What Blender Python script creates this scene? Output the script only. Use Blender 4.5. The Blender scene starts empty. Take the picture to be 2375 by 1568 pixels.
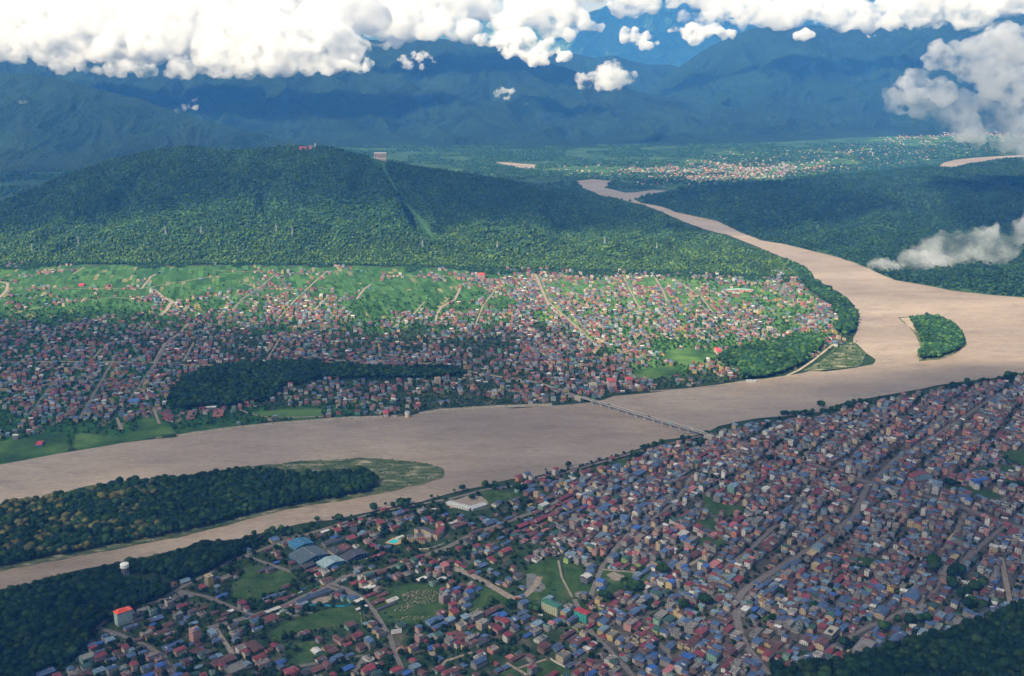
import bpy, bmesh, math, random
import numpy as np
from mathutils import Vector, Matrix, noise
from mathutils.geometry import tessellate_polygon

# ------------------------------------------------------------------ camera
sc = bpy.context.scene
C = sc.collection
W, HI = 2375.0, 1568.0            # drawing units: the photograph seen 2375 wide
CX, CY = W / 2, HI / 2
HFOV = math.radians(50)
F = CX / math.tan(HFOV / 2)
YH = 93.0                          # horizon line in drawing units
PITCH = math.atan((CY - YH) / F)
H = 976.0                          # metres above the river plain
cam = bpy.data.cameras.new('camera')
co = bpy.data.objects.new('camera', cam)
C.objects.link(co)
co.location = (0, 0, H)
co.rotation_euler = (math.pi / 2 - PITCH, 0, 0)
cam.angle = HFOV
cam.clip_start = 5
cam.clip_end = 200000
sc.camera = co
SP, CP = math.sin(PITCH), math.cos(PITCH)

# ------------------------------------------------------------------ light
SUN_EL, SUN_AZ = math.radians(44), math.radians(-135)
SV = Vector((math.sin(SUN_AZ) * math.cos(SUN_EL), math.cos(SUN_AZ) * math.cos(SUN_EL), math.sin(SUN_EL)))
wd = bpy.data.worlds.new('World')
sc.world = wd
wd.use_nodes = True
_n, _l = wd.node_tree.nodes, wd.node_tree.links
sky = _n.new('ShaderNodeTexSky')
sky.sky_type = 'NISHITA'
sky.sun_disc = False
sky.sun_elevation = SUN_EL
sky.sun_rotation = SUN_AZ
_n['Background'].inputs[1].default_value = 0.065
_l.new(sky.outputs[0], _n['Background'].inputs[0])
sun = bpy.data.lights.new('sun', 'SUN')
sun.energy = 5.0
sun.angle = math.radians(1.0)
sun.color = (1, .93, .82)
so = bpy.data.objects.new('sun', sun)
so.rotation_euler = SV.to_track_quat('Z', 'Y').to_euler()
C.objects.link(so)
sc.view_settings.view_transform = 'Standard'
sc.view_settings.look = 'None'
sc.view_settings.gamma = 1
sc.view_settings.exposure = 0.85
sc.cycles.volume_bounces = 20
sc.cycles.max_bounces = 22
sc.cycles.diffuse_bounces = 3
sc.cycles.use_denoising = True
sc.cycles.volume_step_rate = 1.0
sc.cycles.volume_max_steps = 256


# ------------------------------------------------------------------ drawing units -> world
def ray(x, y):
    u = (x - CX) / F
    v = (y - CY) / F
    return (u, CP - v * SP, -SP - v * CP)


def G(x, y, h=0.0):
    d = ray(x, y)
    t = (h - H) / d[2]
    return (d[0] * t, d[1] * t, h)


def PY(x, y, Y):
    d = ray(x, y)
    t = Y / d[1]
    return (d[0] * t, Y, H + d[2] * t)


def to_D(p):
    """world points (n,3) -> drawing units"""
    p = np.atleast_2d(np.asarray(p, float))
    z = p[:, 2] - H
    f = p[:, 1] * CP - z * SP
    up = p[:, 1] * SP + z * CP
    return CX + F * p[:, 0] / f, CY - F * up / f


def inpoly(px, py, poly):
    px = np.asarray(px, float)
    py = np.asarray(py, float)
    ins = np.zeros(px.shape, bool)
    n = len(poly)
    for i in range(n):
        x1, y1 = poly[i]
        x2, y2 = poly[(i + 1) % n]
        if y1 == y2:
            continue
        c = ((y1 > py) != (y2 > py)) & (px < (x2 - x1) * (py - y1) / (y2 - y1) + x1)
        ins ^= c
    return ins


def wpoly(poly):
    return [G(x, y)[:2] for x, y in poly]


def seg_dist(px, py, line):
    d = np.full(np.shape(px), 1e9)
    for (x1, y1), (x2, y2) in zip(line[:-1], line[1:]):
        vx, vy = x2 - x1, y2 - y1
        L = vx * vx + vy * vy + 1e-9
        t = np.clip(((px - x1) * vx + (py - y1) * vy) / L, 0, 1)
        d = np.minimum(d, np.hypot(px - x1 - t * vx, py - y1 - t * vy))
    return d


# ------------------------------------------------------------------ materials
def new_mat(name):
    m = bpy.data.materials.new(name)
    m.use_nodes = True
    t = m.node_tree
    return m, t, t.nodes['Principled BSDF']


def N(t, kind, **kw):
    n = t.nodes.new(kind)
    for k, v in kw.items():
        if k.startswith('i_'):
            n.inputs[k[2:]].default_value = v
        else:
            setattr(n, k, v)
    return n


def ramp(t, stops, src):
    r = t.nodes.new('ShaderNodeValToRGB')
    e = r.color_ramp.elements
    while len(e) < len(stops):
        e.new(.5)
    for el, (p, c) in zip(e, stops):
        el.position = p
        el.color = (*c, 1)
    t.links.new(src, r.inputs[0])
    return r


def mixc(t, mode, fac, a, b):
    m = t.nodes.new('ShaderNodeMix')
    m.data_type = 'RGBA'
    m.blend_type = mode
    if isinstance(fac, float):
        m.inputs[0].default_value = fac
    else:
        t.links.new(fac, m.inputs[0])
    for i, s in ((6, a), (7, b)):
        if isinstance(s, tuple):
            m.inputs[i].default_value = (*s, 1)
        else:
            t.links.new(s, m.inputs[i])
    return m.outputs[2]


def pos_noise(t, scale, detail=4, rough=.55, mapscale=None, rot=0):
    g = t.nodes.new('ShaderNodeNewGeometry')
    mp = t.nodes.new('ShaderNodeMapping')
    t.links.new(g.outputs['Position'], mp.inputs[0])
    if mapscale:
        mp.inputs['Scale'].default_value = mapscale
    mp.inputs['Rotation'].default_value = (0, 0, rot)
    n = t.nodes.new('ShaderNodeTexNoise')
    n.inputs['Scale'].default_value = scale
    n.inputs['Detail'].default_value = detail
    n.inputs['Roughness'].default_value = rough
    t.links.new(mp.outputs[0], n.inputs['Vector'])
    return n


def noise_mat(name, stops, scale, detail=5, rough=.9, bump=None, mapscale=None, spec=.1, second=None, rot=0):
    m, t, b = new_mat(name)
    n = pos_noise(t, scale, detail, .6, mapscale, rot)
    r = ramp(t, stops, n.outputs[0])
    col = r.outputs[0]
    if second:
        n2 = pos_noise(t, second[0], 3)
        r2 = ramp(t, second[1], n2.outputs[0])
        col = mixc(t, 'MULTIPLY', 1.0, col, r2.outputs[0])
    t.links.new(col, b.inputs['Base Color'])
    b.inputs['Roughness'].default_value = rough
    b.inputs['Specular IOR Level'].default_value = spec
    if bump:
        nb = pos_noise(t, bump[0], 3)
        bp = N(t, 'ShaderNodeBump')
        bp.inputs['Strength'].default_value = bump[2] if len(bump) > 2 else 1
        bp.inputs['Distance'].default_value = bump[1]
        t.links.new(nb.outputs[0], bp.inputs['Height'])
        t.links.new(bp.outputs[0], b.inputs['Normal'])
    return m


def attr_mat(name, rough=.8, spec=.2, dirt=None, bump=None, translucent=0.0):
    """paint, tin or leaf whose own colour comes from the mesh"""
    m, t, b = new_mat(name)
    a = N(t, 'ShaderNodeAttribute', attribute_name='Col')
    col = a.outputs['Color']
    if dirt:
        n = pos_noise(t, dirt[0], 4)
        r = ramp(t, dirt[1], n.outputs[0])
        col = mixc(t, 'MULTIPLY', 1.0, col, r.outputs[0])
    t.links.new(col, b.inputs['Base Color'])
    b.inputs['Roughness'].default_value = rough
    b.inputs['Specular IOR Level'].default_value = spec
    if translucent:
        out = t.nodes['Material Output']
        tr = N(t, 'ShaderNodeBsdfTranslucent')
        t.links.new(col, tr.inputs[0])
        mx = N(t, 'ShaderNodeMixShader')
        mx.inputs[0].default_value = translucent
        t.links.new(b.outputs[0], mx.inputs[1])
        t.links.new(tr.outputs[0], mx.inputs[2])
        t.links.new(mx.outputs[0], out.inputs[0])
    return m


def flat_mat(name, col, rough=.7, spec=.3, metal=0.0):
    m, t, b = new_mat(name)
    n = pos_noise(t, .6, 4)
    r = ramp(t, [(.25, (.72, .72, .72)), (.75, (1.12, 1.12, 1.12))], n.outputs[0])
    c = mixc(t, 'MULTIPLY', 1.0, tuple(col), r.outputs[0])
    t.links.new(c, b.inputs['Base Color'])
    b.inputs['Roughness'].default_value = rough
    b.inputs['Specular IOR Level'].default_value = spec
    b.inputs['Metallic'].default_value = metal
    return m


M = {}
M['forest_floor'] = noise_mat('forest_floor', [(.3, (.012, .028, .012)), (.7, (.03, .06, .02))], .02, 6)
M['mountain'] = noise_mat('mountain_forest', [(.3, (.003, .011, .006)), (.55, (.010, .026, .010)), (.8, (.024, .046, .015))], .022, 8,
                          bump=(.04, 26), second=(.0016, [(.3, (.6, .6, .6)), (.7, (1.35, 1.35, 1.35))]))
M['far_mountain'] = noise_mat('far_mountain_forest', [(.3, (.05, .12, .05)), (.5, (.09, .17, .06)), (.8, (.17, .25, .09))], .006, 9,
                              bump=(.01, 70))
M['hillfloor'] = noise_mat('hill_floor', [(.3, (.018, .045, .014)), (.7, (.04, .09, .025))], .03, 6)
M['town'] = noise_mat('town_ground', [(.30, (.014, .034, .012)), (.52, (.034, .062, .022)), (.60, (.085, .082, .055)), (.78, (.17, .145, .115))], .028, 8,
                      second=(.3, [(.3, (.7, .7, .7)), (.7, (1.2, 1.2, 1.2))]))
M['paved'] = noise_mat('paved_ground', [(.30, (.03, .05, .025)), (.48, (.075, .068, .058)), (.75, (.15, .13, .118))], .05, 8)
M['grass'] = noise_mat('meadow', [(.3, (.016, .042, .010)), (.5, (.038, .080, .020)), (.62, (.062, .095, .032)), (.75, (.12, .12, .06))], .035, 10, second=(.25, [(.3, (.75, .75, .75)), (.7, (1.2, 1.2, 1.2))]))
M['farground'] = noise_mat('valley_ground', [(.38, (.018, .05, .015)), (.5, (.04, .095, .022)), (.7, (.11, .19, .045))], .008, 9)
M['sandbar'] = noise_mat('sandbar', [(.36, (.028, .055, .022)), (.47, (.062, .088, .036)), (.57, (.12, .135, .07)), (.66, (.33, .29, .22))], .06, 9,
                         mapscale=(.4, 1, 1), second=(.5, [(.35, (.6, .65, .6)), (.65, (1.25, 1.2, 1.2))]))
M['sand'] = noise_mat('sand', [(.3, (.2, .17, .12)), (.6, (.36, .30, .22))], .05, 8)
M['rock'] = noise_mat('stone_bank', [(.3, (.06, .06, .04)), (.6, (.36, .31, .24))], .25, 6, bump=(.5, .8))
M['asphalt'] = noise_mat('asphalt', [(.3, (.12, .105, .098)), (.7, (.20, .175, .16))], .2, 6)
M['dirt'] = noise_mat('dirt_road', [(.3, (.17, .135, .105)), (.7, (.34, .28, .225))], .15, 6)
M['gravel'] = noise_mat('gravel_patch', [(.3, (.09, .09, .09)), (.7, (.19, .19, .18))], .1, 7)
M['leaf'] = attr_mat('leaf', .9, .05, translucent=.15)
M['field'] = attr_mat('rice_field', .9, .05, dirt=(.05, [(.3, (.75, .75, .75)), (.7, (1.2, 1.2, 1.2))]))
M['paint'] = attr_mat('wall_paint', .85, .15, dirt=(.35, [(.3, (.62, .6, .58)), (.65, (1.05, 1.05, 1.05))]))
M['tin'] = attr_mat('tin_roof', .55, .35, dirt=(.22, [(.28, (.5, .46, .44)), (.6, (1.1, 1.1, 1.1))]))
M['glass'] = flat_mat('window_glass', (.035, .045, .055), .25, .5)
M['bark'] = flat_mat('bark', (.16, .13, .10), .9, .1)
M['concrete'] = flat_mat('concrete', (.34, .33, .31), .8, .2)
M['white'] = flat_mat('white_paint', (.72, .72, .70), .6, .3)
M['cream'] = flat_mat('cream_paint', (.62, .50, .30), .7, .3)
M['steel'] = flat_mat('steel', (.42, .44, .46), .5, .4, .3)
M['pool'] = flat_mat('pool_water', (.03, .50, .55), .15, .5)
M['terracotta'] = flat_mat('pool_deck', (.52, .28, .12), .8, .2)
M['dark'] = flat_mat('dark_metal', (.03, .03, .035), .5, .4)
M['tyre'] = flat_mat('tyre', (.02, .02, .02), .9, .2)

# muddy river
m, t, b = new_mat('river_water')
FLOW = math.atan2(*reversed([G(1187, 1040)[i] - G(400, 1100)[i] for i in (0, 1)]))
n1 = pos_noise(t, .0028, 7, .6, (.35, 1, 1), -FLOW)
n2 = pos_noise(t, .022, 8, .72, (.4, 1, 1), -FLOW - .15)
r1 = ramp(t, [(.32, (.215, .163, .117)), (.5, (.290, .225, .165)), (.68, (.38, .30, .222))], n1.outputs[0])  # mud tones, their broad contrast widened to paint in the water's sheen
r2 = ramp(t, [(.34, (.76, .74, .72)), (.47, (.98, .97, .96)), (.62, (1.06, 1.06, 1.05)), (.74, (1.22, 1.21, 1.19))], n2.outputs[0])
n3 = pos_noise(t, .16, 5, .7, (.35, 1, 1), -FLOW + .12)
r3 = ramp(t, [(.36, (.78, .77, .76)), (.5, (1, 1, 1)), (.66, (1.16, 1.15, 1.14))], n3.outputs[0])
t.links.new(mixc(t, 'MULTIPLY', 1.0, mixc(t, 'MULTIPLY', 1.0, r1.outputs[0], r2.outputs[0]), r3.outputs[0]), b.inputs['Base Color'])
b.inputs['Roughness'].default_value = .45
b.inputs['Specular IOR Level'].default_value = .35
bp = N(t, 'ShaderNodeBump')
bp.inputs['Distance'].default_value = 5
nb = pos_noise(t, .05, 6, .7, (.3, 1, 1), -FLOW)
t.links.new(nb.outputs[0], bp.inputs['Height'])
t.links.new(bp.outputs[0], b.inputs['Normal'])
M['river'] = m

ROOF = dict(b=(.060, .105, .205), B=(.035, .10, .33), m=(.20, .036, .045), r=(.115, .050, .042), g=(.21, .20, .185), t=(.035, .085, .065),
            w=(.52, .51, .48), l=(.15, .225, .29), k=(.05, .055, .06), o=(.80, .10, .035), p=(.40, .15, .15), y=(.42, .32, .14))
ROOFN = dict(b='blue tin', B='bright blue tin', m='crimson tin', r='rusty brown tin', g='flat concrete', t='green tin', w='white metal',
             l='pale blue tin', k='dark slate', o='orange', p='pink tin', y='yellow')
WALL = dict(g=(.205, .195, .185), c=(.50, .39, .25), w=(.60, .58, .54), p=(.42, .21, .185), y=(.48, .36, .12), m=(.17, .36, .27),
            b=(.16, .085, .065), l=(.17, .27, .36), s=(.50, .20, .12), r=(.17, .075, .06), G=(.25, .38, .10), k=(.06, .07, .09))
WALLN = dict(g='grey', c='cream', w='white', p='pink', y='yellow', m='mint green', b='brown brick', l='pale blue', s='salmon',
             G='lime green', k='dark', r='red brown')


# ------------------------------------------------------------------ mesh helpers
def link(o, parent=None):
    C.objects.link(o)
    if parent:
        o.parent = parent
    return o


def tag(o, label=None, cat=None, group=None, kind=None):
    if label:
        o['label'] = label
    if cat:
        o['category'] = cat
    if group:
        o['group'] = group
    if kind:
        o['kind'] = kind
    return o


def empty(name, loc, rz=0.0):
    o = bpy.data.objects.new(name, None)
    o.empty_display_size = 2
    o.location = loc
    o.rotation_euler = (0, 0, rz)
    C.objects.link(o)
    return o


def np_mesh(name, V, Fc, mats, mi=None, col=None, smooth=False):
    """V (n,3); Fc (m,k) all faces of the same size; col per face"""
    V = np.asarray(V, np.float32)
    Fc = np.asarray(Fc, np.int32)
    me = bpy.data.meshes.new(name)
    k = Fc.shape[1]
    me.vertices.add(len(V))
    me.vertices.foreach_set('co', V.ravel())
    me.loops.add(Fc.size)
    me.loops.foreach_set('vertex_index', Fc.ravel())
    me.polygons.add(len(Fc))
    me.polygons.foreach_set('loop_start', np.arange(0, Fc.size, k, dtype=np.int32))
    for mm in mats:
        me.materials.append(mm)
    if mi is not None:
        me.polygons.foreach_set('material_index', np.asarray(mi, np.int32))
    if smooth:
        me.polygons.foreach_set('use_smooth', np.ones(len(Fc), bool))
    me.update(calc_edges=True)
    if col is not None:
        a = me.color_attributes.new('Col', 'FLOAT_COLOR', 'CORNER')
        c = np.ones((len(Fc), 4), np.float32)
        c[:, :3] = col
        a.data.foreach_set('color', np.repeat(c, k, axis=0).ravel())
    return me


class MB:
    """collects faces (3 or 4 corners) with a material and a colour"""

    def __init__(s):
        s.v, s.f, s.m, s.c = [], [], [], []

    def quad(s, pts, m=0, c=(1, 1, 1)):
        i = len(s.v)
        s.v.extend(pts)
        s.f.append(tuple(range(i, i + len(pts))))
        s.m.append(m)
        s.c.append(c)

    def box(s, x0, x1, y0, y1, z0, z1, m=0, c=(1, 1, 1), bottom=False):
        p = [(x0, y0, z0), (x1, y0, z0), (x1, y1, z0), (x0, y1, z0), (x0, y0, z1), (x1, y0, z1), (x1, y1, z1), (x0, y1, z1)]
        i = len(s.v)
        s.v.extend(p)
        fs = [(0, 1, 5, 4), (1, 2, 6, 5), (2, 3, 7, 6), (3, 0, 4, 7), (4, 5, 6, 7)]
        if bottom:
            fs.append((3, 2, 1, 0))
        for f in fs:
            s.f.append(tuple(i + k for k in f))
            s.m.append(m)
            s.c.append(c)

    def tube(s, p, q, r0, r1=None, n=6, m=0, c=(1, 1, 1), caps=True):
        r1 = r0 if r1 is None else r1
        p, q = Vector(p), Vector(q)
        d = (q - p).normalized()
        a = d.orthogonal().normalized()
        b_ = d.cross(a)
        i = len(s.v)
        for pt, r in ((p, r0), (q, r1)):
            for k in range(n):
                an = 2 * math.pi * k / n
                s.v.append(tuple(pt + a * math.cos(an) * r + b_ * math.sin(an) * r))
        for k in range(n):
            s.f.append((i + k, i + (k + 1) % n, i + n + (k + 1) % n, i + n + k))
            s.m.append(m)
            s.c.append(c)
        if caps:
            s.f.append(tuple(i + n + k for k in range(n)))
            s.m.append(m)
            s.c.append(c)
            s.f.append(tuple(i + n - 1 - k for k in range(n)))
            s.m.append(m)
            s.c.append(c)

    def lathe(s, prof, n=16, m=0, c=(1, 1, 1)):
        i = len(s.v)
        for r, z in prof:
            for k in range(n):
                an = 2 * math.pi * k / n
                s.v.append((r * math.cos(an), r * math.sin(an), z))
        for j in range(len(prof) - 1):
            for k in range(n):
                a, b_ = i + j * n + k, i + j * n + (k + 1) % n
                s.f.append((a, b_, b_ + n, a + n))
                s.m.append(m)
                s.c.append(c)

    def mesh(s, name, mats, smooth=False):
        me = bpy.data.meshes.new(name)
        me.from_pydata(s.v, [], s.f)
        for mm in mats:
            me.materials.append(mm)
        me.polygons.foreach_set('material_index', s.m)
        if smooth:
            me.polygons.foreach_set('use_smooth', [True] * len(s.f))
        a = me.color_attributes.new('Col', 'FLOAT_COLOR', 'CORNER')
        arr = np.ones((len(me.loops), 4), np.float32)
        tot = np.array([len(f) for f in s.f])
        arr[:, :3] = np.repeat(np.array(s.c, np.float32), tot, axis=0)
        a.data.foreach_set('color', arr.ravel())
        me.update()
        return me

    def build(s, name, mats, parent=None, smooth=False):
        if not isinstance(mats, (list, tuple)):
            mats = [mats]
        return link(bpy.data.objects.new(name, s.mesh(name, mats, smooth)), parent)


def rough_line(line, step, amp, seed, closed=False):
    """densify a world polyline and wobble it"""
    out = []
    n = len(line)
    for i in range(n if closed else n - 1):
        a, b_ = Vector(line[i]), Vector(line[(i + 1) % n])
        L = (b_ - a).length
        k = max(1, min(80, int(L / step)))
        for j in range(k):
            p = a.lerp(b_, j / k)
            w_ = noise.noise((p.x / (step * 3), p.y / (step * 3), seed)) + .5 * noise.noise((p.x / step, p.y / step, seed))
            w2 = noise.noise((p.x / (step * 3), p.y / (step * 3), seed + 9))
            out.append((p.x + w_ * amp, p.y + w2 * amp))
    if not closed:
        out.append(tuple(line[-1]))
    return out


def sheet(name, poly_w, z, mat, kind='structure', skirt=0.0, label=None, cat=None):
    n = len(poly_w)
    if sum(a[0] * b_[1] - b_[0] * a[1] for a, b_ in zip(poly_w, poly_w[1:] + poly_w[:1])) < 0:
        poly_w = poly_w[::-1]
    v = [(x, y, z) for x, y in poly_w]
    f = []
    for tr in tessellate_polygon([[Vector((x, y, 0)) for x, y in poly_w]]):
        p0, p1, p2 = (poly_w[i] for i in tr)
        cr = (p1[0] - p0[0]) * (p2[1] - p0[1]) - (p1[1] - p0[1]) * (p2[0] - p0[0])
        f.append(tuple(tr) if cr > 0 else tuple(tr[::-1]))
    if skirt:
        v += [(x, y, z - skirt) for x, y in poly_w]
        f += [(i, i + n, (i + 1) % n + n, (i + 1) % n) for i in range(n)]
    me = bpy.data.meshes.new(name)
    me.from_pydata(v, [], f)
    me.update()
    me.materials.append(mat)
    o = link(bpy.data.objects.new(name, me))
    return tag(o, label, cat, None, kind)


def ribbon(name, line_w, width, z, mat, step=25):
    pts = [Vector(p) for p in rough_line(line_w, step, 0.0, 1)]
    v, f = [], []
    for i, p in enumerate(pts):
        d = (pts[min(i + 1, len(pts) - 1)] - pts[max(i - 1, 0)]).normalized()
        nrm = Vector((-d.y, d.x)) * width / 2 * (1 + .12 * noise.noise((p.x / 40, p.y / 40, 3)))
        v += [(p.x + nrm.x, p.y + nrm.y, z), (p.x - nrm.x, p.y - nrm.y, z)]
        if i:
            k = 2 * i
            f.append((k - 2, k - 1, k + 1, k))
    me = bpy.data.meshes.new(name)
    me.from_pydata(v, [], f)
    me.materials.append(mat)
    me.update()
    return tag(link(bpy.data.objects.new(name, me)), kind='structure')

TILE = dict(A=(0, 2200, 2.375), B=(1000, 2200, 2.375), C=(2000, 2200, 2.375), D=(3000, 2200, 2.375),
            E=(1000, 1800, 2.96875), F=(1800, 1800, 2.96875), K=(2600, 1800, 2.96875), L=(3296, 1800, 2.96875),
            P=(0, 1352, 1.15967), Q=(2048, 1352, 1.15967), R=(2048, 0, 1.15967), S=(0, 0, 1.15967), Z=(0, 0, .57983))


def TD(tile, x, y):
    """a place in one enlarged tile of the photograph -> drawing units"""
    a, b_, s = TILE[tile]
    return ((a + x / s) / 1.724632, (b_ + y / s) / 1.724632)


def TP(tile, pts):
    return [TD(tile, x, y) for x, y in pts]


# ================================================================== THE SETTING
# --- ground
sheet('ground', [(-42000, -6000), (42000, -6000), (42000, 41000), (-42000, 41000)], -1.0, M['forest_floor'])

RIV = [(-400, 1165), (-200, 1120), (0, 1078), (50, 1068), (150, 1050), (280, 1028), (410, 1013), (520, 997), (640, 984), (800, 972), (940, 965),
       (1000, 955), (1150, 945), (1187, 948), (1290, 940), (1372, 934), (1402, 929), (1427, 919), (1467, 916), (1512, 911), (1587, 904),
       (1657, 896), (1717, 884), (1777, 879), (1827, 871), (1857, 866), (1877, 860), (1912, 861), (1967, 856), (2022, 846), (2030, 834),
       (2007, 819), (1980, 799), (1979, 784), (1987, 770), (1992, 745), (1987, 722), (1967, 700), (1937, 680), (1912, 667), (1887, 650),
       (1872, 625), (1837, 606), (1787, 585), (1737, 564), (1687, 545), (1637, 533), (1587, 515), (1537, 492), (1490, 474), (1440, 463), (1387, 452),
       (1350, 436), (1334, 420), (1375, 416), (1418, 420), (1402, 436), (1450, 447), (1478, 446), (1512, 441), (1548, 442), (1505, 452),
       (1470, 462), (1487, 471), (1537, 480), (1567, 492), (1612, 502), (1662, 512), (1712, 537), (1762, 557), (1812, 565), (1887, 583),
       (1937, 595), (1987, 612), (2037, 635), (2077, 650), (2137, 660), (2212, 675), (2287, 684), (2375, 690), (2520, 702), (3200, 760),
       (3200, 800), (2520, 845), (2375, 866), (2312, 876), (2237, 884), (2162, 896), (2112, 906), (2047, 919), (1987, 931), (1937, 944), (1897, 956), (1862, 960),
       (1817, 966), (1752, 971), (1667, 989), (1640, 1004), (1597, 1015), (1537, 1021), (1497, 1036), (1437, 1056), (1387, 1071), (1337, 1084),
       (1287, 1094), (1237, 1106), (1187, 1111), (1125, 1129), (1050, 1144), (975, 1164), (875, 1184), (825, 1194), (770, 1209), (700, 1216),
       (650, 1226), (600, 1239), (550, 1251), (475, 1259), (425, 1271), (350, 1289), (275, 1306), (200, 1321), (150, 1331), (100, 1344),
       (50, 1359), (0, 1369), (-200, 1420), (-400, 1480)]
FARRIV = [(2172, 388), (2188, 378), (2215, 371), (2262, 366), (2320, 362), (2400, 359), (2600, 352), (2600, 372), (2375, 371), (2320, 376), (2260, 384), (2200, 392)]
LITTLERIV = [(1148, 376), (1180, 377), (1215, 380), (1245, 382), (1240, 388), (1225, 392), (1200, 390), (1190, 386), (1165, 380)]
ISLE = [(-300, 1235), (-150, 1200), (0, 1172), (50, 1166), (125, 1149), (200, 1129), (275, 1119), (350, 1111), (425, 1104), (500, 1094), (575, 1084), (625, 1079), (700, 1071),
        (775, 1067), (850, 1063), (900, 1065), (950, 1070), (1000, 1079), (1027, 1084), (1030, 1096), (1025, 1109), (975, 1124), (900, 1141),
        (800, 1161), (700, 1176), (600, 1198), (500, 1226), (400, 1250), (300, 1268), (200, 1288), (100, 1306), (0, 1326), (-300, 1390)]
ISLE2 = [(2085, 737), (2130, 735), (2180, 738), (2215, 755), (2235, 780), (2242, 800), (2215, 822), (2175, 834), (2130, 838), (2125, 825),
         (2135, 805), (2125, 780), (2105, 757)]
rivw = rough_line(wpoly(RIV), 30, 9, 4, True)
sheet('river', rivw, 0.55, M['river'])
sheet('far_river', rough_line(wpoly(FARRIV), 90, 15, 5, True), 0.5, M['river'])
sheet('side_river', rough_line(wpoly(LITTLERIV), 90, 15, 6, True), 0.5, M['river'])
sheet('river_island', rough_line(wpoly(ISLE), 12, 7, 2, True), 1.6, M['sandbar'], skirt=1.4)
sheet('small_island', rough_line(wpoly(ISLE2), 25, 7, 3, True), 1.6, M['sandbar'], skirt=1.4)

# --- land sheets
NEARTOWN = [(3100, 822), (2600, 862), (2375, 878), (2237, 896), (2100, 916), (1987, 940), (1897, 962), (1817, 972), (1752, 982), (1667, 1000), (1597, 1020), (1537, 1030),
            (1437, 1066), (1337, 1094), (1237, 1116), (1187, 1121), (1050, 1156), (975, 1174), (875, 1196), (770, 1220), (650, 1240), (560, 1270),
            (420, 1340), (360, 1400), (230, 1460), (100, 1520), (-120, 1800), (3100, 1800)]
FARTOWN = [(-500, 1190), (-400, 1155), (0, 1070), (150, 1043), (280, 1022), (410, 1007), (520, 991), (640, 978), (800, 967), (940, 960), (1000, 950), (1150, 941),
           (1290, 934), (1372, 928), (1427, 914), (1512, 906), (1587, 899), (1657, 891), (1717, 879), (1777, 873), (1830, 866), (1900, 830), (1975, 780), (1985, 735), (1965, 702),
           (1935, 684), (1885, 655), (1868, 628), (1835, 612), (1750, 640), (1640, 636), (1500, 632), (1280, 625), (1100, 622), (800, 615), (0, 612), (-500, 612)]
VILLAGE = [(1500, 425), (1570, 380), (1500, 372), (1400, 380), (1290, 372), (1240, 395), (1330, 410), (1420, 418), (1560, 440), (1610, 432), (1700, 424), (1900, 402), (2090, 384), (2180, 366), (2375, 352),
           (2500, 340), (2500, 300), (2300, 298), (2150, 300), (2040, 318), (1990, 335), (1900, 345), (1750, 350), (1620, 356)]
sheet('valley_floor', wpoly([(-900, 470), (3100, 470), (3100, 262), (-900, 262)]), -0.5, noise_mat('valley_woods', [(.35, (.014, .04, .014)), (.55, (.035, .08, .028)), (.72, (.09, .15, .05))], .006, 9, bump=(.03, 20)))
sheet('far_bank_ground', rough_line(wpoly(FARTOWN), 60, 6, 7, True), 0.0, M['town'])
sheet('near_bank_ground', rough_line(wpoly(NEARTOWN), 30, 4, 8, True), 0.9, M['town'])
sheet('paved_ground', rough_line(wpoly([(3100, 850), (2600, 885), (2300, 910), (2050, 945), (1900, 985), (1700, 1015), (1560, 1050), (1420, 1090), (1300, 1120), (1250, 1180), (1330, 1250), (1480, 1290), (1560, 1400), (1400, 1440), (1350, 1660), (1750, 1660), (1800, 1520), (2000, 1490), (2200, 1420), (2350, 1370), (2600, 1330), (3100, 1250)]), 40, 25, 9, True), 0.95, M['paved'])
sheet('village_ground', wpoly(VILLAGE), 0.0, M['farground'])

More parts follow.
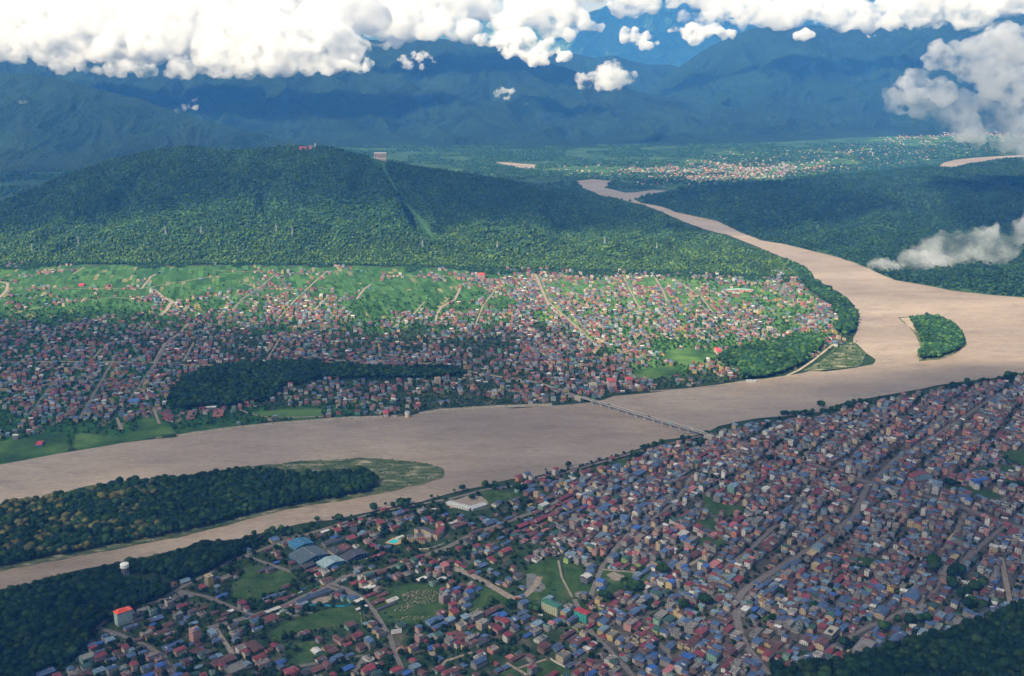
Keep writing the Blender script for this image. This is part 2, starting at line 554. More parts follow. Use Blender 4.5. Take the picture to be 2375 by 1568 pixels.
# --- meadows, bare plots (drawing units through the tiles)
FIELDS = dict(
    meadow=[TP('B', [(170, 800), (330, 690), (610, 600), (960, 530), (1030, 560), (1090, 700), (1060, 740), (700, 740), (420, 800), (260, 860)]),
            TP('B', [(1060, 470), (1250, 390), (1500, 330), (1800, 340), (1880, 500), (1830, 640), (1650, 700), (1370, 720), (1240, 660), (1150, 540)]),
            TP('B', [(300, 900), (640, 870), (700, 960), (740, 1040), (420, 1110), (340, 1010)]),
            TP('B', [(0, 150), (300, 190), (440, 240), (420, 330), (250, 390), (60, 480), (-150, 470), (-180, 350)]),
            TP('B', [(2110, 330), (2375, 380), (2500, 440), (2420, 560), (2200, 560), (2080, 600), (2010, 580)]),
            TP('C', [(250, 160), (420, 100), (560, 100), (590, 280), (640, 380), (680, 460), (560, 500), (260, 470), (230, 300)]),
            TP('C', [(590, 110), (790, 180), (780, 330), (900, 330), (850, 430), (760, 450), (700, 440), (620, 320)]),
            TP('C', [(970, 180), (1250, 190), (1420, 230), (1430, 300), (1200, 340), (1000, 400), (900, 420), (940, 290)]),
            TP('K', [(640, 540), (850, 600), (900, 650), (1180, 690), (1060, 780), (850, 810), (620, 750)]),
            TP('K', [(500, 870), (760, 800), (800, 900), (780, 960), (680, 990), (500, 930)]),
            TP('K', [(640, 1040), (900, 1060), (880, 1120), (800, 1180), (300, 1160), (0, 1120), (0, 1080), (280, 1130)]),
            TP('F', [(320, 500), (560, 470), (860, 540), (820, 590), (640, 640), (460, 650), (400, 580)]),
            TP('F', [(1900, 180), (2120, 110), (2120, 200), (2000, 250), (1900, 240)]),
            TP('L', [(2060, 20), (2375, 0), (2500, 0), (2500, 300), (2300, 200), (2100, 90)]),
            TP('L', [(1780, 230), (2050, 170), (2230, 200), (2300, 250), (1990, 260), (1860, 290)]),
            TP('L', [(1380, 440), (1560, 420), (1950, 480), (2120, 560), (2120, 620), (1900, 600), (1640, 500), (1450, 500)]),
            TP('L', [(1070, 970), (1320, 960), (1330, 1010), (1110, 1040)]),
            TP('D', [(700, 40), (920, 40), (1240, 90), (1420, 90), (1400, 160), (1080, 150), (900, 90)]),
            TP('C', [(160, 1130), (440, 1050), (620, 1110), (700, 1197), (300, 1197), (200, 1170)]),
            TP('C', [(0, 1070), (100, 1110), (220, 1197), (0, 1197)])],
    far_meadow=[TP('P', [(360, 440), (560, 460), (740, 380), (820, 440), (560, 490), (380, 530), (330, 500)]),
                TP('P', [(830, 430), (1110, 390), (1100, 420), (880, 460)]),
                TP('P', [(1130, 350), (1400, 320), (1490, 330), (1490, 370), (1380, 380), (1220, 370)]),
                TP('P', [(0, 480), (160, 460), (300, 440), (320, 520), (180, 570), (0, 590)]),
                TP('P', [(660, 370), (740, 370), (740, 400), (640, 410)]),
                TP('Q', [(540, 150), (740, 130), (800, 160), (680, 190), (560, 190)]),
                TP('Q', [(720, 60), (840, 50), (1000, 80), (820, 130), (700, 100)])],
)
k = 0
for p in FIELDS['meadow']:
    sheet('meadow', rough_line(wpoly(p), 10, 4, 20 + k, True), 1.0 + .004 * k, M['grass'])
    k += 1
for p in FIELDS['far_meadow']:
    sheet('meadow', rough_line(wpoly(p), 14, 5, 20 + k, True), .12 + .004 * k, M['farground'])
    k += 1
BARE = [('gravel_ground', TP('C', [(250, 230), (330, 230), (440, 370), (390, 400), (245, 415)]), 'gravel'),
        ('gravel_ground', TP('K', [(600, 700), (680, 690), (690, 715), (610, 720)]), 'gravel'),
        ('gravel_ground', TP('B', [(560, 470), (750, 440), (830, 470), (700, 510), (590, 515)]), 'dirt'),
        ('bare_ground', TP('A', [(1630, 440), (1720, 380), (1850, 440), (1800, 470), (1700, 460)]), 'gravel'),
        ('bare_ground', TP('A', [(1500, 520), (1640, 515), (1640, 550), (1540, 570)]), 'gravel'),
        ('bare_ground', TP('F', [(0, 700), (400, 680), (460, 640), (440, 600), (380, 560), (240, 540), (60, 600), (0, 590)]), 'dirt'),
        ('bare_ground', TP('C', [(1380, 170), (1400, 100), (1540, 140), (1560, 180)]), 'dirt'),
        ('bare_ground', TP('C', [(1010, 240), (1080, 210), (1190, 250), (1170, 290), (1090, 300)]), 'dirt'),
        ('bare_ground', TP('C', [(1400, 30), (1420, 10), (1500, 20), (1440, 60), (1370, 60)]), 'gravel'),
        ('bare_ground', TP('B', [(1700, 1000), (1690, 940), (1770, 930), (1750, 1010)]), 'dirt'),
        ('sand_beach', [(2088, 739), (2118, 737), (2128, 748), (2120, 768), (2106, 757)], 'sand'),
        ('sand_beach', [(1990, 800), (2010, 820), (1995, 850), (1900, 860), (1860, 862), (1905, 838), (1945, 808), (1975, 792)], 'sandbar'),
        ('sand_beach', [(1880, 862), (1915, 835), (1935, 805), (1965, 800), (1950, 830), (1900, 858)], 'sandbar')]
for i, (nm, p, mt) in enumerate(BARE):
    onisle = p[0][0] > 2080
    zz = (1.75 if onisle else 1.15) + .004 * i
    if p[0][0] in (1990, 1880):
        zz = .9 + .01 * i
    sheet(nm, rough_line(wpoly(p), 12, 3, 50 + i, True), zz, M[mt])

# --- roads
ROADS = [  # name, tile, points, width, material, near?
    ('main_street', 'Q', [(885, 438), (930, 450), (1050, 485), (1200, 525), (1330, 570), (1430, 602), (1540, 640), (1650, 670)], 17, 'asphalt', 1),
    ('main_street', 'Q', [(1650, 670), (1800, 700), (1950, 745), (2100, 790), (2250, 850), (2375, 890), (2500, 930)], 16, 'asphalt', 1),
    ('market_street', 'Q', [(1650, 680), (1620, 750), (1590, 830), (1500, 890), (1400, 970), (1300, 1030), (1200, 1090), (1110, 1150), (1070, 1180),
                            (1045, 1220), (1040, 1290), (1060, 1380), (1090, 1440), (1140, 1500), (1190, 1568), (1240, 1640)], 13, 'asphalt', 1),
    ('north_street', 'Q', [(1680, 660), (1780, 560), (1900, 490), (2050, 400), (2150, 330), (2260, 260)], 10, 'asphalt', 1),
    ('street', 'Q', [(2090, 1050), (2130, 1010), (2180, 960), (2300, 860)], 9, 'asphalt', 1),
    ('street', 'Q', [(2270, 1020), (2290, 1130), (2312, 1235)], 9, 'dirt', 1),
    ('street', 'Q', [(545, 905), (470, 990), (420, 1060), (390, 1130), (365, 1200)], 9, 'asphalt', 1),
    ('field_path', 'Q', [(215, 1035), (230, 1110), (255, 1160), (280, 1205)], 4, 'dirt', 1),
    ('street', 'Q', [(290, 1215), (340, 1330), (370, 1370), (450, 1450), (560, 1568), (600, 1620)], 9, 'asphalt', 1),
    ('street', 'Q', [(1290, 820), (1190, 900), (1100, 990), (1000, 1060), (900, 1110)], 9, 'asphalt', 1),
    ('street', 'Q', [(1400, 720), (1290, 820)], 9, 'asphalt', 1),
    ('street', 'Q', [(1560, 1560), (1500, 1568)], 6, 'dirt', 1),
    ('street', 'D', [(700, 1197), (860, 1140), (960, 1150)], 9, 'dirt', 1),
    ('street', 'D', [(420, 1050), (640, 980), (840, 900), (1000, 800), (1130, 730), (1280, 680), (1440, 590), (1600, 520), (1760, 380), (1840, 220), (2000, 160), (2110, 10)], 9, 'asphalt', 1),
    ('riverside_road', 'P', [(2375, 690), (2250, 705), (2100, 745), (1940, 775), (1800, 800), (1680, 830), (1560, 870), (1450, 905), (1300, 950),
                             (1200, 990), (1100, 1025), (1050, 1045), (980, 1090), (900, 1130), (830, 1165), (740, 1220), (640, 1250), (500, 1310), (450, 1345)], 8, 'asphalt', 1),
    ('riverside_road', 'Q', [(0, 690), (120, 660), (300, 610), (440, 570), (560, 535), (700, 500), (880, 455)], 9, 'asphalt', 1),
    ('street', 'P', [(830, 1175), (950, 1200), (1100, 1260), (1180, 1290)], 8, 'asphalt', 1),
    ('street', 'P', [(450, 1345), (560, 1380), (680, 1430), (760, 1480), (800, 1568), (830, 1640)], 9, 'asphalt', 1),
    ('street', 'P', [(1500, 1150), (1690, 1210), (1750, 1290), (1810, 1390), (1830, 1460), (1880, 1568)], 8, 'asphalt', 1),
    ('street', 'P', [(1000, 1350), (1040, 1410), (1080, 1470)], 8, 'dirt', 1),
    ('street', 'P', [(1690, 1210), (1570, 1150), (1410, 1110), (1300, 1070), (1130, 1010)], 8, 'asphalt', 1),
    ('street', 'P', [(960, 1350), (1180, 1290), (1330, 1240), (1500, 1160), (1600, 1110), (1780, 1080), (1940, 1025), (2080, 970), (2200, 910), (2375, 845)], 12, 'asphalt', 1),
    ('street', 'Q', [(0, 845), (130, 800), (290, 720), (420, 720), (520, 690)], 11, 'asphalt', 1),
    ('dirt_road', 'P', [(2100, 1070), (2180, 1100), (2240, 1130), (2375, 1210)], 14, 'dirt', 1),
    ('dirt_road', 'Q', [(0, 1210), (60, 1200), (110, 1150), (130, 1110)], 12, 'dirt', 1),
    ('street', 'Q', [(560, 900), (640, 850), (760, 760), (830, 650)], 8, 'asphalt', 1),
    ('street', 'C', [(1800, 150), (1920, 80)], 7, 'dirt', 1),
    ('street', 'C', [(970, 190), (1250, 215), (1380, 230)], 6, 'dirt', 1),
    ('street', 'C', [(2240, 420), (2050, 430), (1900, 500)], 8, 'asphalt', 1),
    ('lane', 'B', [(1820, 1110), (1860, 1060), (2110, 980)], 6, 'dirt', 1),
    ('lane', 'B', [(1960, 575), (2030, 430), (2110, 300)], 6, 'dirt', 1),
    ('lane', 'B', [(850, 1060), (1000, 1020), (1090, 1010), (1050, 1090), (980, 1160)], 9, 'asphalt', 1),
    ('lane', 'B', [(470, 1110), (700, 1070), (850, 1050)], 8, 'asphalt', 1),
    ('lane', 'C', [(60, 1080), (260, 1197)], 6, 'dirt', 1),
    ('lane', 'C', [(170, 1130), (440, 1045)], 5, 'dirt', 1),
    ('lane', 'C', [(1480, 850), (1600, 1000), (1660, 1140)], 7, 'asphalt', 1),
    # far bank
    ('highway', 'P', [(-60, 112), (30, 113), (300, 110), (600, 112), (720, 115), (900, 128), (1150, 120), (1600, 106), (1870, 106), (2050, 130), (2200, 160), (2375, 190)], 12, 'dirt', 0),
    ('highway', 'Q', [(0, 186), (120, 208), (200, 233), (262, 250)], 14, 'dirt', 0),
    ('diagonal_road', 'Z', [(1235, 622), (1250, 660), (1270, 700), (1310, 735), (1345, 765), (1372, 792)], 11, 'dirt', 0),
    ('country_road', 'Z', [(360, 840), (380, 800), (420, 770), (436, 750)], 11, 'dirt', 0),
    ('country_road', 'Z', [(328, 670), (350, 642), (362, 636)], 9, 'dirt', 0),
    ('country_road', 'Z', [(357, 672), (375, 688), (400, 700), (385, 720), (372, 732)], 16, 'dirt', 0),
    ('country_road', 'Z', [(1010, 750), (1013, 730), (1024, 712), (1055, 695), (1068, 668)], 9, 'dirt', 0),
    ('country_road', 'Z', [(826, 695), (845, 670), (860, 660)], 8, 'dirt', 0),
    ('country_road', 'Z', [(0, 690), (16, 672), (18, 657), (0, 654), (-40, 652)], 12, 'dirt', 0),
    ('country_road', 'Z', [(0, 668), (160, 669), (330, 669), (500, 640)], 5, 'dirt', 0),
    ('country_road', 'Z', [(540, 720), (560, 695), (600, 668), (645, 632)], 9, 'asphalt', 0),
    ('country_road', 'Z', [(725, 728), (745, 700), (760, 690)], 7, 'dirt', 0),
    ('country_road', 'Z', [(820, 625), (700, 634), (500, 628)], 4, 'dirt', 0),
    ('country_road', 'Z', [(195, 620), (170, 636)], 6, 'dirt', 0),
    ('country_road', 'P', [(395, 80), (430, 100), (470, 50)], 8, 'dirt', 0),
    ('country_road', 'P', [(790, 0), (720, 120), (640, 230), (595, 290)], 9, 'asphalt', 0),
    ('country_road', 'P', [(520, 115), (440, 250), (370, 375)], 9, 'asphalt', 0),
    ('country_road', 'P', [(250, 200), (180, 300), (130, 360)], 8, 'asphalt', 0),
    ('country_road', 'P', [(540, 370), (565, 425)], 8, 'dirt', 0),
    ('country_road', 'P', [(1100, 330), (1170, 355), (1260, 370), (1390, 368), (1500, 365)], 6, 'dirt', 0),
    ('country_road', 'P', [(710, 320), (740, 400)], 7, 'dirt', 0),
    ('field_lane', 'Z', [(60, 640), (130, 628), (200, 622)], 4, 'dirt', 0),
    ('field_lane', 'Z', [(60, 720), (150, 700), (260, 690), (350, 694)], 5, 'dirt', 0),
    ('field_lane', 'Z', [(40, 764), (140, 770), (230, 742), (330, 730)], 5, 'dirt', 0),
    ('field_lane', 'Z', [(640, 745), (690, 690), (740, 645), (760, 628)], 6, 'dirt', 0),
    ('field_lane', 'Z', [(480, 690), (560, 684), (640, 690)], 4, 'dirt', 0),
    ('field_lane', 'Z', [(910, 760), (960, 728), (985, 700)], 6, 'dirt', 0),
    ('field_lane', 'Z', [(900, 640), (1000, 640), (1110, 645), (1230, 650)], 6, 'dirt', 0),
    ('field_lane', 'Z', [(1100, 760), (1120, 710), (1150, 670)], 6, 'dirt', 0),
    ('field_lane', 'Z', [(560, 655), (600, 668), (680, 672), (760, 670)], 5, 'dirt', 0),
    ('river_wall_road', 'P', [(880, 440), (1100, 415), (1300, 398), (1500, 380), (1700, 366), (1870, 358)], 6, 'dirt', 0),
    ('country_road', 'P', [(1240, 100), (1300, 0)], 7, 'dirt', 0),
    ('country_road', 'P', [(850, 110), (900, 20)], 7, 'dirt', 0),
    ('country_road', 'R', [(665, 1290), (700, 1350), (720, 1400)], 8, 'dirt', 0),
    ('country_road', 'R', [(760, 1300), (880, 1380), (930, 1450)], 7, 'dirt', 0),
    ('country_road', 'R', [(1275, 1240), (1270, 1310), (1245, 1370)], 14, 'asphalt', 0),
    ('country_road', 'R', [(95, 1240), (120, 1300), (150, 1370), (170, 1420)], 12, 'dirt', 0),
    ('country_road', 'R', [(520, 1290), (560, 1370), (600, 1450)], 7, 'dirt', 0),
    ('embankment_road', 'Q', [(1490, 30), (1440, 70), (1390, 110), (1330, 150), (1270, 178), (1180, 195), (1060, 205), (940, 222), (800, 238), (640, 248)], 8, 'sand', 0),
]
ROADW = []
for i, (nm, tl, pts, wdt, mt, near) in enumerate(ROADS):
    line = wpoly(TP(tl, pts))
    ROADW.append((line, wdt, near))
    ribbon(nm, line, wdt, (1.3 if near else .35) + .006 * i, M[mt])

# --- hills: sheets of real ground rising from a front line to a crest line
def interp(line, x):
    xs = [p[0] for p in line]
    if x <= xs[0]:
        a, b_ = line[0], line[1]
    elif x >= xs[-1]:
        a, b_ = line[-2], line[-1]
    else:
        for a, b_ in zip(line[:-1], line[1:]):
            if a[0] <= x <= b_[0]:
                break
    t_ = (x - a[0]) / (b_[0] - a[0] + 1e-9)
    t_ = min(1, max(0, t_))
    return [a[i] + (b_[i] - a[i]) * t_ for i in range(1, len(a))]


class Hill:
    def __init__(s, name, x0, x1, crest, front, mat, nx=200, nv=70, power=1.3, amp=60, gul=1.0, back=1500, seed=1, spur=None, crestnoise=6, label=None, fscale=1.0):
        s.nx, s.nv = nx, nv
        nb = max(6, nv // 5)
        g = np.zeros((nx + 1, nv + nb + 1, 3))
        for i in range(nx + 1):
            x = x0 + (x1 - x0) * i / nx
            cy, cY = interp(crest, x)
            fy = interp(front, x)[0]
            c = PY(x, cy + crestnoise * noise.noise((x * .02, seed, 0)) , cY)
            f = G(x, fy)
            bk = min(back, max(c[2], 0) * 3.2 + 25)
            for j in range(nv + nb + 1):
                v = j / nv
                if v <= 1:
                    px = f[0] + (c[0] - f[0]) * v
                    py = f[1] + (c[1] - f[1]) * v
                    hz = c[2] * (v ** power)
                    env = (v * (1 - v) * 4) ** .7
                else:
                    u = (v - 1) * nv / nb
                    px, py = c[0] * (1 + u * bk / c[1]), c[1] + bk * u
                    hz = c[2] * (1 - u) ** 1.4 - 3 * u
                    env = u * (1 - u)
                q = Vector((px / 900 * gul * fscale, py / 1500 * gul * fscale, seed * 3.1))
                w_ = Vector((noise.noise(q * 1.3), noise.noise(q * 1.3 + Vector((7, 3, 1))), 0)) * .5
                rg = 0.0
                a_ = 1.0
                for o_ in range(6):
                    rg += a_ * (1 - 2 * abs(noise.noise((q + w_) * 2 ** o_)) * 1.7)
                    a_ *= .55
                hz += amp * env * (rg - 1.1)
                if spur:
                    hz += spur(x, v)
                g[i, j] = (px, py, max(hz, -3 if v > 1 else .2 + 2 * v))
        s.g = g
        V = g.reshape(-1, 3)
        m_ = nv + nb + 1
        ii, jj = np.meshgrid(np.arange(nx), np.arange(nv + nb), indexing='ij')
        a = (ii * m_ + jj).ravel()
        Fc = np.stack([a, a + m_, a + m_ + 1, a + 1], 1)
        me = np_mesh(name, V, Fc, [mat], smooth=True)
        s.o = tag(link(bpy.data.objects.new(name, me)), label, None, None, 'structure')
        s.nj = nv + 2

    def sample(s, n, rng, keep=None):
        """n points spread evenly over the visible face"""
        g = s.g[:, :s.nj]
        d1 = g[1:, :-1, :2] - g[:-1, :-1, :2]
        d2 = g[:-1, 1:, :2] - g[:-1, :-1, :2]
        ar = np.abs(d1[..., 0] * d2[..., 1] - d1[..., 1] * d2[..., 0]).ravel()
        pick = rng.choice(len(ar), n, p=ar / ar.sum())
        i, j = pick // (s.nj - 1), pick % (s.nj - 1)
        u, v = rng.random(n)[:, None], rng.random(n)[:, None]
        return (g[i, j] * (1 - u) * (1 - v) + g[i + 1, j] * u * (1 - v) + g[i, j + 1] * (1 - u) * v + g[i + 1, j + 1] * u * v)


def gauss(x, m_, s_):
    return math.exp(-((x - m_) / s_) ** 2)


TEMPLE_CREST = [(-400, 560, 5600), (-150, 520, 5800), (0, 470, 6000), (75, 440, 6100), (150, 408, 6200), (215, 385, 6250), (280, 367, 6300),
                (350, 350, 6300), (425, 341, 6300), (500, 347, 6300), (560, 351, 6300), (640, 341, 6300), (700, 340, 6300), (760, 342, 6300),
                (800, 351, 6300), (850, 364, 6300), (900, 373, 6300), (960, 386, 6350), (1040, 399, 6400), (1120, 409, 6400), (1187, 421, 6450),
                (1262, 437, 6500), (1352, 447, 6600), (1400, 460, 6600), (1447, 470, 6500), (1487, 481, 6350), (1540, 498, 6100), (1587, 523, 5900), (1637, 541, 5700),
                (1687, 553, 5500), (1737, 571, 5260), (1787, 592, 5050), (1830, 610, 4880), (1862, 630, 4740)]
templehill = Hill('temple_hill', -400, 1862, TEMPLE_CREST, [(-400, 612), (0, 611), (800, 614), (1100, 621), (1280, 624), (1500, 631), (1750, 639), (1862, 641)],
                  M['hillfloor'], 300, 90, 1.15, 38, 1.6, 1100, 2, crestnoise=2.5,
                  spur=lambda x, v: 32 * gauss(v, .30, .10) * (gauss(x, 1000, 320) + gauss(x, 760, 120) + .6 * gauss(x, 300, 200)) - 42 * gauss(x, 1015 - 110 * v, 26) * gauss(v, .5, .32) + 26 * gauss(x, 950 - 100 * v, 50) * gauss(v, .5, .3))
forestplateau = Hill('forest_plateau', 1490, 3200,
                     [(1490, 466, 6900), (1520, 455, 7000), (1600, 440, 7150), (1700, 428, 7300), (1800, 420, 7400), (1900, 409, 7600), (2000, 401, 7700),
                      (2100, 391, 7900), (2180, 388, 7900), (2210, 391, 7900), (2260, 380, 8200), (2320, 371, 8500), (2375, 366, 8600), (2700, 350, 8800), (3200, 345, 9000)],
                     [(1490, 471), (1537, 480), (1567, 491), (1612, 501), (1662, 511), (1712, 536), (1762, 556), (1812, 564), (1887, 582), (1937, 594), (1987, 611),
                      (2037, 634), (2077, 649), (2137, 659), (2212, 674), (2287, 683), (2375, 689), (2520, 699), (3200, 757)],
                     M['hillfloor'], 200, 80, .55, 26, 1.5, 300, 5, crestnoise=3)
lefthill = Hill('left_hill', -700, 830, [(-700, 150, 11500), (-200, 165, 11000), (0, 169, 10800), (75, 173, 10700), (150, 186, 10600), (250, 212, 10500), (330, 232, 10400),
                                         (420, 262, 10200), (500, 285, 10000), (560, 298, 9900), (620, 315, 9800), (700, 338, 9600), (830, 362, 9300)],
                [(-700, 400), (0, 400), (500, 395), (830, 372)], M['mountain'], 400, 150, 1.1, 40, 1.7, 2500, 11, crestnoise=5)
Hill('main_range', -900, 3000, [(-900, 60, 16000), (0, 70, 15500), (250, 80, 15500), (600, 80, 15500), (830, 92, 15500), (950, 91, 15500), (1100, 93, 15300), (1180, 112, 15100),
                                (1260, 138, 14900), (1320, 162, 14700), (1400, 186, 14400), (1470, 208, 14200), (1540, 226, 14000), (1620, 240, 13800), (1760, 252, 13500), (1900, 262, 13200), (2100, 272, 13000), (2300, 280, 12800), (3000, 288, 12600)],
     [(-900, 330), (1200, 345), (1700, 335), (2100, 312), (3000, 312)], M['mountain'], 860, 200, 1.35, 75, 1.2, 3000, 21, crestnoise=6)
Hill('middle_range', 1130, 1750, [(1130, 160, 18500), (1200, 140, 18500), (1290, 121, 18500), (1340, 126, 18500), (1380, 134, 18500), (1425, 128, 18500), (1460, 141, 18500), (1500, 150, 18500),
                                  (1560, 150, 18500), (1610, 158, 18500), (1750, 190, 18500)],
     [(1130, 245), (1750, 245)], M['mountain'], 220, 90, 1.2, 80, .9, 2500, 31, crestnoise=6)
Hill('right_mountain', 1420, 3100, [(1420, 252, 16500), (1487, 219, 16500), (1540, 180, 16600), (1600, 138, 16800), (1650, 106, 17000), (1700, 84, 17000), (1750, 65, 17000),
                                    (1790, 58, 17000), (1860, 60, 17000), (1950, 58, 17000), (2050, 55, 17000), (2150, 48, 17000), (2250, 38, 17000), (2400, 25, 17000), (3100, 10, 17000)],
     [(1420, 290), (1700, 300), (2000, 318), (2375, 310), (3100, 300)], M['mountain'], 500, 170, 1.25, 95, 1.1, 3000, 41, crestnoise=5)
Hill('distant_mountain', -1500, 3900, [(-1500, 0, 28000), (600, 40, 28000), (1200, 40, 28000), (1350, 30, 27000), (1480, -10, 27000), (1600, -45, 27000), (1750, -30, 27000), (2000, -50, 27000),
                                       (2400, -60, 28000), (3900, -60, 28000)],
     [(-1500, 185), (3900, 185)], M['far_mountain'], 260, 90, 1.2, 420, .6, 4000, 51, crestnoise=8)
# clearing cut up the hill under the ropeway


# ================================================================== VEGETATION
def ico(sub):
    bm = bmesh.new()
    bmesh.ops.create_icosphere(bm, subdivisions=sub, radius=1)
    V = np.array([v.co[:] for v in bm.verts])
    T = np.array([[v.index for v in f.verts] for f in bm.faces])
    bm.free()
    return V, T


ICO = {k: ico(k) for k in (1, 2, 3)}


def crown(seed, sub, lump, leaves=0, leafsize=.16, squash=.9, holes=True):
    """a crown of radius about 1, its foot near z=0; leaf clumps stand out of a lumpy dark body"""
    r = np.random.default_rng(seed)
    V, T = ICO[sub]
    lobes = r.normal(size=(7, 3))
    lobes /= np.linalg.norm(lobes, axis=1)[:, None]
    lobes[:, 2] = np.abs(lobes[:, 2]) * .8
    V2 = []
    for v in V:
        k = 1 + lump * max((np.dot(v, l_) - .55) / .45 for l_ in lobes) + lump * .5 * noise.noise(Vector(v * 2.3) + Vector((seed, 0, 0)))
        V2.append(v * max(.62, k * .86))
    V2 = np.array(V2) + r.normal(scale=.035 * lump / .3, size=V.shape)
    V2[:, 2] *= squash
    verts, tris = [V2], [T]
    if leaves:
        n = len(V2)
        idx = r.integers(0, n, leaves)
        c = V2[idx] * r.uniform(.92, 1.13, (leaves, 1))
        nrm = V2[idx] / np.linalg.norm(V2[idx], axis=1)[:, None] + r.normal(scale=.55, size=(leaves, 3))
        nrm /= np.linalg.norm(nrm, axis=1)[:, None]
        a = np.cross(nrm, r.normal(size=(leaves, 3)))
        a /= np.linalg.norm(a, axis=1)[:, None]
        b_ = np.cross(nrm, a)
        s_ = leafsize * r.uniform(.6, 1.4, (leaves, 1))
        q = np.stack([c + a * s_, c + b_ * s_ * .8, c - a * s_, c - b_ * s_ * .8], 1).reshape(-1, 3)
        verts.append(q)
        base = n + 4 * np.arange(leaves)[:, None]
        tris.append(np.concatenate([base + [0, 1, 2], base + [0, 2, 3]], 0))
    V = np.concatenate(verts)
    V[:, 2] += .85
    return V, np.concatenate(tris)


CR_NEAR = [crown(10 + i, 2, .34, 150, .17) for i in range(8)]
CR_MID = [crown(40 + i, 2, .36, 16, .25) for i in range(6)]
CR_LOW = [crown(60 + i, 1, .42) for i in range(8)]


def scatter_mesh(name, P, R, Z, col, temps, rng, zs=1.0, trunk=False):
    """P (n,3) feet, R radii, Z crown foot heights; col (n,3)"""
    Vs, Ts, Cs = [], [], []
    off = 0
    which = rng.integers(0, len(temps), len(P))
    ang = rng.random(len(P)) * 6.283
    for k, (V, T) in enumerate(temps):
        m_ = np.where(which == k)[0]
        if not len(m_):
            continue
        ca, sa = np.cos(ang[m_]), np.sin(ang[m_])
        X = V[None, :, 0] * ca[:, None] - V[None, :, 1] * sa[:, None]
        Y = V[None, :, 0] * sa[:, None] + V[None, :, 1] * ca[:, None]
        Zz = np.repeat(V[None, :, 2], len(m_), 0) * zs
        A = np.stack([X, Y, Zz], 2) * R[m_][:, None, None]
        A += P[m_][:, None, :]
        A[:, :, 2] += Z[m_][:, None]
        Vs.append(A.reshape(-1, 3))
        Ts.append((T[None] + (np.arange(len(m_)) * len(V))[:, None, None] + off).reshape(-1, 3))
        Cs.append(np.repeat(col[m_], len(T), 0))
        off += len(m_) * len(V)
    if trunk:
        n = len(P)
        k = 4
        an = np.arange(k) * 2 * math.pi / k
        rr = (R * .06)[:, None]
        lo = np.stack([P[:, 0:1] + rr * np.cos(an), P[:, 1:2] + rr * np.sin(an), np.repeat(P[:, 2:3], k, 1)], 2)
        hi = lo.copy()
        hi[:, :, 2] += (Z + R * .5)[:, None]
        Vs.append(np.concatenate([lo, hi], 1).reshape(-1, 3))
        t0 = []
        for i in range(k):
            j = (i + 1) % k
            t0 += [(i, j, k + j), (i, k + j, k + i)]
        Ts.append((np.array(t0)[None] + (np.arange(n) * 2 * k)[:, None, None] + off).reshape(-1, 3))
        Cs.append(np.tile(np.array([[.16, .13, .10]]), (n * len(t0), 1)))
    return np_mesh(name, np.concatenate(Vs), np.concatenate(Ts), [M['leaf']], col=np.concatenate(Cs))


GREENS = np.array([(.016, .046, .015), (.022, .060, .017), (.032, .076, .020), (.018, .052, .022), (.048, .096, .024), (.012, .036, .013)])


def tints(n, rng, dark=1.0, P=None, yellow=0.0, warm=(1, 1, 1)):
    c = GREENS[rng.integers(0, len(GREENS), n)] * rng.uniform(.75, 1.3, (n, 1)) * dark
    if P is not None:
        k = np.array([noise.noise((p[0] / 130, p[1] / 130, 5)) for p in P])
        c *= (1 + .45 * k)[:, None]
    if yellow:
        m_ = rng.random(n) < yellow
        c[m_] = np.array([.16, .15, .045]) * rng.uniform(.7, 1.2, (m_.sum(), 1))
    return c * np.array(warm)


def fill(poly_D, per, rng, h=0.0, inside=None, jitter=True):
    """points in a drawing-unit polygon, one per `per` square metres, world z = h"""
    w_ = wpoly(poly_D)
    xs, ys = [p[0] for p in w_], [p[1] for p in w_]
    x0, x1, y0, y1 = min(xs), max(xs), min(ys), max(ys)
    n = int((x1 - x0) * (y1 - y0) / per)
    st = math.sqrt(per)
    gx, gy = np.meshgrid(np.arange(x0, x1, st), np.arange(y0, y1, st))
    gx = gx.ravel() + rng.uniform(-.48, .48, gx.size) * st
    gy = gy.ravel() + rng.uniform(-.48, .48, gy.size) * st
    m_ = inpoly(gx, gy, w_)
    return np.stack([gx[m_], gy[m_], np.full(m_.sum(), h)], 1)


def in_view(P, pad=280, h=0):
    Q = P.copy()
    Q[:, 2] += h
    x, y = to_D(Q)
    return (x > -pad) & (x < W + pad) & (y < HI + pad * 1.5) & (y > -50)


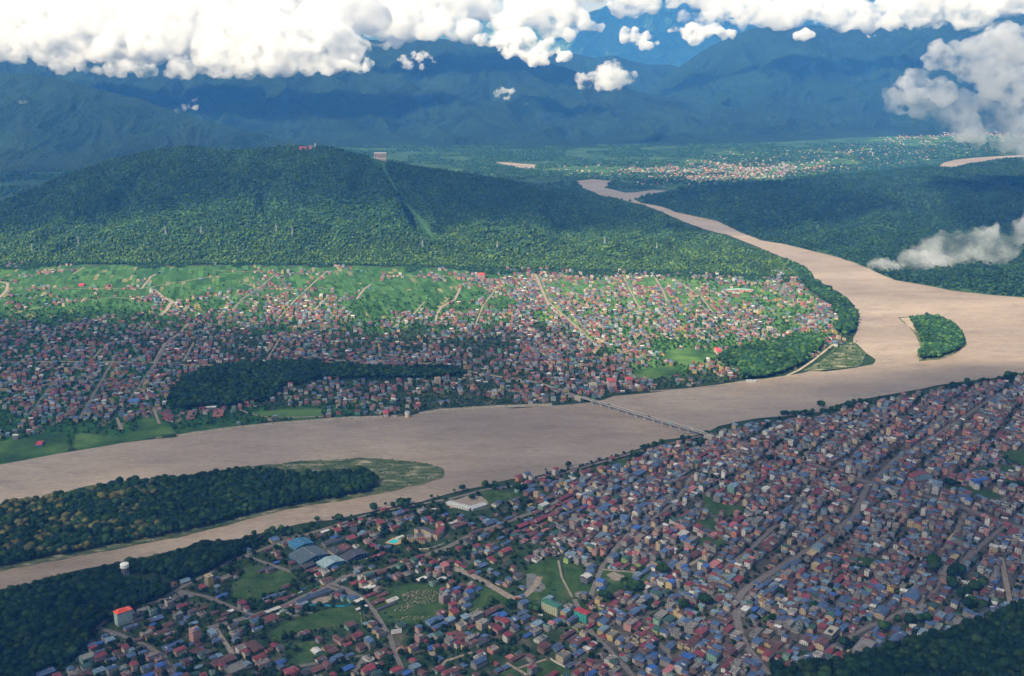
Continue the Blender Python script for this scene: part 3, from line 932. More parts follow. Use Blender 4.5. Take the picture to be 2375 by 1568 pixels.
RNG = np.random.default_rng(7)
NEAR_FORESTS = dict(
    island=[(-200, 1213), (0, 1180), (125, 1160), (275, 1130), (425, 1115), (575, 1097), (650, 1100), (690, 1110), (780, 1106), (862, 1098), (875, 1122), (850, 1144),
            (750, 1162), (700, 1170), (600, 1190), (500, 1218), (400, 1242), (300, 1260), (200, 1280), (100, 1298), (0, 1318), (-200, 1360)],
    riverside=[(-200, 1440), (0, 1386), (100, 1362), (150, 1350), (200, 1340), (275, 1322), (330, 1312), (345, 1312), (475, 1272), (560, 1262), (600, 1262),
               (540, 1300), (470, 1335), (410, 1350), (392, 1362), (385, 1385), (340, 1402), (300, 1425), (270, 1438), (238, 1450), (215, 1468), (200, 1500),
               (172, 1530), (100, 1560), (0, 1640), (-200, 1700)],
    corner=[(1790, 1590), (1800, 1780), (2900, 1780), (2900, 1290), (2480, 1370), (2372, 1406), (2340, 1420), (2235, 1460), (2170, 1482), (2080, 1508), (2030, 1522), (1960, 1540), (1870, 1548),
            (1810, 1560), (1780, 1580)],
    park=[(392, 930), (400, 905), (430, 880), (480, 862), (540, 850), (620, 845), (740, 842), (800, 850), (900, 858), (1000, 856), (1060, 862), (1075, 872), (1000, 880), (900, 880), (830, 880),
          (740, 880), (690, 895), (650, 900), (640, 925), (600, 935), (540, 945), (470, 945), (420, 955), (390, 945)],
    headland=[(1715, 870), (1710, 850), (1740, 835), (1760, 810), (1810, 795), (1840, 780), (1900, 785), (1915, 800), (1880, 830), (1860, 848), (1830, 862), (1780, 876), (1740, 880), (1715, 882)],
    headland2=[(1660, 838), (1690, 815), (1740, 805), (1780, 800), (1840, 790), (1800, 822), (1740, 842), (1700, 850)],
    eastbank=[(1820, 606), (1870, 628), (1888, 655), (1937, 683), (1967, 702), (1988, 730), (1985, 768), (1960, 780), (1935, 770), (1950, 745), (1930, 715), (1900, 690), (1865, 665), (1850, 640), (1830, 625)],
    isle2=[(2110, 742), (2150, 738), (2180, 741), (2212, 757), (2232, 780), (2238, 800), (2213, 820), (2175, 831), (2135, 836), (2130, 826), (2140, 805), (2130, 775)],
)
FS = {}
for nm, per, r0, r1, tmp, dark, yel in (('island', 62, 4.2, 7.2, CR_NEAR, .66, .0), ('riverside', 60, 4.2, 7.0, CR_NEAR, .58, .0), ('corner', 60, 4.5, 7.5, CR_NEAR, .55, 0),
                                        ('park', 70, 4.5, 7, CR_MID, .75, 0), ('headland', 70, 4.5, 7.5, CR_MID, 1.15, 0), ('headland2', 75, 4.5, 7.5, CR_MID, 1.15, 0),
                                        ('eastbank', 75, 4.5, 7.5, CR_MID, 1.0, 0), ('isle2', 60, 4.5, 6.5, CR_MID, 1.15, 0)):
    P = fill(NEAR_FORESTS[nm], per, RNG, 1.0)
    P = P[in_view(P)]
    cl = np.zeros(len(P), bool)
    for tl, qx, qy, rr in (('A', 1195, 260, 15), ('A', 1225, 300, 14), ('A', 1350, 270, 18), ('A', 1500, 300, 22), ('A', 1420, 330, 16), ('A', 800, 560, 7), ('A', 1580, 330, 14), ('A', 1180, 300, 10)):
        c_ = G(*TD(tl, qx, qy), 1)
        cl |= np.hypot(P[:, 0] - c_[0], P[:, 1] - c_[1]) < rr
    P = P[~cl]
    R = RNG.uniform(r0, r1, len(P)) * RNG.choice([.7, 1, 1, 1.25], len(P))
    Z = RNG.uniform(1.5, 9, len(P))
    col = tints(len(P), RNG, dark, P)
    if nm == 'island':
        dx, dy = to_D(P)
        lk = np.array([noise.noise((p[0] / 60, p[1] / 60, 9)) for p in P])
        yw = (dx < 420) & (RNG.random(len(P)) < np.clip(.34 + lk * .9 - dx / 1200, 0, .7)) & (dy < 1290)
        col[yw] = np.array([.13, .125, .042]) * RNG.uniform(.7, 1.2, (yw.sum(), 1))
    FS[nm] = dict(P=P, R=R, Z=Z, col=col, temps=tmp)

# solitary and bank trees of the near side: (tile, x, y, radius)
SOLO = [('E', 1790, 700, 15), ('E', 1840, 690, 13), ('E', 1460, 720, 11), ('E', 1068, 850, 12), ('E', 205, 1010, 10), ('E', 50, 1020, 9), ('E', 1700, 690, 9), ('E', 1870, 650, 11),
        ('E', 2155, 570, 6), ('E', 2230, 565, 5), ('E', 1610, 660, 6), ('E', 1200, 800, 6), ('F', 130, 480, 11), ('F', 410, 430, 10), ('F', 440, 430, 8), ('F', 530, 440, 9), ('F', 265, 590, 9),
        ('F', 520, 480, 9), ('F', 1135, 250, 5), ('F', 1390, 200, 9), ('F', 50, 500, 7), ('F', 2190, 80, 12), ('F', 800, 470, 13), ('F', 850, 480, 10), ('F', 900, 640, 11), ('K', 1415, 130, 12),
        ('Q', 1435, 320, 14), ('Q', 885, 490, 10), ('Q', 900, 450, 9), ('B', 320, 660, 10), ('B', 440, 250, 9), ('B', 390, 960, 9), ('B', 90, 560, 13), ('B', 2290, 520, 12), ('C', 1560, 230, 14),
        ('C', 1190, 370, 13), ('C', 1250, 380, 12), ('C', 1350, 380, 12), ('C', 1000, 470, 13), ('C', 1920, 510, 14), ('C', 1720, 560, 13), ('C', 850, 480, 8), ('C', 100, 540, 11), ('C', 300, 590, 13),
        ('D', 1740, 220, 22), ('D', 880, 920, 14), ('D', 1090, 320, 11), ('D', 600, 560, 10), ('D', 1910, 250, 16), ('D', 1990, 230, 16), ('D', 1900, 360, 15), ('D', 2100, 400, 16), ('D', 2200, 360, 14),
        ('D', 1990, 450, 14), ('D', 2060, 560, 17), ('D', 2200, 560, 14), ('D', 1520, 700, 14), ('D', 1600, 690, 13), ('D', 1400, 690, 10), ('D', 180, 690, 10), ('D', 1280, 780, 13),
        ('L', 1980, 220, 10), ('L', 2200, 180, 11), ('L', 2140, 120, 9), ('L', 1760, 200, 9), ('L', 1450, 400, 10), ('L', 1510, 410, 10), ('L', 1850, 460, 10), ('L', 2210, 420, 11), ('L', 2340, 450, 12)]
BANKS = [('E', [(0, 1100), (150, 1060), (330, 1010), (500, 950), (700, 900), (930, 860)], 26, 22, 5.5),
         ('Q', [(2020, 235), (2090, 225), (2160, 215), (2240, 200), (2300, 190), (2375, 180)], 40, 18, 8),
         ('Q', [(1265, 365), (1330, 358), (1400, 350), (1480, 345), (1540, 325), (1640, 300), (1700, 290)], 46, 14, 6.5),
         ('Q', [(600, 520), (680, 495), (760, 485), (830, 465)], 26, 12, 5), ('Q', [(150, 640), (300, 605), (440, 565), (560, 530)], 20, 7, 3.5),
         ('A', [(1290, 150), (1500, 100), (1700, 60), (1900, 30)], 30, 10, 6)]
P_, R_, Z_ = [], [], []
for tl, x, y, r in SOLO:
    p = G(*TD(tl, x, y), 0.9)
    for k in range(1 if r < 9 else 3):
        P_.append((p[0] + RNG.normal() * r * .35 * (k > 0), p[1] + RNG.normal() * r * .35 * (k > 0), .9))
        R_.append(r * (.8 if k else .72) * RNG.uniform(.6, .8))
        Z_.append(r * .35)
for tl, ln, n, wdt, r in BANKS:
    lw = [Vector(q) for q in wpoly(TP(tl, ln))]
    for k in range(n):
        i = RNG.integers(0, len(lw) - 1)
        q = lw[i].lerp(lw[i + 1], RNG.random())
        P_.append((q.x + RNG.normal() * wdt * .35, q.y + RNG.normal() * wdt * .5, .9))
        R_.append(r * RNG.uniform(.6, 1.1))
        Z_.append(r * .3)
SOLOT = dict(P=np.array(P_), R=np.array(R_), Z=np.array(Z_), temps=CR_NEAR)
SOLOT['col'] = tints(len(P_), RNG, .9)


# ================================================================== HOUSES
def wang(tile, a, b_):
    p, q = G(*TD(tile, *a)), G(*TD(tile, *b_))
    return math.atan2(q[1] - p[1], q[0] - p[0])


A_EAST = wang('Q', (1110, 1150), (1650, 680))
A_WEST = wang('P', (960, 1350), (1600, 1110))
A_FARL = wang('P', (370, 375), (520, 115))
A_FARR = wang('R', (170, 1420), (95, 1240))


def near_angle(dx):
    t_ = min(1, max(0, (dx - 1050) / 400))
    return A_WEST + (A_EAST - A_WEST) * t_


def tup(c, k):
    return tuple(v * k for v in c)


def gen_house(w, d, fl, rc, wc, rnd, lod=0, parts=None):
    """one house at the origin; parts: dict name -> MB (0 paint, 1 tin, 2 glass)"""
    if parts is None:
        one = MB()
        parts = dict.fromkeys(('wall', 'roof', 'stair_tower', 'water_tank', 'floor_slab'), one)
    wall, roof, slab = parts['wall'], parts['roof'], parts['floor_slab']
    fh = 3.1 if fl > 1 else 3.6
    big = w * d > 330
    h = fl * fh + (1.5 if big and fl == 1 else 0)
    vv = rnd.uniform(.82, 1.15)
    cw = tup(WALL[wc], vv)
    x, y = w / 2, d / 2
    side = cw if rnd.random() < .55 or wc in 'gb' else tup(WALL['g'], rnd.uniform(.8, 1.1))
    p = [(-x, -y), (x, -y), (x, y), (-x, y)]
    blank = rnd.choice([0, 1, 2, 3]) if not big else 9
    for i in range(4):
        (ax, ay), (bx, by) = p[i], p[(i + 1) % 4]
        cc = side if i == blank else cw
        wall.quad([(ax, ay, -2), (bx, by, -2), (bx, by, h), (ax, ay, h)], 0, cc)
        if i == blank:
            continue
        L = math.hypot(bx - ax, by - ay)
        ux, uy = (bx - ax) / L, (by - ay) / L
        nx_, ny_ = uy * .06, -ux * .06
        for f in range(fl):
            z0 = f * (h / fl) + 1.0
            z1 = z0 + 1.35
            if lod >= 2:
                s0, s1 = .12 * L, .88 * L
                wall.quad([(ax + ux * s0 + nx_, ay + uy * s0 + ny_, z0), (ax + ux * s1 + nx_, ay + uy * s1 + ny_, z0),
                           (ax + ux * s1 + nx_, ay + uy * s1 + ny_, z1), (ax + ux * s0 + nx_, ay + uy * s0 + ny_, z1)], 0, tup(cw, .35))
                continue
            n = max(1, int(L / (4.2 if lod else 3.4)))
            for k in range(n):
                c_ = (k + .5) * L / n
                hw = .75
                s0, s1 = c_ - hw, c_ + hw
                wall.quad([(ax + ux * s0 + nx_, ay + uy * s0 + ny_, z0), (ax + ux * s1 + nx_, ay + uy * s1 + ny_, z0),
                           (ax + ux * s1 + nx_, ay + uy * s1 + ny_, z1), (ax + ux * s0 + nx_, ay + uy * s0 + ny_, z1)], 2)
    if fl > 1 and lod < 2:
        cs = tup((.5, .47, .43) if rnd.random() < .7 else WALL[rnd.choice('wcp')], rnd.uniform(.7, 1.1))
        bal = rnd.random() < .7
        for f in range(1, fl):
            z = f * h / fl
            e = .35
            slab.box(-x - e, x + e, -y - (1.3 if bal else e), y + e, z - .14, z + .14, 0, cs, True)
            if bal:
                slab.box(-x - e, x + e, -y - 1.36, -y - 1.28, z + .15, z + 1.0, 0, cs, True)
    cr = tup(ROOF[rc], rnd.uniform(.8, 1.2))
    if rc in 'g' or (rc == 'k' and fl > 2):
        roof.box(-x - .3, x + .3, -y - .3, y + .3, h, h + .25, 0, cr, True)
        pc = tup(cw, 1.0)
        for a in ((-x - .3, x + .3, -y - .3, -y - .1), (-x - .3, x + .3, y + .1, y + .3), (-x - .3, -x - .1, -y - .1, y + .1), (x + .1, x + .3, -y - .1, y + .1)):
            roof.box(a[0], a[1], a[2], a[3], h + .26, h + 1.1, 0, pc)
        if lod < 2:
            sx, sy = rnd.choice([-1, 1]) * (x - 2), rnd.choice([-1, 1]) * (y - 2)
            parts['stair_tower'].box(sx - 1.5, sx + 1.5, sy - 1.7, sy + 1.7, h + .25, h + 2.9, 0, cw)
            parts['stair_tower'].box(sx - 1.8, sx + 1.8, sy - 2, sy + 2, h + 2.9, h + 3.1, 1, tup(ROOF[rnd.choice('bmgrg')], 1), True)
            tx, ty = -sx * .6, sy * .5
            parts['water_tank'].tube((tx, ty, h + .25), (tx, ty, h + 1.9), .8, .75, 7, 0, rnd.choice([(.03, .03, .03), (.5, .5, .5), (.05, .1, .25)]))
    else:
        e = .7
        openf = fl > 1 and rnd.random() < .45 and not big
        zr = h + (2.0 if openf else .05)
        if openf:
            roof.box(-x, x, -y, y, h, h + .2, 0, WALL['g'])
            for sx in (-1, 1):
                for sy in (-1, 1):
                    wall.box(sx * (x - .3) - .15, sx * (x - .3) + .15, sy * (y - .3) - .15, sy * (y - .3) + .15, h + .2, zr + .1, 0, WALL['g'])
            parts['stair_tower'].box(-x + .5, -x + 3.4, -y + .8, y - 1.4, h + .2, zr - .05, 0, cw)
        rise = (.16 if not big else .13) * min(w, d) * rnd.uniform(.6, 1.3)
        hip = rc == 'm' and fl >= 2 and w < 22 and rnd.random() < .5
        mono = fl > 1 and not big and rnd.random() < .25
        X, Y_ = x + e, y + e
        along = w >= d
        P0 = [(-X, -Y_), (X, -Y_), (X, Y_), (-X, Y_)]
        if mono:
            z2 = zr + rise * 1.1
            roof.quad([(-X, -Y_, zr), (X, -Y_, zr), (X, Y_, z2), (-X, Y_, z2)], 1, cr)
            roof.quad([(-X, Y_, z2 - .15), (X, Y_, z2 - .15), (X, -Y_, zr - .15), (-X, -Y_, zr - .15)], 1, tup(cr, .8))
            wall.quad([(-x, y, zr - .2), (-x, y, z2 - .2), (-x, -y, zr - .2)], 0, cw)
            wall.quad([(x, y, zr - .2), (x, -y, zr - .2), (x, y, z2 - .2)], 0, cw)
            wall.quad([(x, y, zr - .2), (x, y, z2 - .25), (-x, y, z2 - .25), (-x, y, zr - .2)], 0, cw)
        else:
            if along:
                r0, r1 = (-X + (Y_ if hip else 0), 0), (X - (Y_ if hip else 0), 0)
                S = [(0, 1, 1, 0), (2, 3, 0, 1)]
                f1 = [P0[0], P0[1], r1, r0]
                f2 = [P0[2], P0[3], r0, r1]
                g1, g2 = [P0[1], P0[2], r1], [P0[3], P0[0], r0]
            else:
                r0, r1 = (0, -Y_ + (X if hip else 0)), (0, Y_ - (X if hip else 0))
                f1 = [P0[1], P0[2], r1, r0]
                f2 = [P0[3], P0[0], r0, r1]
                g1, g2 = [P0[0], P0[1], r0], [P0[2], P0[3], r1]
            zt = zr + rise
            for f_ in (f1, f2):
                roof.quad([(*f_[0], zr), (*f_[1], zr), (*f_[2], zt), (*f_[3], zt)], 1, cr)
                roof.quad([(*f_[3], zt - .2), (*f_[2], zt - .2), (*f_[1], zr - .2), (*f_[0], zr - .2)], 1, tup(cr, .8))
            for g_ in (g1, g2):
                if hip:
                    roof.quad([(*g_[0], zr), (*g_[1], zr), (*g_[2], zt)], 1, cr)
                else:
                    k_ = .97
                    wall.quad([(g_[0][0] * k_, g_[0][1] * k_, zr - .1), (g_[1][0] * k_, g_[1][1] * k_, zr - .1), (g_[2][0] * k_, g_[2][1] * k_, zt - .2)], 0, cw)
            if rc in 'rmb' and w * d > 120 and lod < 2:   # patches of newer and older sheets
                for q in range(rnd.randint(1, 3)):
                    if along:
                        a0 = rnd.uniform(-X, X - 4)
                        a1 = a0 + rnd.uniform(2, 4)
                        s_ = rnd.choice([-1, 1])
                        pts = [(a0, s_ * Y_, zr + .05), (a1, s_ * Y_, zr + .05), (a1, s_ * .3, zt - .3 * rise / Y_ + .05), (a0, s_ * .3, zt - .3 * rise / Y_ + .05)]
                        roof.quad(pts if s_ < 0 else pts[::-1], 1, tup(ROOF[rnd.choice('rrlwgmb')], .8))
    return parts, h


NEARH = {
'A': '''1605 470 14 12 3 k w;1705 540 10 10 2 m c;1690 600 16 12 3 g g;1830 580 16 10 2 r g;1915 600 14 12 2 g c;1930 545 12 8 1 r b;2040 590 14 8 1 r b;2140 605 16 8 1 r b
2105 655 18 9 1 r b;1775 645 9 10 2 b g;1835 690 16 9 2 l g;2105 430 22 9 1 B s;2300 505 14 12 3 m g;2345 545 9 10 2 m w;2190 575 10 8 1 w g;2010 775 12 16 2 l w;2050 850 14 12 2 b g
2225 780 14 12 3 g w;2215 705 18 10 2 k c;2300 740 26 9 1 t g;2290 925 16 14 3 g w;1490 795 44 10 1 r y;1390 780 20 12 2 g c;1590 840 12 8 1 r y;1240 720 24 9 2 b p;1040 845 16 12 2 l g
995 805 10 8 3 b l;880 900 14 10 2 b s;940 880 12 8 1 B g;1070 925 34 7 1 r b;950 955 16 5 1 b g;1190 925 10 14 3 m c;1250 950 9 9 2 l m;1320 930 20 10 1 g g;1355 965 12 10 3 b w
1245 1005 14 12 3 b y;1440 985 20 14 3 g p;1640 895 38 10 1 b g;1710 945 20 12 3 m y;1870 950 24 16 1 r k;1885 893 10 8 1 r b;1815 890 9 8 1 b g;830 1005 24 18 3 g m;950 1005 20 10 2 m p
1050 1040 18 10 1 b y;470 1035 13 10 2 g c;1060 1110 16 12 4 b p;820 1100 16 12 2 t w;1170 1110 14 12 3 g m;1275 1085 12 14 3 m c;1380 1105 14 12 3 b y;1520 1085 14 14 3 B g;1515 1030 14 10 2 g p
940 1145 18 14 2 l m;430 1165 30 16 1 b k;710 1160 18 14 2 g c;1200 1165 16 12 3 g p;1400 1185 22 10 2 B g;1690 1090 14 10 1 b y;1705 1130 18 10 1 b k;1880 1108 14 8 1 l g;1780 1050 16 12 2 r b
2120 1050 42 22 1 r b;2245 1120 34 26 1 g g;1855 1170 12 10 1 t g;1690 1180 14 12 2 B g;1750 1200 16 14 2 r b;2350 1080 10 12 2 l g;2335 965 10 12 3 m c;2180 1195 26 8 1 r b
1250 600 14 14 3 g b;1365 560 22 14 2 g g;1450 565 14 10 3 g m;1310 655 20 8 1 k p;1160 1000 12 8 1 r c;1450 705 10 8 1 B g;865 765 12 8 1 r g;1330 840 14 8 1 g b''',
'B': '''250 115 12 8 1 B k;550 140 24 20 1 k b;590 190 26 14 1 r b;690 180 18 12 1 g w;720 205 16 10 2 g w;190 180 16 12 2 k b;110 190 16 12 1 k b;440 175 20 12 1 k b;410 110 22 14 1 r b
725 275 24 12 2 r w;1035 160 16 14 2 g g;1010 200 10 10 2 l g;1250 200 26 14 1 r g;1400 230 14 14 3 r p;1500 220 24 16 1 g g;1350 100 16 10 1 r b;1470 105 14 14 3 r c;1440 140 18 12 2 t m
1560 90 12 16 3 t m;1600 60 20 8 1 m b;1690 145 14 12 3 t p;1745 105 16 12 3 m p;1795 160 14 12 3 l p;1850 145 14 14 4 p p;1775 210 12 12 3 g p;1220 45 36 9 1 m b;1880 110 26 12 1 r b
2210 140 22 12 1 b k;2100 205 14 9 1 m g;2165 210 12 9 1 b g;1820 270 18 12 1 w g;1630 270 22 10 1 w b;1210 270 10 8 1 b m;1050 245 8 10 3 g w;1130 235 22 10 3 t c;1160 300 14 14 3 g c
1070 305 12 10 4 m c;1120 355 26 18 1 w b;1210 355 11 11 3 g g;990 310 16 12 1 m b;1145 420 26 7 1 m p;1255 420 24 10 1 r b;1220 480 28 12 1 r b;1350 470 24 12 1 w y;1290 530 46 6 1 k y
1060 545 24 6 1 w g;1030 475 18 10 1 w g;830 395 30 7 1 k w;340 340 18 12 1 r b;310 410 14 12 1 b k;380 435 22 10 1 r b;190 440 28 8 1 b w;290 470 26 9 1 m w;140 495 24 9 1 r b
490 505 24 12 1 l b;370 525 26 10 1 r s;440 545 24 10 1 r g;215 565 30 9 1 w k;280 600 12 8 1 w r;200 660 30 9 1 r g;70 620 24 10 1 r b;50 660 16 14 1 b m;70 740 20 10 1 b w
1830 365 9 8 5 m g;1870 385 10 12 4 l g;1840 420 14 14 5 g g;1960 370 14 10 2 B b;1960 400 14 12 4 m g;2010 340 12 8 2 r b;2095 355 20 8 3 m g;2080 390 14 14 5 B g;2165 365 12 12 1 B g
2055 470 12 9 2 b g;2055 520 16 12 2 b g;1925 515 15 11 3 m g;1815 585 12 12 3 m g;1940 590 16 14 3 m y;1755 665 34 16 1 b l;1810 705 36 11 2 b p;1900 660 16 14 2 l c;2010 700 16 16 3 g c
2045 640 14 12 2 l g;2145 600 26 16 3 g g;2205 675 18 16 4 g c;2290 580 36 14 1 r b;2350 550 24 12 1 r b;2360 655 10 14 3 m g;2355 740 14 14 3 m p;1430 700 16 12 2 t g
1165 700 14 14 3 r y;1195 750 14 14 2 b y;1235 770 16 14 3 k c;510 780 20 12 2 r l;1020 810 18 14 2 m b;950 825 14 10 1 r b;1140 865 12 14 4 b m;1055 920 14 14 2 r b;930 890 14 8 1 m p
785 950 18 14 1 r b;825 1010 22 9 1 b g;945 995 14 9 1 b g;780 1050 14 10 1 b g;630 950 14 16 1 w w;675 1030 18 12 1 r w;1130 1030 14 20 1 g w;1235 980 14 14 2 g p;1225 1080 14 12 1 r b
1140 1115 18 14 2 m y;1205 1160 16 12 2 t g;930 1115 20 12 1 B k;730 1085 12 14 2 r c;290 1060 16 12 1 B k;95 1070 12 14 3 g p;155 1050 10 16 3 g g;45 920 20 36 1 r b;180 945 12 10 1 r s
390 1135 22 18 3 m s;540 1150 20 18 1 k g;640 1130 26 16 1 r b;1605 805 10 14 4 g p;1655 850 6 16 1 m b;1720 810 14 10 1 l b;1790 795 14 12 3 t c;1900 840 14 16 4 g g;2000 825 14 14 3 r p
2090 825 18 12 3 g g;2195 870 26 18 1 k g;2110 880 20 10 2 r y;2225 810 10 10 2 b k;1440 935 14 12 2 g s;1550 920 18 12 2 r y;1725 925 14 12 1 B k;1770 905 10 10 3 r b;2185 1000 24 8 2 g w
2175 1055 26 14 3 b g;1565 1095 16 14 3 l g;1500 1155 20 10 1 B g;1390 1140 20 10 2 m w;1790 1120 16 14 2 m m;1860 1165 12 10 3 m p;1640 1150 12 14 2 r b;2310 930 16 14 2 g s;1860 905 8 14 1 r s''',
'C': '''220 500 18 14 3 b g;360 520 18 16 1 t g;620 570 16 14 3 l y;650 530 16 14 2 g w;690 655 30 10 2 b g;740 725 20 14 2 g G;885 620 18 16 4 r b;985 670 22 14 2 b y;860 710 26 8 1 m b;655 65 22 12 3 b G
1075 50 22 14 4 b g;1200 65 18 14 3 t G;1350 105 30 14 2 m G;1240 45 14 14 2 m b;1060 145 20 6 1 l w;1190 145 28 8 1 r g;1390 190 48 8 1 b g;1305 235 16 13 2 l g;870 155 24 10 2 b g
850 200 24 10 2 b w;820 240 18 16 4 w k;965 285 14 16 4 B g;965 360 20 8 1 B w;1470 250 14 10 3 b c;1540 285 18 16 3 g w;1615 265 16 10 2 m g;1620 295 16 14 4 B y;1690 295 14 16 3 g g
1795 325 18 14 3 m y;1720 130 24 16 2 g c;1750 160 22 8 2 B g;1770 185 16 14 4 b g;1640 140 30 18 1 b g;1950 155 14 14 4 B g;1920 120 14 10 2 b m;1890 215 22 12 2 b g;2040 130 26 16 1 p p
2050 180 16 8 1 b g;2090 155 18 8 1 m b;2220 185 18 14 2 l g;2190 170 14 10 2 m g;2150 230 18 10 2 g m;2270 270 24 12 2 m b;2180 65 16 10 2 b g;1960 50 16 10 4 g c;1850 40 34 16 1 r b
2340 50 14 10 3 l m;1380 320 16 9 1 p s;1120 415 30 12 1 r b;1495 410 16 14 3 t g;1580 390 20 10 2 t g;1640 450 18 14 5 b g;1290 445 22 8 1 b g;1340 480 20 14 2 g g;1480 500 18 10 2 m g
1620 510 16 14 4 g g;1850 445 14 14 3 b g;1940 460 18 12 2 b p;1960 350 16 12 2 r p;2010 390 16 12 2 g g;2085 455 16 8 1 m b;1085 500 20 12 1 m y;970 520 16 12 2 r G;870 490 26 8 1 r b
985 585 14 12 2 b w;1130 590 14 10 2 b g;1275 575 30 13 3 b b;1165 620 14 12 3 b g;1360 545 12 10 2 b g;1235 685 20 16 4 g p;1300 715 26 8 2 m p;1440 735 22 16 1 m g;1535 610 28 18 1 g g
1605 660 26 16 1 t g;1635 715 22 10 1 b g;1490 755 16 14 2 t G;1660 760 18 14 3 g g;1785 685 18 14 3 b p;1820 710 22 18 4 g g;1910 760 26 16 3 m b;1830 870 50 16 1 r c;1975 690 18 8 1 m b
2140 690 34 12 1 r b;2170 750 24 10 2 m b;2240 795 20 14 2 g w;2080 810 16 12 2 b g;2255 850 12 10 2 b y;2265 910 28 12 2 g s;1065 790 20 14 3 g y;1145 850 18 12 2 b c;1285 825 10 12 3 k c
1365 795 22 8 2 m b;1440 860 22 10 3 m c;1375 905 18 12 3 m b;1425 915 14 14 3 b g;1230 915 16 12 3 b b;1620 910 24 12 2 b g;1375 840 14 10 2 g c;2070 920 12 16 5 b b;2025 975 14 18 4 b m
2180 960 20 16 3 r b;1895 980 14 18 3 m b;1825 995 10 16 3 b b;1775 1015 16 18 3 B b;1580 1045 10 20 3 b g;1335 1045 12 16 3 b b;1435 1030 16 16 3 b g;1465 985 10 10 2 B g;1720 1085 20 16 4 b w
1860 1100 22 12 3 g b;1940 1085 16 10 2 b c;1600 1140 28 12 2 p w;1440 1110 14 14 3 B w;1480 1150 14 14 3 b g;1215 1005 18 10 2 g l;1050 1025 20 14 3 g w;1075 1055 14 10 3 t c;975 1105 16 9 2 m b
970 1155 18 12 2 r w;1090 1140 28 10 1 g g;870 1165 20 10 3 B b;730 1165 16 12 3 m g;490 1180 26 10 1 m b;310 1110 16 10 4 m g;2170 1080 40 8 2 m w;2030 1105 20 8 1 l c;2350 1065 16 16 3 b g
2160 1170 14 10 2 m g;2230 1140 20 12 2 g w;2340 1010 24 10 1 r c;600 985 22 16 4 g c;740 975 24 12 1 b g;670 1090 20 9 1 b k;750 1070 20 8 1 g b;540 920 20 18 1 b l;730 870 28 14 2 r m
660 790 44 10 1 r b;690 840 30 9 1 r b;570 880 16 8 1 r s;280 795 30 8 1 B k;75 810 16 12 3 m w;140 735 14 12 2 b g;45 680 14 14 3 m g;350 700 22 14 2 l c;230 645 22 12 2 b y;130 660 16 14 3 b g
340 755 20 14 2 g g;450 715 10 12 3 g m;495 695 10 12 3 p c;160 1015 30 9 1 r b;90 1010 12 10 1 p b;175 970 12 8 1 t g;50 1110 12 10 1 b b;210 430 8 7 1 b l;25 620 16 12 2 B k
1280 250 8 6 1 b g;1150 455 14 12 1 r b;1240 480 14 12 2 g g;1100 545 16 10 1 r b;1220 560 12 12 2 r b;2230 500 22 14 2 g b;2080 520 20 12 1 g g;1710 460 14 12 2 m g;1760 480 14 10 1 r b;2330 560 16 12 2 w w''',
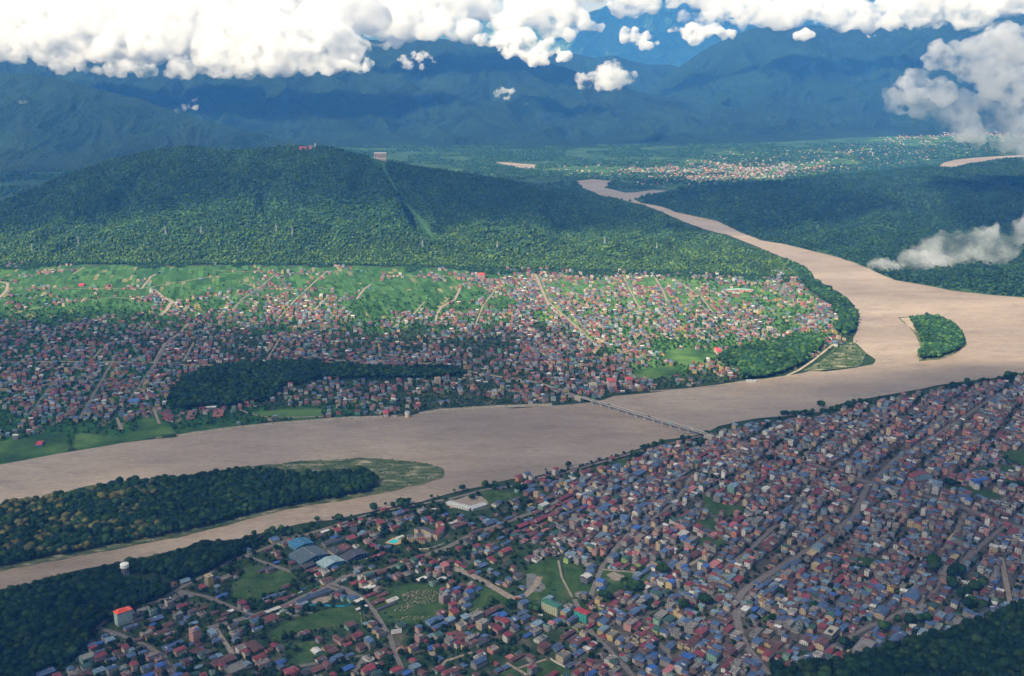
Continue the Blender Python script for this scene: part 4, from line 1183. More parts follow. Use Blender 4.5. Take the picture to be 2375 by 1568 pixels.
'D': '''165 305 36 8 1 b b;90 340 24 10 2 b p;220 365 38 8 3 b b;150 400 30 8 1 b g;80 420 36 7 1 l g;400 350 18 12 2 r b;400 410 16 12 3 r b;480 380 14 12 4 b p;285 435 14 12 3 b c;300 500 14 12 3 g w
185 500 16 12 4 b g;230 530 12 10 2 t m;400 575 18 14 3 g w;515 550 16 12 3 b c;385 515 14 12 2 l g;335 465 10 8 3 w c;390 465 14 8 2 m b;450 470 14 10 2 l g;515 475 14 10 3 b g
575 495 12 10 2 b g;645 355 12 10 1 b g;560 385 12 10 2 b g;610 400 12 10 2 b b;620 430 16 14 3 t g;690 450 18 14 3 b g;690 520 22 18 3 b g;745 380 14 9 2 l g;785 425 12 12 3 B b
890 470 26 18 3 b g;960 500 16 12 2 t b;860 390 18 12 2 g p;430 110 30 14 3 b g;340 150 34 8 3 b k;350 215 30 14 4 g s;480 205 24 10 3 m p;530 245 20 12 3 b g;610 270 14 12 3 m g
700 245 16 12 3 b g;720 295 14 12 3 l g;860 270 56 10 1 m b;920 325 26 12 2 m c;970 320 12 10 2 b b;1030 335 12 12 3 m g;680 160 32 10 3 m c;740 170 16 10 3 l y;815 90 20 16 5 b k
925 95 14 12 3 m g;1035 120 14 12 2 g c;620 140 14 12 3 y c;550 65 14 10 3 g g;590 30 26 14 2 y p;640 95 12 10 1 b g;800 195 22 14 2 r b;960 175 14 12 2 b b;990 245 14 12 2 g g
1055 255 12 10 3 m c;1115 195 9 9 5 g w;1180 285 14 10 2 m g;1240 220 22 14 4 g g;1400 260 18 12 3 b p;1480 215 30 8 2 m g;1500 190 20 10 2 b g;1380 315 16 12 3 b b;1460 330 18 12 2 g g
1575 255 20 14 3 g g;1730 285 28 12 2 b g;1720 315 22 12 3 r g;1540 420 44 26 3 b s;1480 500 14 10 2 g g;1350 510 30 10 2 b g;1350 540 16 10 2 m b;1250 570 34 20 3 b c;1100 420 14 14 3 b g
1190 400 16 14 3 r c;1250 445 16 10 2 b p;1180 505 16 14 2 b g;1030 405 20 14 3 g g;950 545 18 12 3 b p;840 545 18 8 2 b g;760 570 16 12 2 b b;830 600 18 12 3 B b;770 610 18 16 3 t c
1635 535 22 12 2 g g;1650 590 28 7 1 b g;1900 640 30 8 2 b g;1960 675 26 14 4 g g;2080 655 20 8 3 b g;1780 665 14 10 2 m g;2320 560 18 14 2 b l;1850 760 34 6 1 b g;1640 770 22 12 2 l w
1680 800 20 12 2 g g;1380 750 22 14 1 b b;1310 730 20 14 1 b g;1440 800 20 14 1 b b;1380 840 30 14 1 b k;1570 745 14 8 1 b g;1090 830 26 8 1 m g;1120 800 18 10 2 g b;1190 800 18 14 1 b g
1200 750 22 6 1 b g;970 735 18 10 2 m p;900 715 22 12 2 b g;870 750 24 10 2 b c;760 775 34 18 3 g k;690 720 20 12 3 m b;590 735 18 10 3 t c;930 630 14 12 3 g p;1010 655 18 10 2 b g
840 690 14 9 2 b b;540 680 12 12 2 b l;370 685 22 14 3 g g;310 650 22 20 2 b g;170 775 22 14 2 g b;60 770 30 14 2 g g;175 875 12 12 2 r y;530 845 18 16 2 r w;680 865 26 18 3 r c
590 920 20 8 1 m b;650 985 14 14 3 g w;750 965 26 10 1 m c;830 1000 26 14 1 m c;900 1010 14 14 1 m b;1080 915 44 26 4 g g;170 975 22 12 3 m p;270 1015 12 10 1 m w;270 1085 24 10 1 b g
370 1075 16 12 1 r b;330 1150 22 12 2 b g;100 1165 14 12 2 b p;40 1065 18 14 3 b g;370 900 20 8 1 g g;260 900 22 12 1 r b;370 865 20 6 1 r b;2190 135 30 6 1 b m;2130 90 24 6 1 t b
2330 235 28 12 3 g g;1850 170 30 16 3 g g;2290 70 18 12 2 b g;2350 100 14 14 2 b p;1940 60 24 12 2 y b;1960 35 28 10 2 b b;2150 235 26 8 1 t s;2175 305 18 12 1 w w;2340 290 28 8 1 B p
2330 360 20 6 1 B g;2310 420 26 9 1 g g;1740 440 16 12 2 r b;1320 410 12 10 1 r b;1590 300 14 10 1 m g;1450 640 18 12 1 r g;70 490 20 10 2 b b;40 560 26 8 1 B g;110 590 18 9 2 b g;150 655 22 9 1 b g
30 640 14 12 2 b g;60 700 18 8 1 g b;450 140 14 10 2 m g;240 620 14 12 2 g g;470 640 14 10 2 b g;600 600 20 12 2 b b;650 620 14 10 1 r g;720 655 18 8 1 m b;1440 165 18 10 2 m y;1300 110 18 10 2 b g
1420 120 18 12 3 g g;1540 120 26 10 2 g p;1700 80 28 10 1 b b;1720 110 26 8 1 m g''',
'E': '''1590 690 16 8 2 m b;1760 745 26 18 1 b g;2090 820 26 16 1 m g;1230 890 26 12 1 r b;1275 918 12 10 1 b g;1215 950 18 14 2 k c;1305 990 14 12 2 l p;1400 985 24 12 1 r b;1480 995 18 16 3 g g
1400 1070 16 14 3 g p;1205 1035 20 14 2 m m;1075 1065 42 11 1 k l;950 1095 34 18 1 k g;1040 955 16 14 2 m m;290 1055 20 14 2 b y;420 1120 14 10 2 r y;1450 1130 16 14 1 m b;1540 1160 18 10 1 r b
1740 815 14 12 1 b s;1850 822 14 8 1 b s;1480 830 26 8 1 r g;1410 855 16 10 1 g g;1845 720 14 8 1 m k;1780 1030 18 8 1 w w;2320 760 12 10 1 B p;890 960 20 8 1 w g;640 1060 26 12 1 k w
1620 1150 18 12 1 b g;110 1030 10 8 1 m g;830 1010 18 10 1 r b;1000 1030 16 10 1 B g;2180 700 10 8 1 w g;1200 860 20 8 1 r b''',
'F': '''820 305 18 10 5 m s;910 280 18 12 2 b w;970 315 12 10 3 g w;930 365 16 12 2 m p;975 425 18 12 2 b m;1110 365 14 12 4 m g;1180 415 22 14 4 b b;1245 375 16 12 2 b g;1250 215 14 12 5 m w
1300 400 12 12 4 g y;1390 375 18 12 3 l y;1475 390 20 14 4 m p;1560 410 22 18 4 b g;1460 465 18 10 3 g s;1610 325 28 16 3 g l;1680 455 26 20 3 g w;1110 325 38 12 1 r b;1460 340 14 10 1 w g
1470 250 20 8 1 r w;1760 100 12 8 1 r c;1920 95 14 10 2 m g;1820 215 20 12 3 m y;1920 215 18 10 2 b b;1960 240 14 14 3 b y;2220 115 36 18 3 m c;2325 185 18 14 4 g s;2240 270 40 20 1 b b
2150 220 18 6 1 b b;2100 295 20 14 3 g g;2165 325 16 12 3 g l;2250 365 26 12 2 b g;1970 440 28 14 3 b g;2100 480 20 16 4 b g;2210 495 20 10 1 b g;940 475 26 16 4 b b;1030 495 9 14 4 g c
710 605 26 10 1 b b;780 580 12 10 3 b p;1070 615 14 8 1 m g;1110 650 24 14 2 w m;950 645 12 6 1 y y;1370 560 44 10 1 m b;1410 592 36 8 1 m b;1250 665 32 8 1 m g;1460 620 24 16 3 b p
1840 570 20 14 3 m g;1980 555 20 14 4 t k;1930 620 20 14 3 m g;1600 660 18 10 1 B p;1575 685 14 8 1 m g;1540 708 12 8 1 B g;1680 685 18 12 3 m g;1290 695 16 12 3 r g;1240 750 26 14 1 m g
1030 730 20 12 1 r b;690 803 22 10 1 b b;480 860 34 18 1 b b;1340 765 14 10 3 b g;1410 733 14 10 1 b b;1810 705 24 14 3 b g;1930 775 22 12 2 b g;1710 840 12 8 1 g w;1770 880 24 14 3 m g
1050 830 56 14 1 m b;860 892 34 14 1 m b;880 948 18 8 1 b g;1000 910 18 12 3 k c;1110 880 20 8 1 m c;1130 945 20 8 1 p g;1320 890 18 14 3 g g;1250 975 22 14 3 t l;1015 1040 16 12 3 m w
970 1000 30 14 1 r b;760 1005 20 12 2 t s;880 1075 20 12 1 m g;780 970 20 8 1 m b;400 1005 24 10 3 b w;210 1065 18 14 3 k g;310 965 34 10 1 r g;110 890 36 14 1 r g;50 850 26 10 1 w g
310 1130 16 12 1 m b;1790 1005 30 12 2 l b;1670 995 22 12 2 r w;1620 1065 24 8 1 m w;1580 1112 20 10 1 r b;1480 1020 20 14 1 r b;1730 1110 12 10 1 b w;1900 1140 18 8 1 r b;1990 990 26 8 1 b c
2260 1015 20 16 4 g p;2330 935 20 12 3 b g;2210 925 20 14 3 B g;2050 885 18 12 3 b g;2075 790 14 16 3 b l;1990 845 16 14 2 g g;2220 715 18 14 4 b w;2330 820 14 10 2 b g;2280 650 30 14 3 b g
2280 597 26 8 1 l g;600 1040 18 8 1 b b;700 935 10 6 2 t g;1850 400 34 9 1 r b;1900 350 26 7 1 g g;2040 350 30 7 1 m b;1420 985 16 8 1 r b;900 1010 24 10 1 b g;1590 520 24 9 1 l g;2000 1040 16 8 1 r p''',
'K': '''840 875 26 12 1 p b;960 890 26 12 1 p b;1060 820 36 14 1 m b;1275 825 34 16 5 g g;1210 905 22 12 2 b g;1720 375 36 24 2 m b;1840 295 26 14 3 b g;550 140 20 16 4 t c;1110 190 24 14 3 l b
750 170 16 14 3 m b;870 150 14 12 4 b k;630 180 8 12 5 m k;985 415 24 18 5 l m;810 540 18 16 4 l g;1170 530 22 16 3 g g;1045 550 18 12 2 m y;1465 285 12 12 4 b w;1570 275 22 16 4 b b
1370 450 22 14 4 w w;1490 440 20 16 4 m p;1300 440 14 14 4 t w;1320 360 52 8 1 m w;75 520 22 14 3 b b;110 290 24 16 2 r b;470 15 22 14 3 m y;650 40 60 10 1 m b;850 80 20 10 1 b b
380 335 30 10 1 r g;420 755 46 8 1 m b;190 765 26 8 1 m b;400 795 44 8 1 t b;400 1045 20 10 2 B l;500 1045 22 18 4 g g;570 905 20 14 3 m w;220 975 22 14 4 m g;180 1065 20 12 2 g w
530 705 18 8 1 b b;290 610 20 12 1 w g;130 675 12 10 1 B g;1420 1050 60 10 1 g b;1400 1080 50 8 1 m b;1000 1065 24 10 1 b g;1100 1090 16 10 1 b g;800 1012 40 7 1 r b;1580 970 24 16 2 g g
2075 700 14 12 4 g l;1180 745 28 14 2 g w;1300 600 18 12 2 b b;1490 655 22 12 2 r p;1660 675 28 8 2 b p;1820 715 28 14 2 b p;1620 715 30 14 3 b g;1530 795 30 8 2 m b;1520 825 30 8 2 b b
1830 860 26 14 3 g g;2010 500 40 26 1 m b;2200 345 26 14 2 p g;1980 350 26 10 1 b m;1400 210 24 10 2 B k;1370 225 20 14 3 m p;1560 220 30 8 1 b g;100 920 18 12 3 g g;620 300 18 12 2 l g''',
'L': '''1840 375 42 14 4 B w;1340 430 24 16 5 l w;840 475 24 14 3 g w;950 540 30 14 3 m w;850 610 20 16 4 b g;1440 495 24 14 3 r w;1680 545 26 14 3 b w;1720 585 20 14 3 B w;1520 550 24 12 2 b g
1850 560 14 14 2 b k;275 460 34 18 4 m g;560 640 30 12 2 k c;530 705 22 14 3 m w;620 810 30 8 3 k w;800 830 30 8 3 k w;1150 435 14 10 2 b w;1350 235 24 14 4 b g;1450 215 9 10 5 b s
1500 285 14 12 3 b k;1740 290 16 14 3 m p;2040 275 16 12 4 m g;2125 280 14 12 3 b c;2290 270 22 16 3 g g;2350 350 20 12 2 m w;1880 60 26 12 3 g c;1930 130 26 9 2 k c;1970 35 16 6 1 m w
2010 110 14 10 1 b g;2170 555 12 12 4 g g;2160 640 20 14 3 g w;2310 545 20 14 3 g p;1520 1030 60 7 1 y b;1840 1005 24 16 2 r c;2250 965 40 20 2 m g;2010 810 18 12 3 m y;1905 775 18 12 3 p b
2170 885 26 12 3 m g;1490 865 30 14 3 g g;1700 930 16 14 4 b g;1370 915 12 10 3 b p;1040 840 12 14 4 g c;1120 880 10 14 4 m y;1190 890 10 14 4 b p;450 930 24 16 3 b k;600 950 18 18 4 g g
490 1000 16 12 3 b s;280 925 18 12 2 b l;400 805 18 14 3 b b;720 1010 18 14 3 g g;700 965 12 10 2 m g;980 1110 26 12 2 b c;1000 1030 20 10 1 b g;830 170 22 12 4 b g;740 260 20 10 1 b m
620 205 16 12 2 b b;400 145 30 12 2 b b;400 50 36 16 2 b g;1180 1055 12 14 2 m g;1250 1040 10 6 1 w w;730 340 34 12 2 w g;900 380 20 12 2 B g;1580 600 18 10 1 b g;2110 300 12 12 2 k g'''}

HOUSES = []        # x, y, z, angle, w, d, floors, roof, wall
occ = {}


def occ_add(x, y, r):
    for i in range(int((x - r) // 30), int((x + r) // 30) + 1):
        for j in range(int((y - r) // 30), int((y + r) // 30) + 1):
            occ.setdefault((i, j), []).append((x, y, r))


def occ_hit(x, y, r):
    for q in occ.get((int(x // 30), int(y // 30)), ()):
        if (q[0] - x) ** 2 + (q[1] - y) ** 2 < (q[2] + r) ** 2:
            return True
    return False


def occ_house(x, y, a, w, d):
    """mark an oblong footprint by a chain of discs"""
    r = min(w, d) * .5
    n = max(1, int(round(max(w, d) / (r * 1.6))))
    ux, uy = (math.cos(a), math.sin(a)) if w >= d else (-math.sin(a), math.cos(a))
    span = max(w, d) / 2 - r * .8
    for k in range(n):
        t_ = 0 if n == 1 else -span + 2 * span * k / (n - 1)
        occ_add(x + ux * t_, y + uy * t_, r)


# footprints kept free for the landmark buildings: tile, x, y, radius
SPECIAL = [('A', 1180, 700, 26), ('A', 1195, 215, 9), ('A', 1990, 330, 15), ('A', 1855, 860, 15), ('B', 600, 60, 48), ('B', 480, 40, 30), ('B', 770, 120, 28), ('B', 980, 60, 34), ('F', 120, 700, 34), ('F', 300, 700, 30), ('E', 2340, 690, 14),
           ('E', 2150, 1010, 48), ('E', 2240, 940, 22), ('E', 1690, 1090, 22), ('C', 490, 580, 26), ('C', 785, 670, 20), ('L', 1140, 340, 28), ('C', 625, 465, 8), ('B', 1390, 770, 13), ('B', 590, 450, 34), ('B', 680, 420, 25),
           ('F', 1690, 620, 10), ('B', 1450, 850, 14)]
for tl, x, y, r in SPECIAL:
    p = G(*TD(tl, x, y), 0.9)
    occ_add(p[0], p[1], r)
for tl, s in NEARH.items():
    for rec in s.replace('\n', ';').split(';'):
        if not rec.strip():
            continue
        x, y, w_, d_, fl, rc, wc = rec.split()
        x, y, w_, d_, fl = float(x), float(y), float(w_), float(d_), int(fl)
        dx, dy = TD(tl, x, y)
        p = G(dx, dy, .9 + fl * 3.1 + .6)
        a = near_angle(dx)
        k = .92
        HOUSES.append([p[0], p[1], .9, a, w_ * k, d_ * k, fl, rc, wc])
        occ_house(p[0], p[1], a, w_ * k, d_ * k)
NHAND = len(HOUSES)

random.seed(11)
meadw = [wpoly(p) for p in FIELDS['meadow'] + [b_[1] for b_ in BARE]]
fmeadw = [wpoly(p) for p in FIELDS['far_meadow']]
forw = [wpoly(p) for p in NEAR_FORESTS.values()]
# solitary trees keep their ground
for (x, y, _z), r in zip(SOLOT['P'], SOLOT['R']):
    occ_add(x, y, r * .6)


def road_mask(X, Y, near, margin):
    ok = np.ones(len(X), bool)
    for line, wdt, nr in ROADW:
        if nr != near:
            continue
        xs, ys = [p[0] for p in line], [p[1] for p in line]
        m_ = (X > min(xs) - 40) & (X < max(xs) + 40) & (Y > min(ys) - 40) & (Y < max(ys) + 40)
        if m_.any():
            dd = seg_dist(X[m_], Y[m_], line)
            ok[np.where(m_)[0][dd < wdt / 2 + margin]] = False
    return ok


def clear_mask(X, Y, polys):
    ok = np.ones(len(X), bool)
    for w_ in polys:
        ok &= ~inpoly(X, Y, w_)
    return ok


def grid_points(poly_w, ang, px, py, jit, rng, block=None):
    """a lattice turned by ang over a world polygon; every block-th row is left out as a lane"""
    A_ = np.array(poly_w)
    c, s = math.cos(ang), math.sin(ang)
    u, v = A_[:, 0] * c + A_[:, 1] * s, -A_[:, 0] * s + A_[:, 1] * c
    gu, gv = np.meshgrid(np.arange(u.min(), u.max(), px), np.arange(v.min(), v.max(), py), indexing='ij')
    iu = np.meshgrid(np.arange(gu.shape[0]), np.arange(gu.shape[1]), indexing='ij')
    m_ = np.ones(gu.shape, bool)
    if block:
        m_ &= (iu[0] % block[0] != 0) & (iu[1] % block[1] != 0)
    gu, gv = gu[m_], gv[m_]
    gu = gu + rng.uniform(-jit, jit, gu.size)
    gv = gv + rng.uniform(-jit, jit, gv.size)
    X, Y = gu * c - gv * s, gu * s + gv * c
    k = inpoly(X, Y, poly_w)
    return X[k], Y[k]


def pick(s, rng):
    return s[int(rng.integers(0, len(s)))]


# --- the rest of the near town
RH = np.random.default_rng(21)
ntw = wpoly(NEARTOWN)
X, Y = grid_points(ntw, A_EAST, 11.2, 13.6, 2.0, RH, (13, 6))
wob = np.array([[noise.noise((a / 130, b_ / 130, 71)), noise.noise((a / 130, b_ / 130, 83))] for a, b_ in zip(X, Y)]) * 17
X, Y = X + wob[:, 0], Y + wob[:, 1]
V3 = np.stack([X, Y, np.full(len(X), 4.0)], 1)
DX, DY = to_D(V3)
ok = road_mask(X, Y, 1, 5) & clear_mask(X, Y, meadw + forw) & (DX > -280) & (DX < W + 300) & (DY < HI + 200)
shore = seg_dist(X, Y, rivw + rivw[:1])
ok &= shore > 40
for x, y, dx, dy in zip(X[ok], Y[ok], DX[ok], DY[ok]):
    east = min(1, max(0, (dx - 1120) / 330 + (1250 - dy) / 900))
    if dx < 1120:
        east = .0
    dens = .24 + .70 * east
    dens += .38 * noise.noise((x / 90, y / 90, 3))
    if dy > 1400 and dx > 1250:
        dens -= .16
    if RH.random() > dens:
        continue
    a = near_angle(dx) + RH.normal() * .02
    w_, d_ = RH.uniform(7.4, 11.3), RH.uniform(8, 13.2)
    y += RH.normal() * 1.2
    if RH.random() < .17:
        w_ *= RH.uniform(1.5, 2.4)
        d_ *= RH.uniform(1, 1.3)
    if occ_hit(x, y, min(w_, d_) * .46) or (w_ > 16 and occ_hit(x + math.cos(a) * 7, y + math.sin(a) * 7, 5)):
        continue
    if dx > 1300 and dy < 1330:
        rc = pick('bbbblllmmrrrrrggggggggkktwp', RH)
        wc = pick('gggggbbccwwppsl', RH)
        fl = int(RH.choice([1, 2, 3, 4, 5], p=[.20, .28, .28, .17, .07]))
    elif dx > 1300:
        rc = pick('bbbbbblllmmmrrrggggggtkw', RH)
        wc = pick('ggggggbcwypm', RH)
        fl = int(RH.choice([1, 2, 3], p=[.22, .40, .38]))
    else:
        rc = pick('bbblmmrrrrrgggk', RH)
        wc = pick('gggbbccwpm', RH)
        fl = int(RH.choice([1, 2, 3], p=[.55, .3, .15]))
    HOUSES.append([x, y, .9, a, w_, d_, fl, rc, wc])
    occ_house(x, y, a, w_, d_)
NNEAR = len(HOUSES)

# --- the town on the far bank
ftw = wpoly(FARTOWN)
FARLIST = []
CLUST = [  # ellipses in drawing units that raise or lower the chance of a house: cx, cy, rx, ry, value
    (250, 655, 420, 42, -.32), (640, 655, 260, 30, -.28), (480, 640, 330, 22, -.4), (300, 700, 90, 25, -.3), (900, 690, 90, 40, -.6), (960, 670, 70, 25, -.5), (860, 720, 45, 28, -.4), (1080, 690, 60, 30, -.45), (120, 720, 200, 30, -.2),
    (1000, 645, 120, 14, .35), (1120, 650, 60, 16, .3), (640, 680, 80, 40, .30), (690, 650, 60, 22, .2), (60, 660, 60, 20, .2), (420, 660, 60, 20, .15), (740, 720, 70, 30, .3),
    (560, 730, 60, 25, .15), (1300, 640, 120, 18, .1), (1400, 700, 160, 30, -.15), (1600, 690, 60, 20, -.45), (1750, 680, 60, 18, -.2), (1590, 740, 40, 20, -.2),
    (1800, 740, 100, 60, -.3), (1820, 690, 90, 20, -.25), (1700, 830, 120, 45, -.5), (1560, 820, 60, 30, -.35), (1500, 860, 50, 14, -.5), (1810, 650, 55, 18, .3), (1650, 650, 120, 12, -.15),
    (200, 930, 260, 60, .15), (100, 1000, 160, 30, -.25), (450, 985, 300, 24, -.75), (560, 955, 150, 18, -.25), (250, 1010, 160, 30, -.55), (150, 1040, 200, 30, -.9), (700, 960, 120, 20, -.35), (900, 930, 200, 30, -.1),
    (1100, 930, 100, 16, -.5), (1280, 915, 50, 12, -.6), (350, 790, 120, 30, -.1), (960, 780, 40, 20, -.5), (760, 900, 120, 22, .1), (1190, 910, 40, 10, .2)]
X1, Y1 = grid_points(ftw, A_FARL, 15.5, 16.5, 5.5, RH)
X2, Y2 = grid_points(ftw, A_FARL + .35, 15.5, 16.5, 5.5, RH)
zz = np.array([noise.noise((a / 260, b_ / 260, 31)) for a, b_ in zip(X1, Y1)]) > 0
z2 = np.array([noise.noise((a / 260, b_ / 260, 31)) for a, b_ in zip(X2, Y2)]) <= 0
X, Y = np.concatenate([X1[zz], X2[z2]]), np.concatenate([Y1[zz], Y2[z2]])
RDIST = np.full(len(X), 1e9)
for line, wdt, nr in ROADW:
    if not nr:
        RDIST = np.minimum(RDIST, seg_dist(X, Y, line))
V3 = np.stack([X, Y, np.full(len(X), 4.0)], 1)
DX, DY = to_D(V3)
ok = road_mask(X, Y, 0, 7) & clear_mask(X, Y, forw + fmeadw) & (DX > -280) & (DX < W + 60)
ok &= seg_dist(X, Y, rivw + rivw[:1]) > 28
for i in np.where(ok)[0]:
    x, y, dx, dy = X[i], Y[i], DX[i], DY[i]
    base = -.06 + .48 * min(1, max(0, (dy - 668) / 110))
    if dx > 1180:
        base = max(base, .20 + .36 * min(1, max(0, (dy - 630) / 90)))
    base += .46 * math.exp(-(RDIST[i] / 40.0) ** 2)
    for cx, cy, rx, ry, v in CLUST:
        base += v * (.45 if v < 0 and dy < 705 and dx < 1180 else 1) * math.exp(-((dx - cx) / rx) ** 2 - ((dy - cy) / ry) ** 2)
    base += .55 * noise.noise((x / 190, y / 190, 8)) + .38 * noise.noise((x / 70, y / 70, 1))
    if RH.random() > base:
        continue
    a = (A_FARL if dx < 1150 else A_FARR) + RH.normal() * .05
    w_, d_ = RH.uniform(8.5, 13.5), RH.uniform(8.5, 13)
    if RH.random() < .08:
        w_ *= 1.8
    if occ_hit(x, y, min(w_, d_) * .5):
        continue
    rc = pick('mmmmmpbbbblllggggggrwt', RH)
    wc = pick('gcccwwppspmlyg', RH)
    fl = int(RH.choice([1, 2, 3, 4], p=[.25, .40, .28, .07]))
    FARLIST.append([x, y, 0.0, a, w_, d_, fl, rc, wc])
    occ_house(x, y, a, w_, d_)

# --- the villages beyond
VILL = []
vw = wpoly(VILLAGE)
X, Y = grid_points(vw, .3, 24, 26, 10, RH)
V3 = np.stack([X, Y, np.full(len(X), 4.0)], 1)
DX, DY = to_D(V3)
okv = (DX > -60) & (DX < W + 260) & clear_mask(X, Y, [rivw, wpoly(FARRIV)])
for i in np.where(okv)[0]:
    dx, dy = DX[i], DY[i]
    dens = .035 + .42 * math.exp(-((dx - 1640) / 170) ** 2 - ((dy - 400) / 17) ** 2) + .22 * math.exp(-((dx - 1800) / 110) ** 2 - ((dy - 392) / 16) ** 2)
    dens += .13 * math.exp(-((dx - 2170) / 170) ** 2 - ((dy - 308) / 13) ** 2) + .08 * math.exp(-((dx - 2020) / 120) ** 2 - ((dy - 350) / 14) ** 2)
    dens *= 1 + .9 * noise.noise((X[i] / 220, Y[i] / 220, 2))
    if RH.random() > dens:
        continue
    VILL.append([X[i], Y[i], 0.0, RH.uniform(0, 3.14), RH.uniform(10, 20), RH.uniform(9, 14), int(RH.choice([1, 2, 3])), pick('mmmpwwlbgor', RH), pick('cwwwpsm', RH)])


def merged_houses(name, lst, lod, label, cat, seed):
    V, Fc, Mi, Cc = [], [], [], []
    off = 0
    rnd = random.Random(seed)
    for x, y, z, a, w_, d_, fl, rc, wc in lst:
        one = MB()
        gen_house(w_, d_, fl, rc, wc, rnd, lod, dict.fromkeys(('wall', 'roof', 'stair_tower', 'water_tank', 'floor_slab'), one))
        A_ = np.array(one.v)
        c, s = math.cos(a), math.sin(a)
        V.append(np.stack([A_[:, 0] * c - A_[:, 1] * s + x, A_[:, 0] * s + A_[:, 1] * c + y, A_[:, 2] + z], 1))
        Fc.extend([tuple(i + off for i in f) for f in one.f])
        Mi.extend(one.m)
        Cc.extend(one.c)
        off += len(A_)
    V = np.concatenate(V)
    me = bpy.data.meshes.new(name)
    sizes = np.array([len(f) for f in Fc], np.int32)
    me.vertices.add(len(V))
    me.vertices.foreach_set('co', V.astype(np.float32).ravel())
    flat = np.fromiter((i for f in Fc for i in f), np.int32)
    me.loops.add(len(flat))
    me.loops.foreach_set('vertex_index', flat)
    me.polygons.add(len(Fc))
    me.polygons.foreach_set('loop_start', np.concatenate([[0], np.cumsum(sizes)[:-1]]).astype(np.int32))
    for mm in (M['paint'], M['tin'], M['glass']):
        me.materials.append(mm)
    me.polygons.foreach_set('material_index', np.array(Mi, np.int32))
    me.update(calc_edges=True)
    a_ = me.color_attributes.new('Col', 'FLOAT_COLOR', 'CORNER')
    cc = np.ones((len(flat), 4), np.float32)
    cc[:, :3] = np.repeat(np.array(Cc, np.float32), sizes, axis=0)
    a_.data.foreach_set('color', cc.ravel())
    return tag(link(bpy.data.objects.new(name, me)), label, cat, None, 'stuff')


def depth(h):
    return h[1] * CP + (H - h[2]) * SP


def shown_size(h):
    dx, dy = to_D([[h[0], h[1], h[2] + 4]])
    if not (6 < dx[0] < W - 6 and dy[0] < HI - 8):
        return 0
    z = depth(h)
    return (h[4] * h[5] * .5 + h[6] * 3 * (h[4] + h[5]) * .6) / z ** 2


order = sorted(range(NNEAR), key=lambda i: -shown_size(HOUSES[i]))
SINGLE = sorted(order[:285])
REST = [HOUSES[i] for i in order[285:]]
merged_houses('town_houses', REST, 1, 'dense blue, crimson and grey roofs of the near town behind the nearest houses', 'houses', 5)
merged_houses('far_bank_houses', FARLIST, 2, 'small crimson, blue and grey roofed houses of the town across the river', 'houses', 6)
merged_houses('village_houses', VILL, 2, 'tiny bright houses of the villages beyond the hill', 'houses', 7)
print('houses', NHAND, NNEAR, len(FARLIST), len(VILL))


# ------------------------------------------------------------------ plant the woods
def occ_free(P, R):
    return np.array([not occ_hit(p[0], p[1], r * .35) for p, r in zip(P, R)], bool)


def shown_tree(P, R, Z):
    Q = P.copy()
    Q[:, 2] += Z + R
    x, y = to_D(Q)
    z = Q[:, 1] * CP + (H - Q[:, 2]) * SP
    return np.where((x > 8) & (x < W - 8) & (y < HI - 10), R / z, 0)


# scattered trees of the near town
P = fill(NEARTOWN, 210, RNG, .9)
P = P[in_view(P)]
dx, dy = to_D(P)
west = np.clip((1250 - dx) / 300, 0, 1)
nz = np.array([noise.noise((p[0] / 70, p[1] / 70, 6)) for p in P])
keep = RNG.random(len(P)) < (.55 + .55 * west + .9 * nz)
keep &= road_mask(P[:, 0], P[:, 1], 1, 3) & clear_mask(P[:, 0], P[:, 1], meadw)
P = P[keep]
R = RNG.uniform(2.2, 4.6, len(P)) * (1 + .25 * west[keep] * RNG.random(len(P)))
fr = occ_free(P, R + 1)
P, R = P[fr], R[fr]
TOWNT = dict(P=P, R=R, Z=R * .35, col=tints(len(P), RNG, .62), temps=CR_NEAR)
FS['town'] = TOWNT
FS['solo'] = SOLOT
# bushes: low green cover between the houses and on the banks
P = fill(NEARTOWN, 75, RNG, .9)
P = P[in_view(P)]
dx, dy = to_D(P)
west = np.clip((1250 - dx) / 300, 0, 1)
nz = np.array([noise.noise((p[0] / 60, p[1] / 60, 16)) for p in P])
keep = RNG.random(len(P)) < (.12 + .62 * west + 1.0 * nz)
keep &= road_mask(P[:, 0], P[:, 1], 1, 2) & (clear_mask(P[:, 0], P[:, 1], meadw) | ((RNG.random(len(P)) < .22) & (nz > .05)))
P = P[keep]
R = RNG.uniform(1.2, 2.6, len(P))
fr = occ_free(P, R + 1)
P, R = P[fr], R[fr]
tag(link(bpy.data.objects.new('undergrowth', scatter_mesh('undergrowth', P, R, -R * .4, tints(len(P), RNG, 1.0), CR_LOW, RNG))), 'low dark green bushes and scrub growing between the houses of the near town', 'undergrowth', None, 'stuff')

P = fill(TP('B', [(1440, 430), (1560, 385), (1780, 400), (1790, 480), (1700, 520), (1560, 520), (1520, 580), (1370, 590), (1380, 550), (1480, 510)]), 9, RNG, 1.0)
P3 = fill(TP('B', [(1360, 660), (1500, 640), (1700, 635), (1720, 650), (1560, 675), (1380, 680)]), 12, RNG, 1.0)
P4 = fill(TP('B', [(1025, 590), (1045, 590), (1080, 690), (1060, 700)]), 9, RNG, 1.0)
P = np.concatenate([P, P3, P4])
P = P[RNG.random(len(P)) < .7]
R = RNG.uniform(.7, 1.7, len(P))
tag(link(bpy.data.objects.new('plume_grass', scatter_mesh('plume_grass', P, R, -R * .3, np.array([[.30, .27, .18]]) * RNG.uniform(.35, 1.3, (len(P), 1)), CR_LOW, RNG))), 'pale plumed grass on the overgrown plot and along the track', 'grass', None, 'stuff')

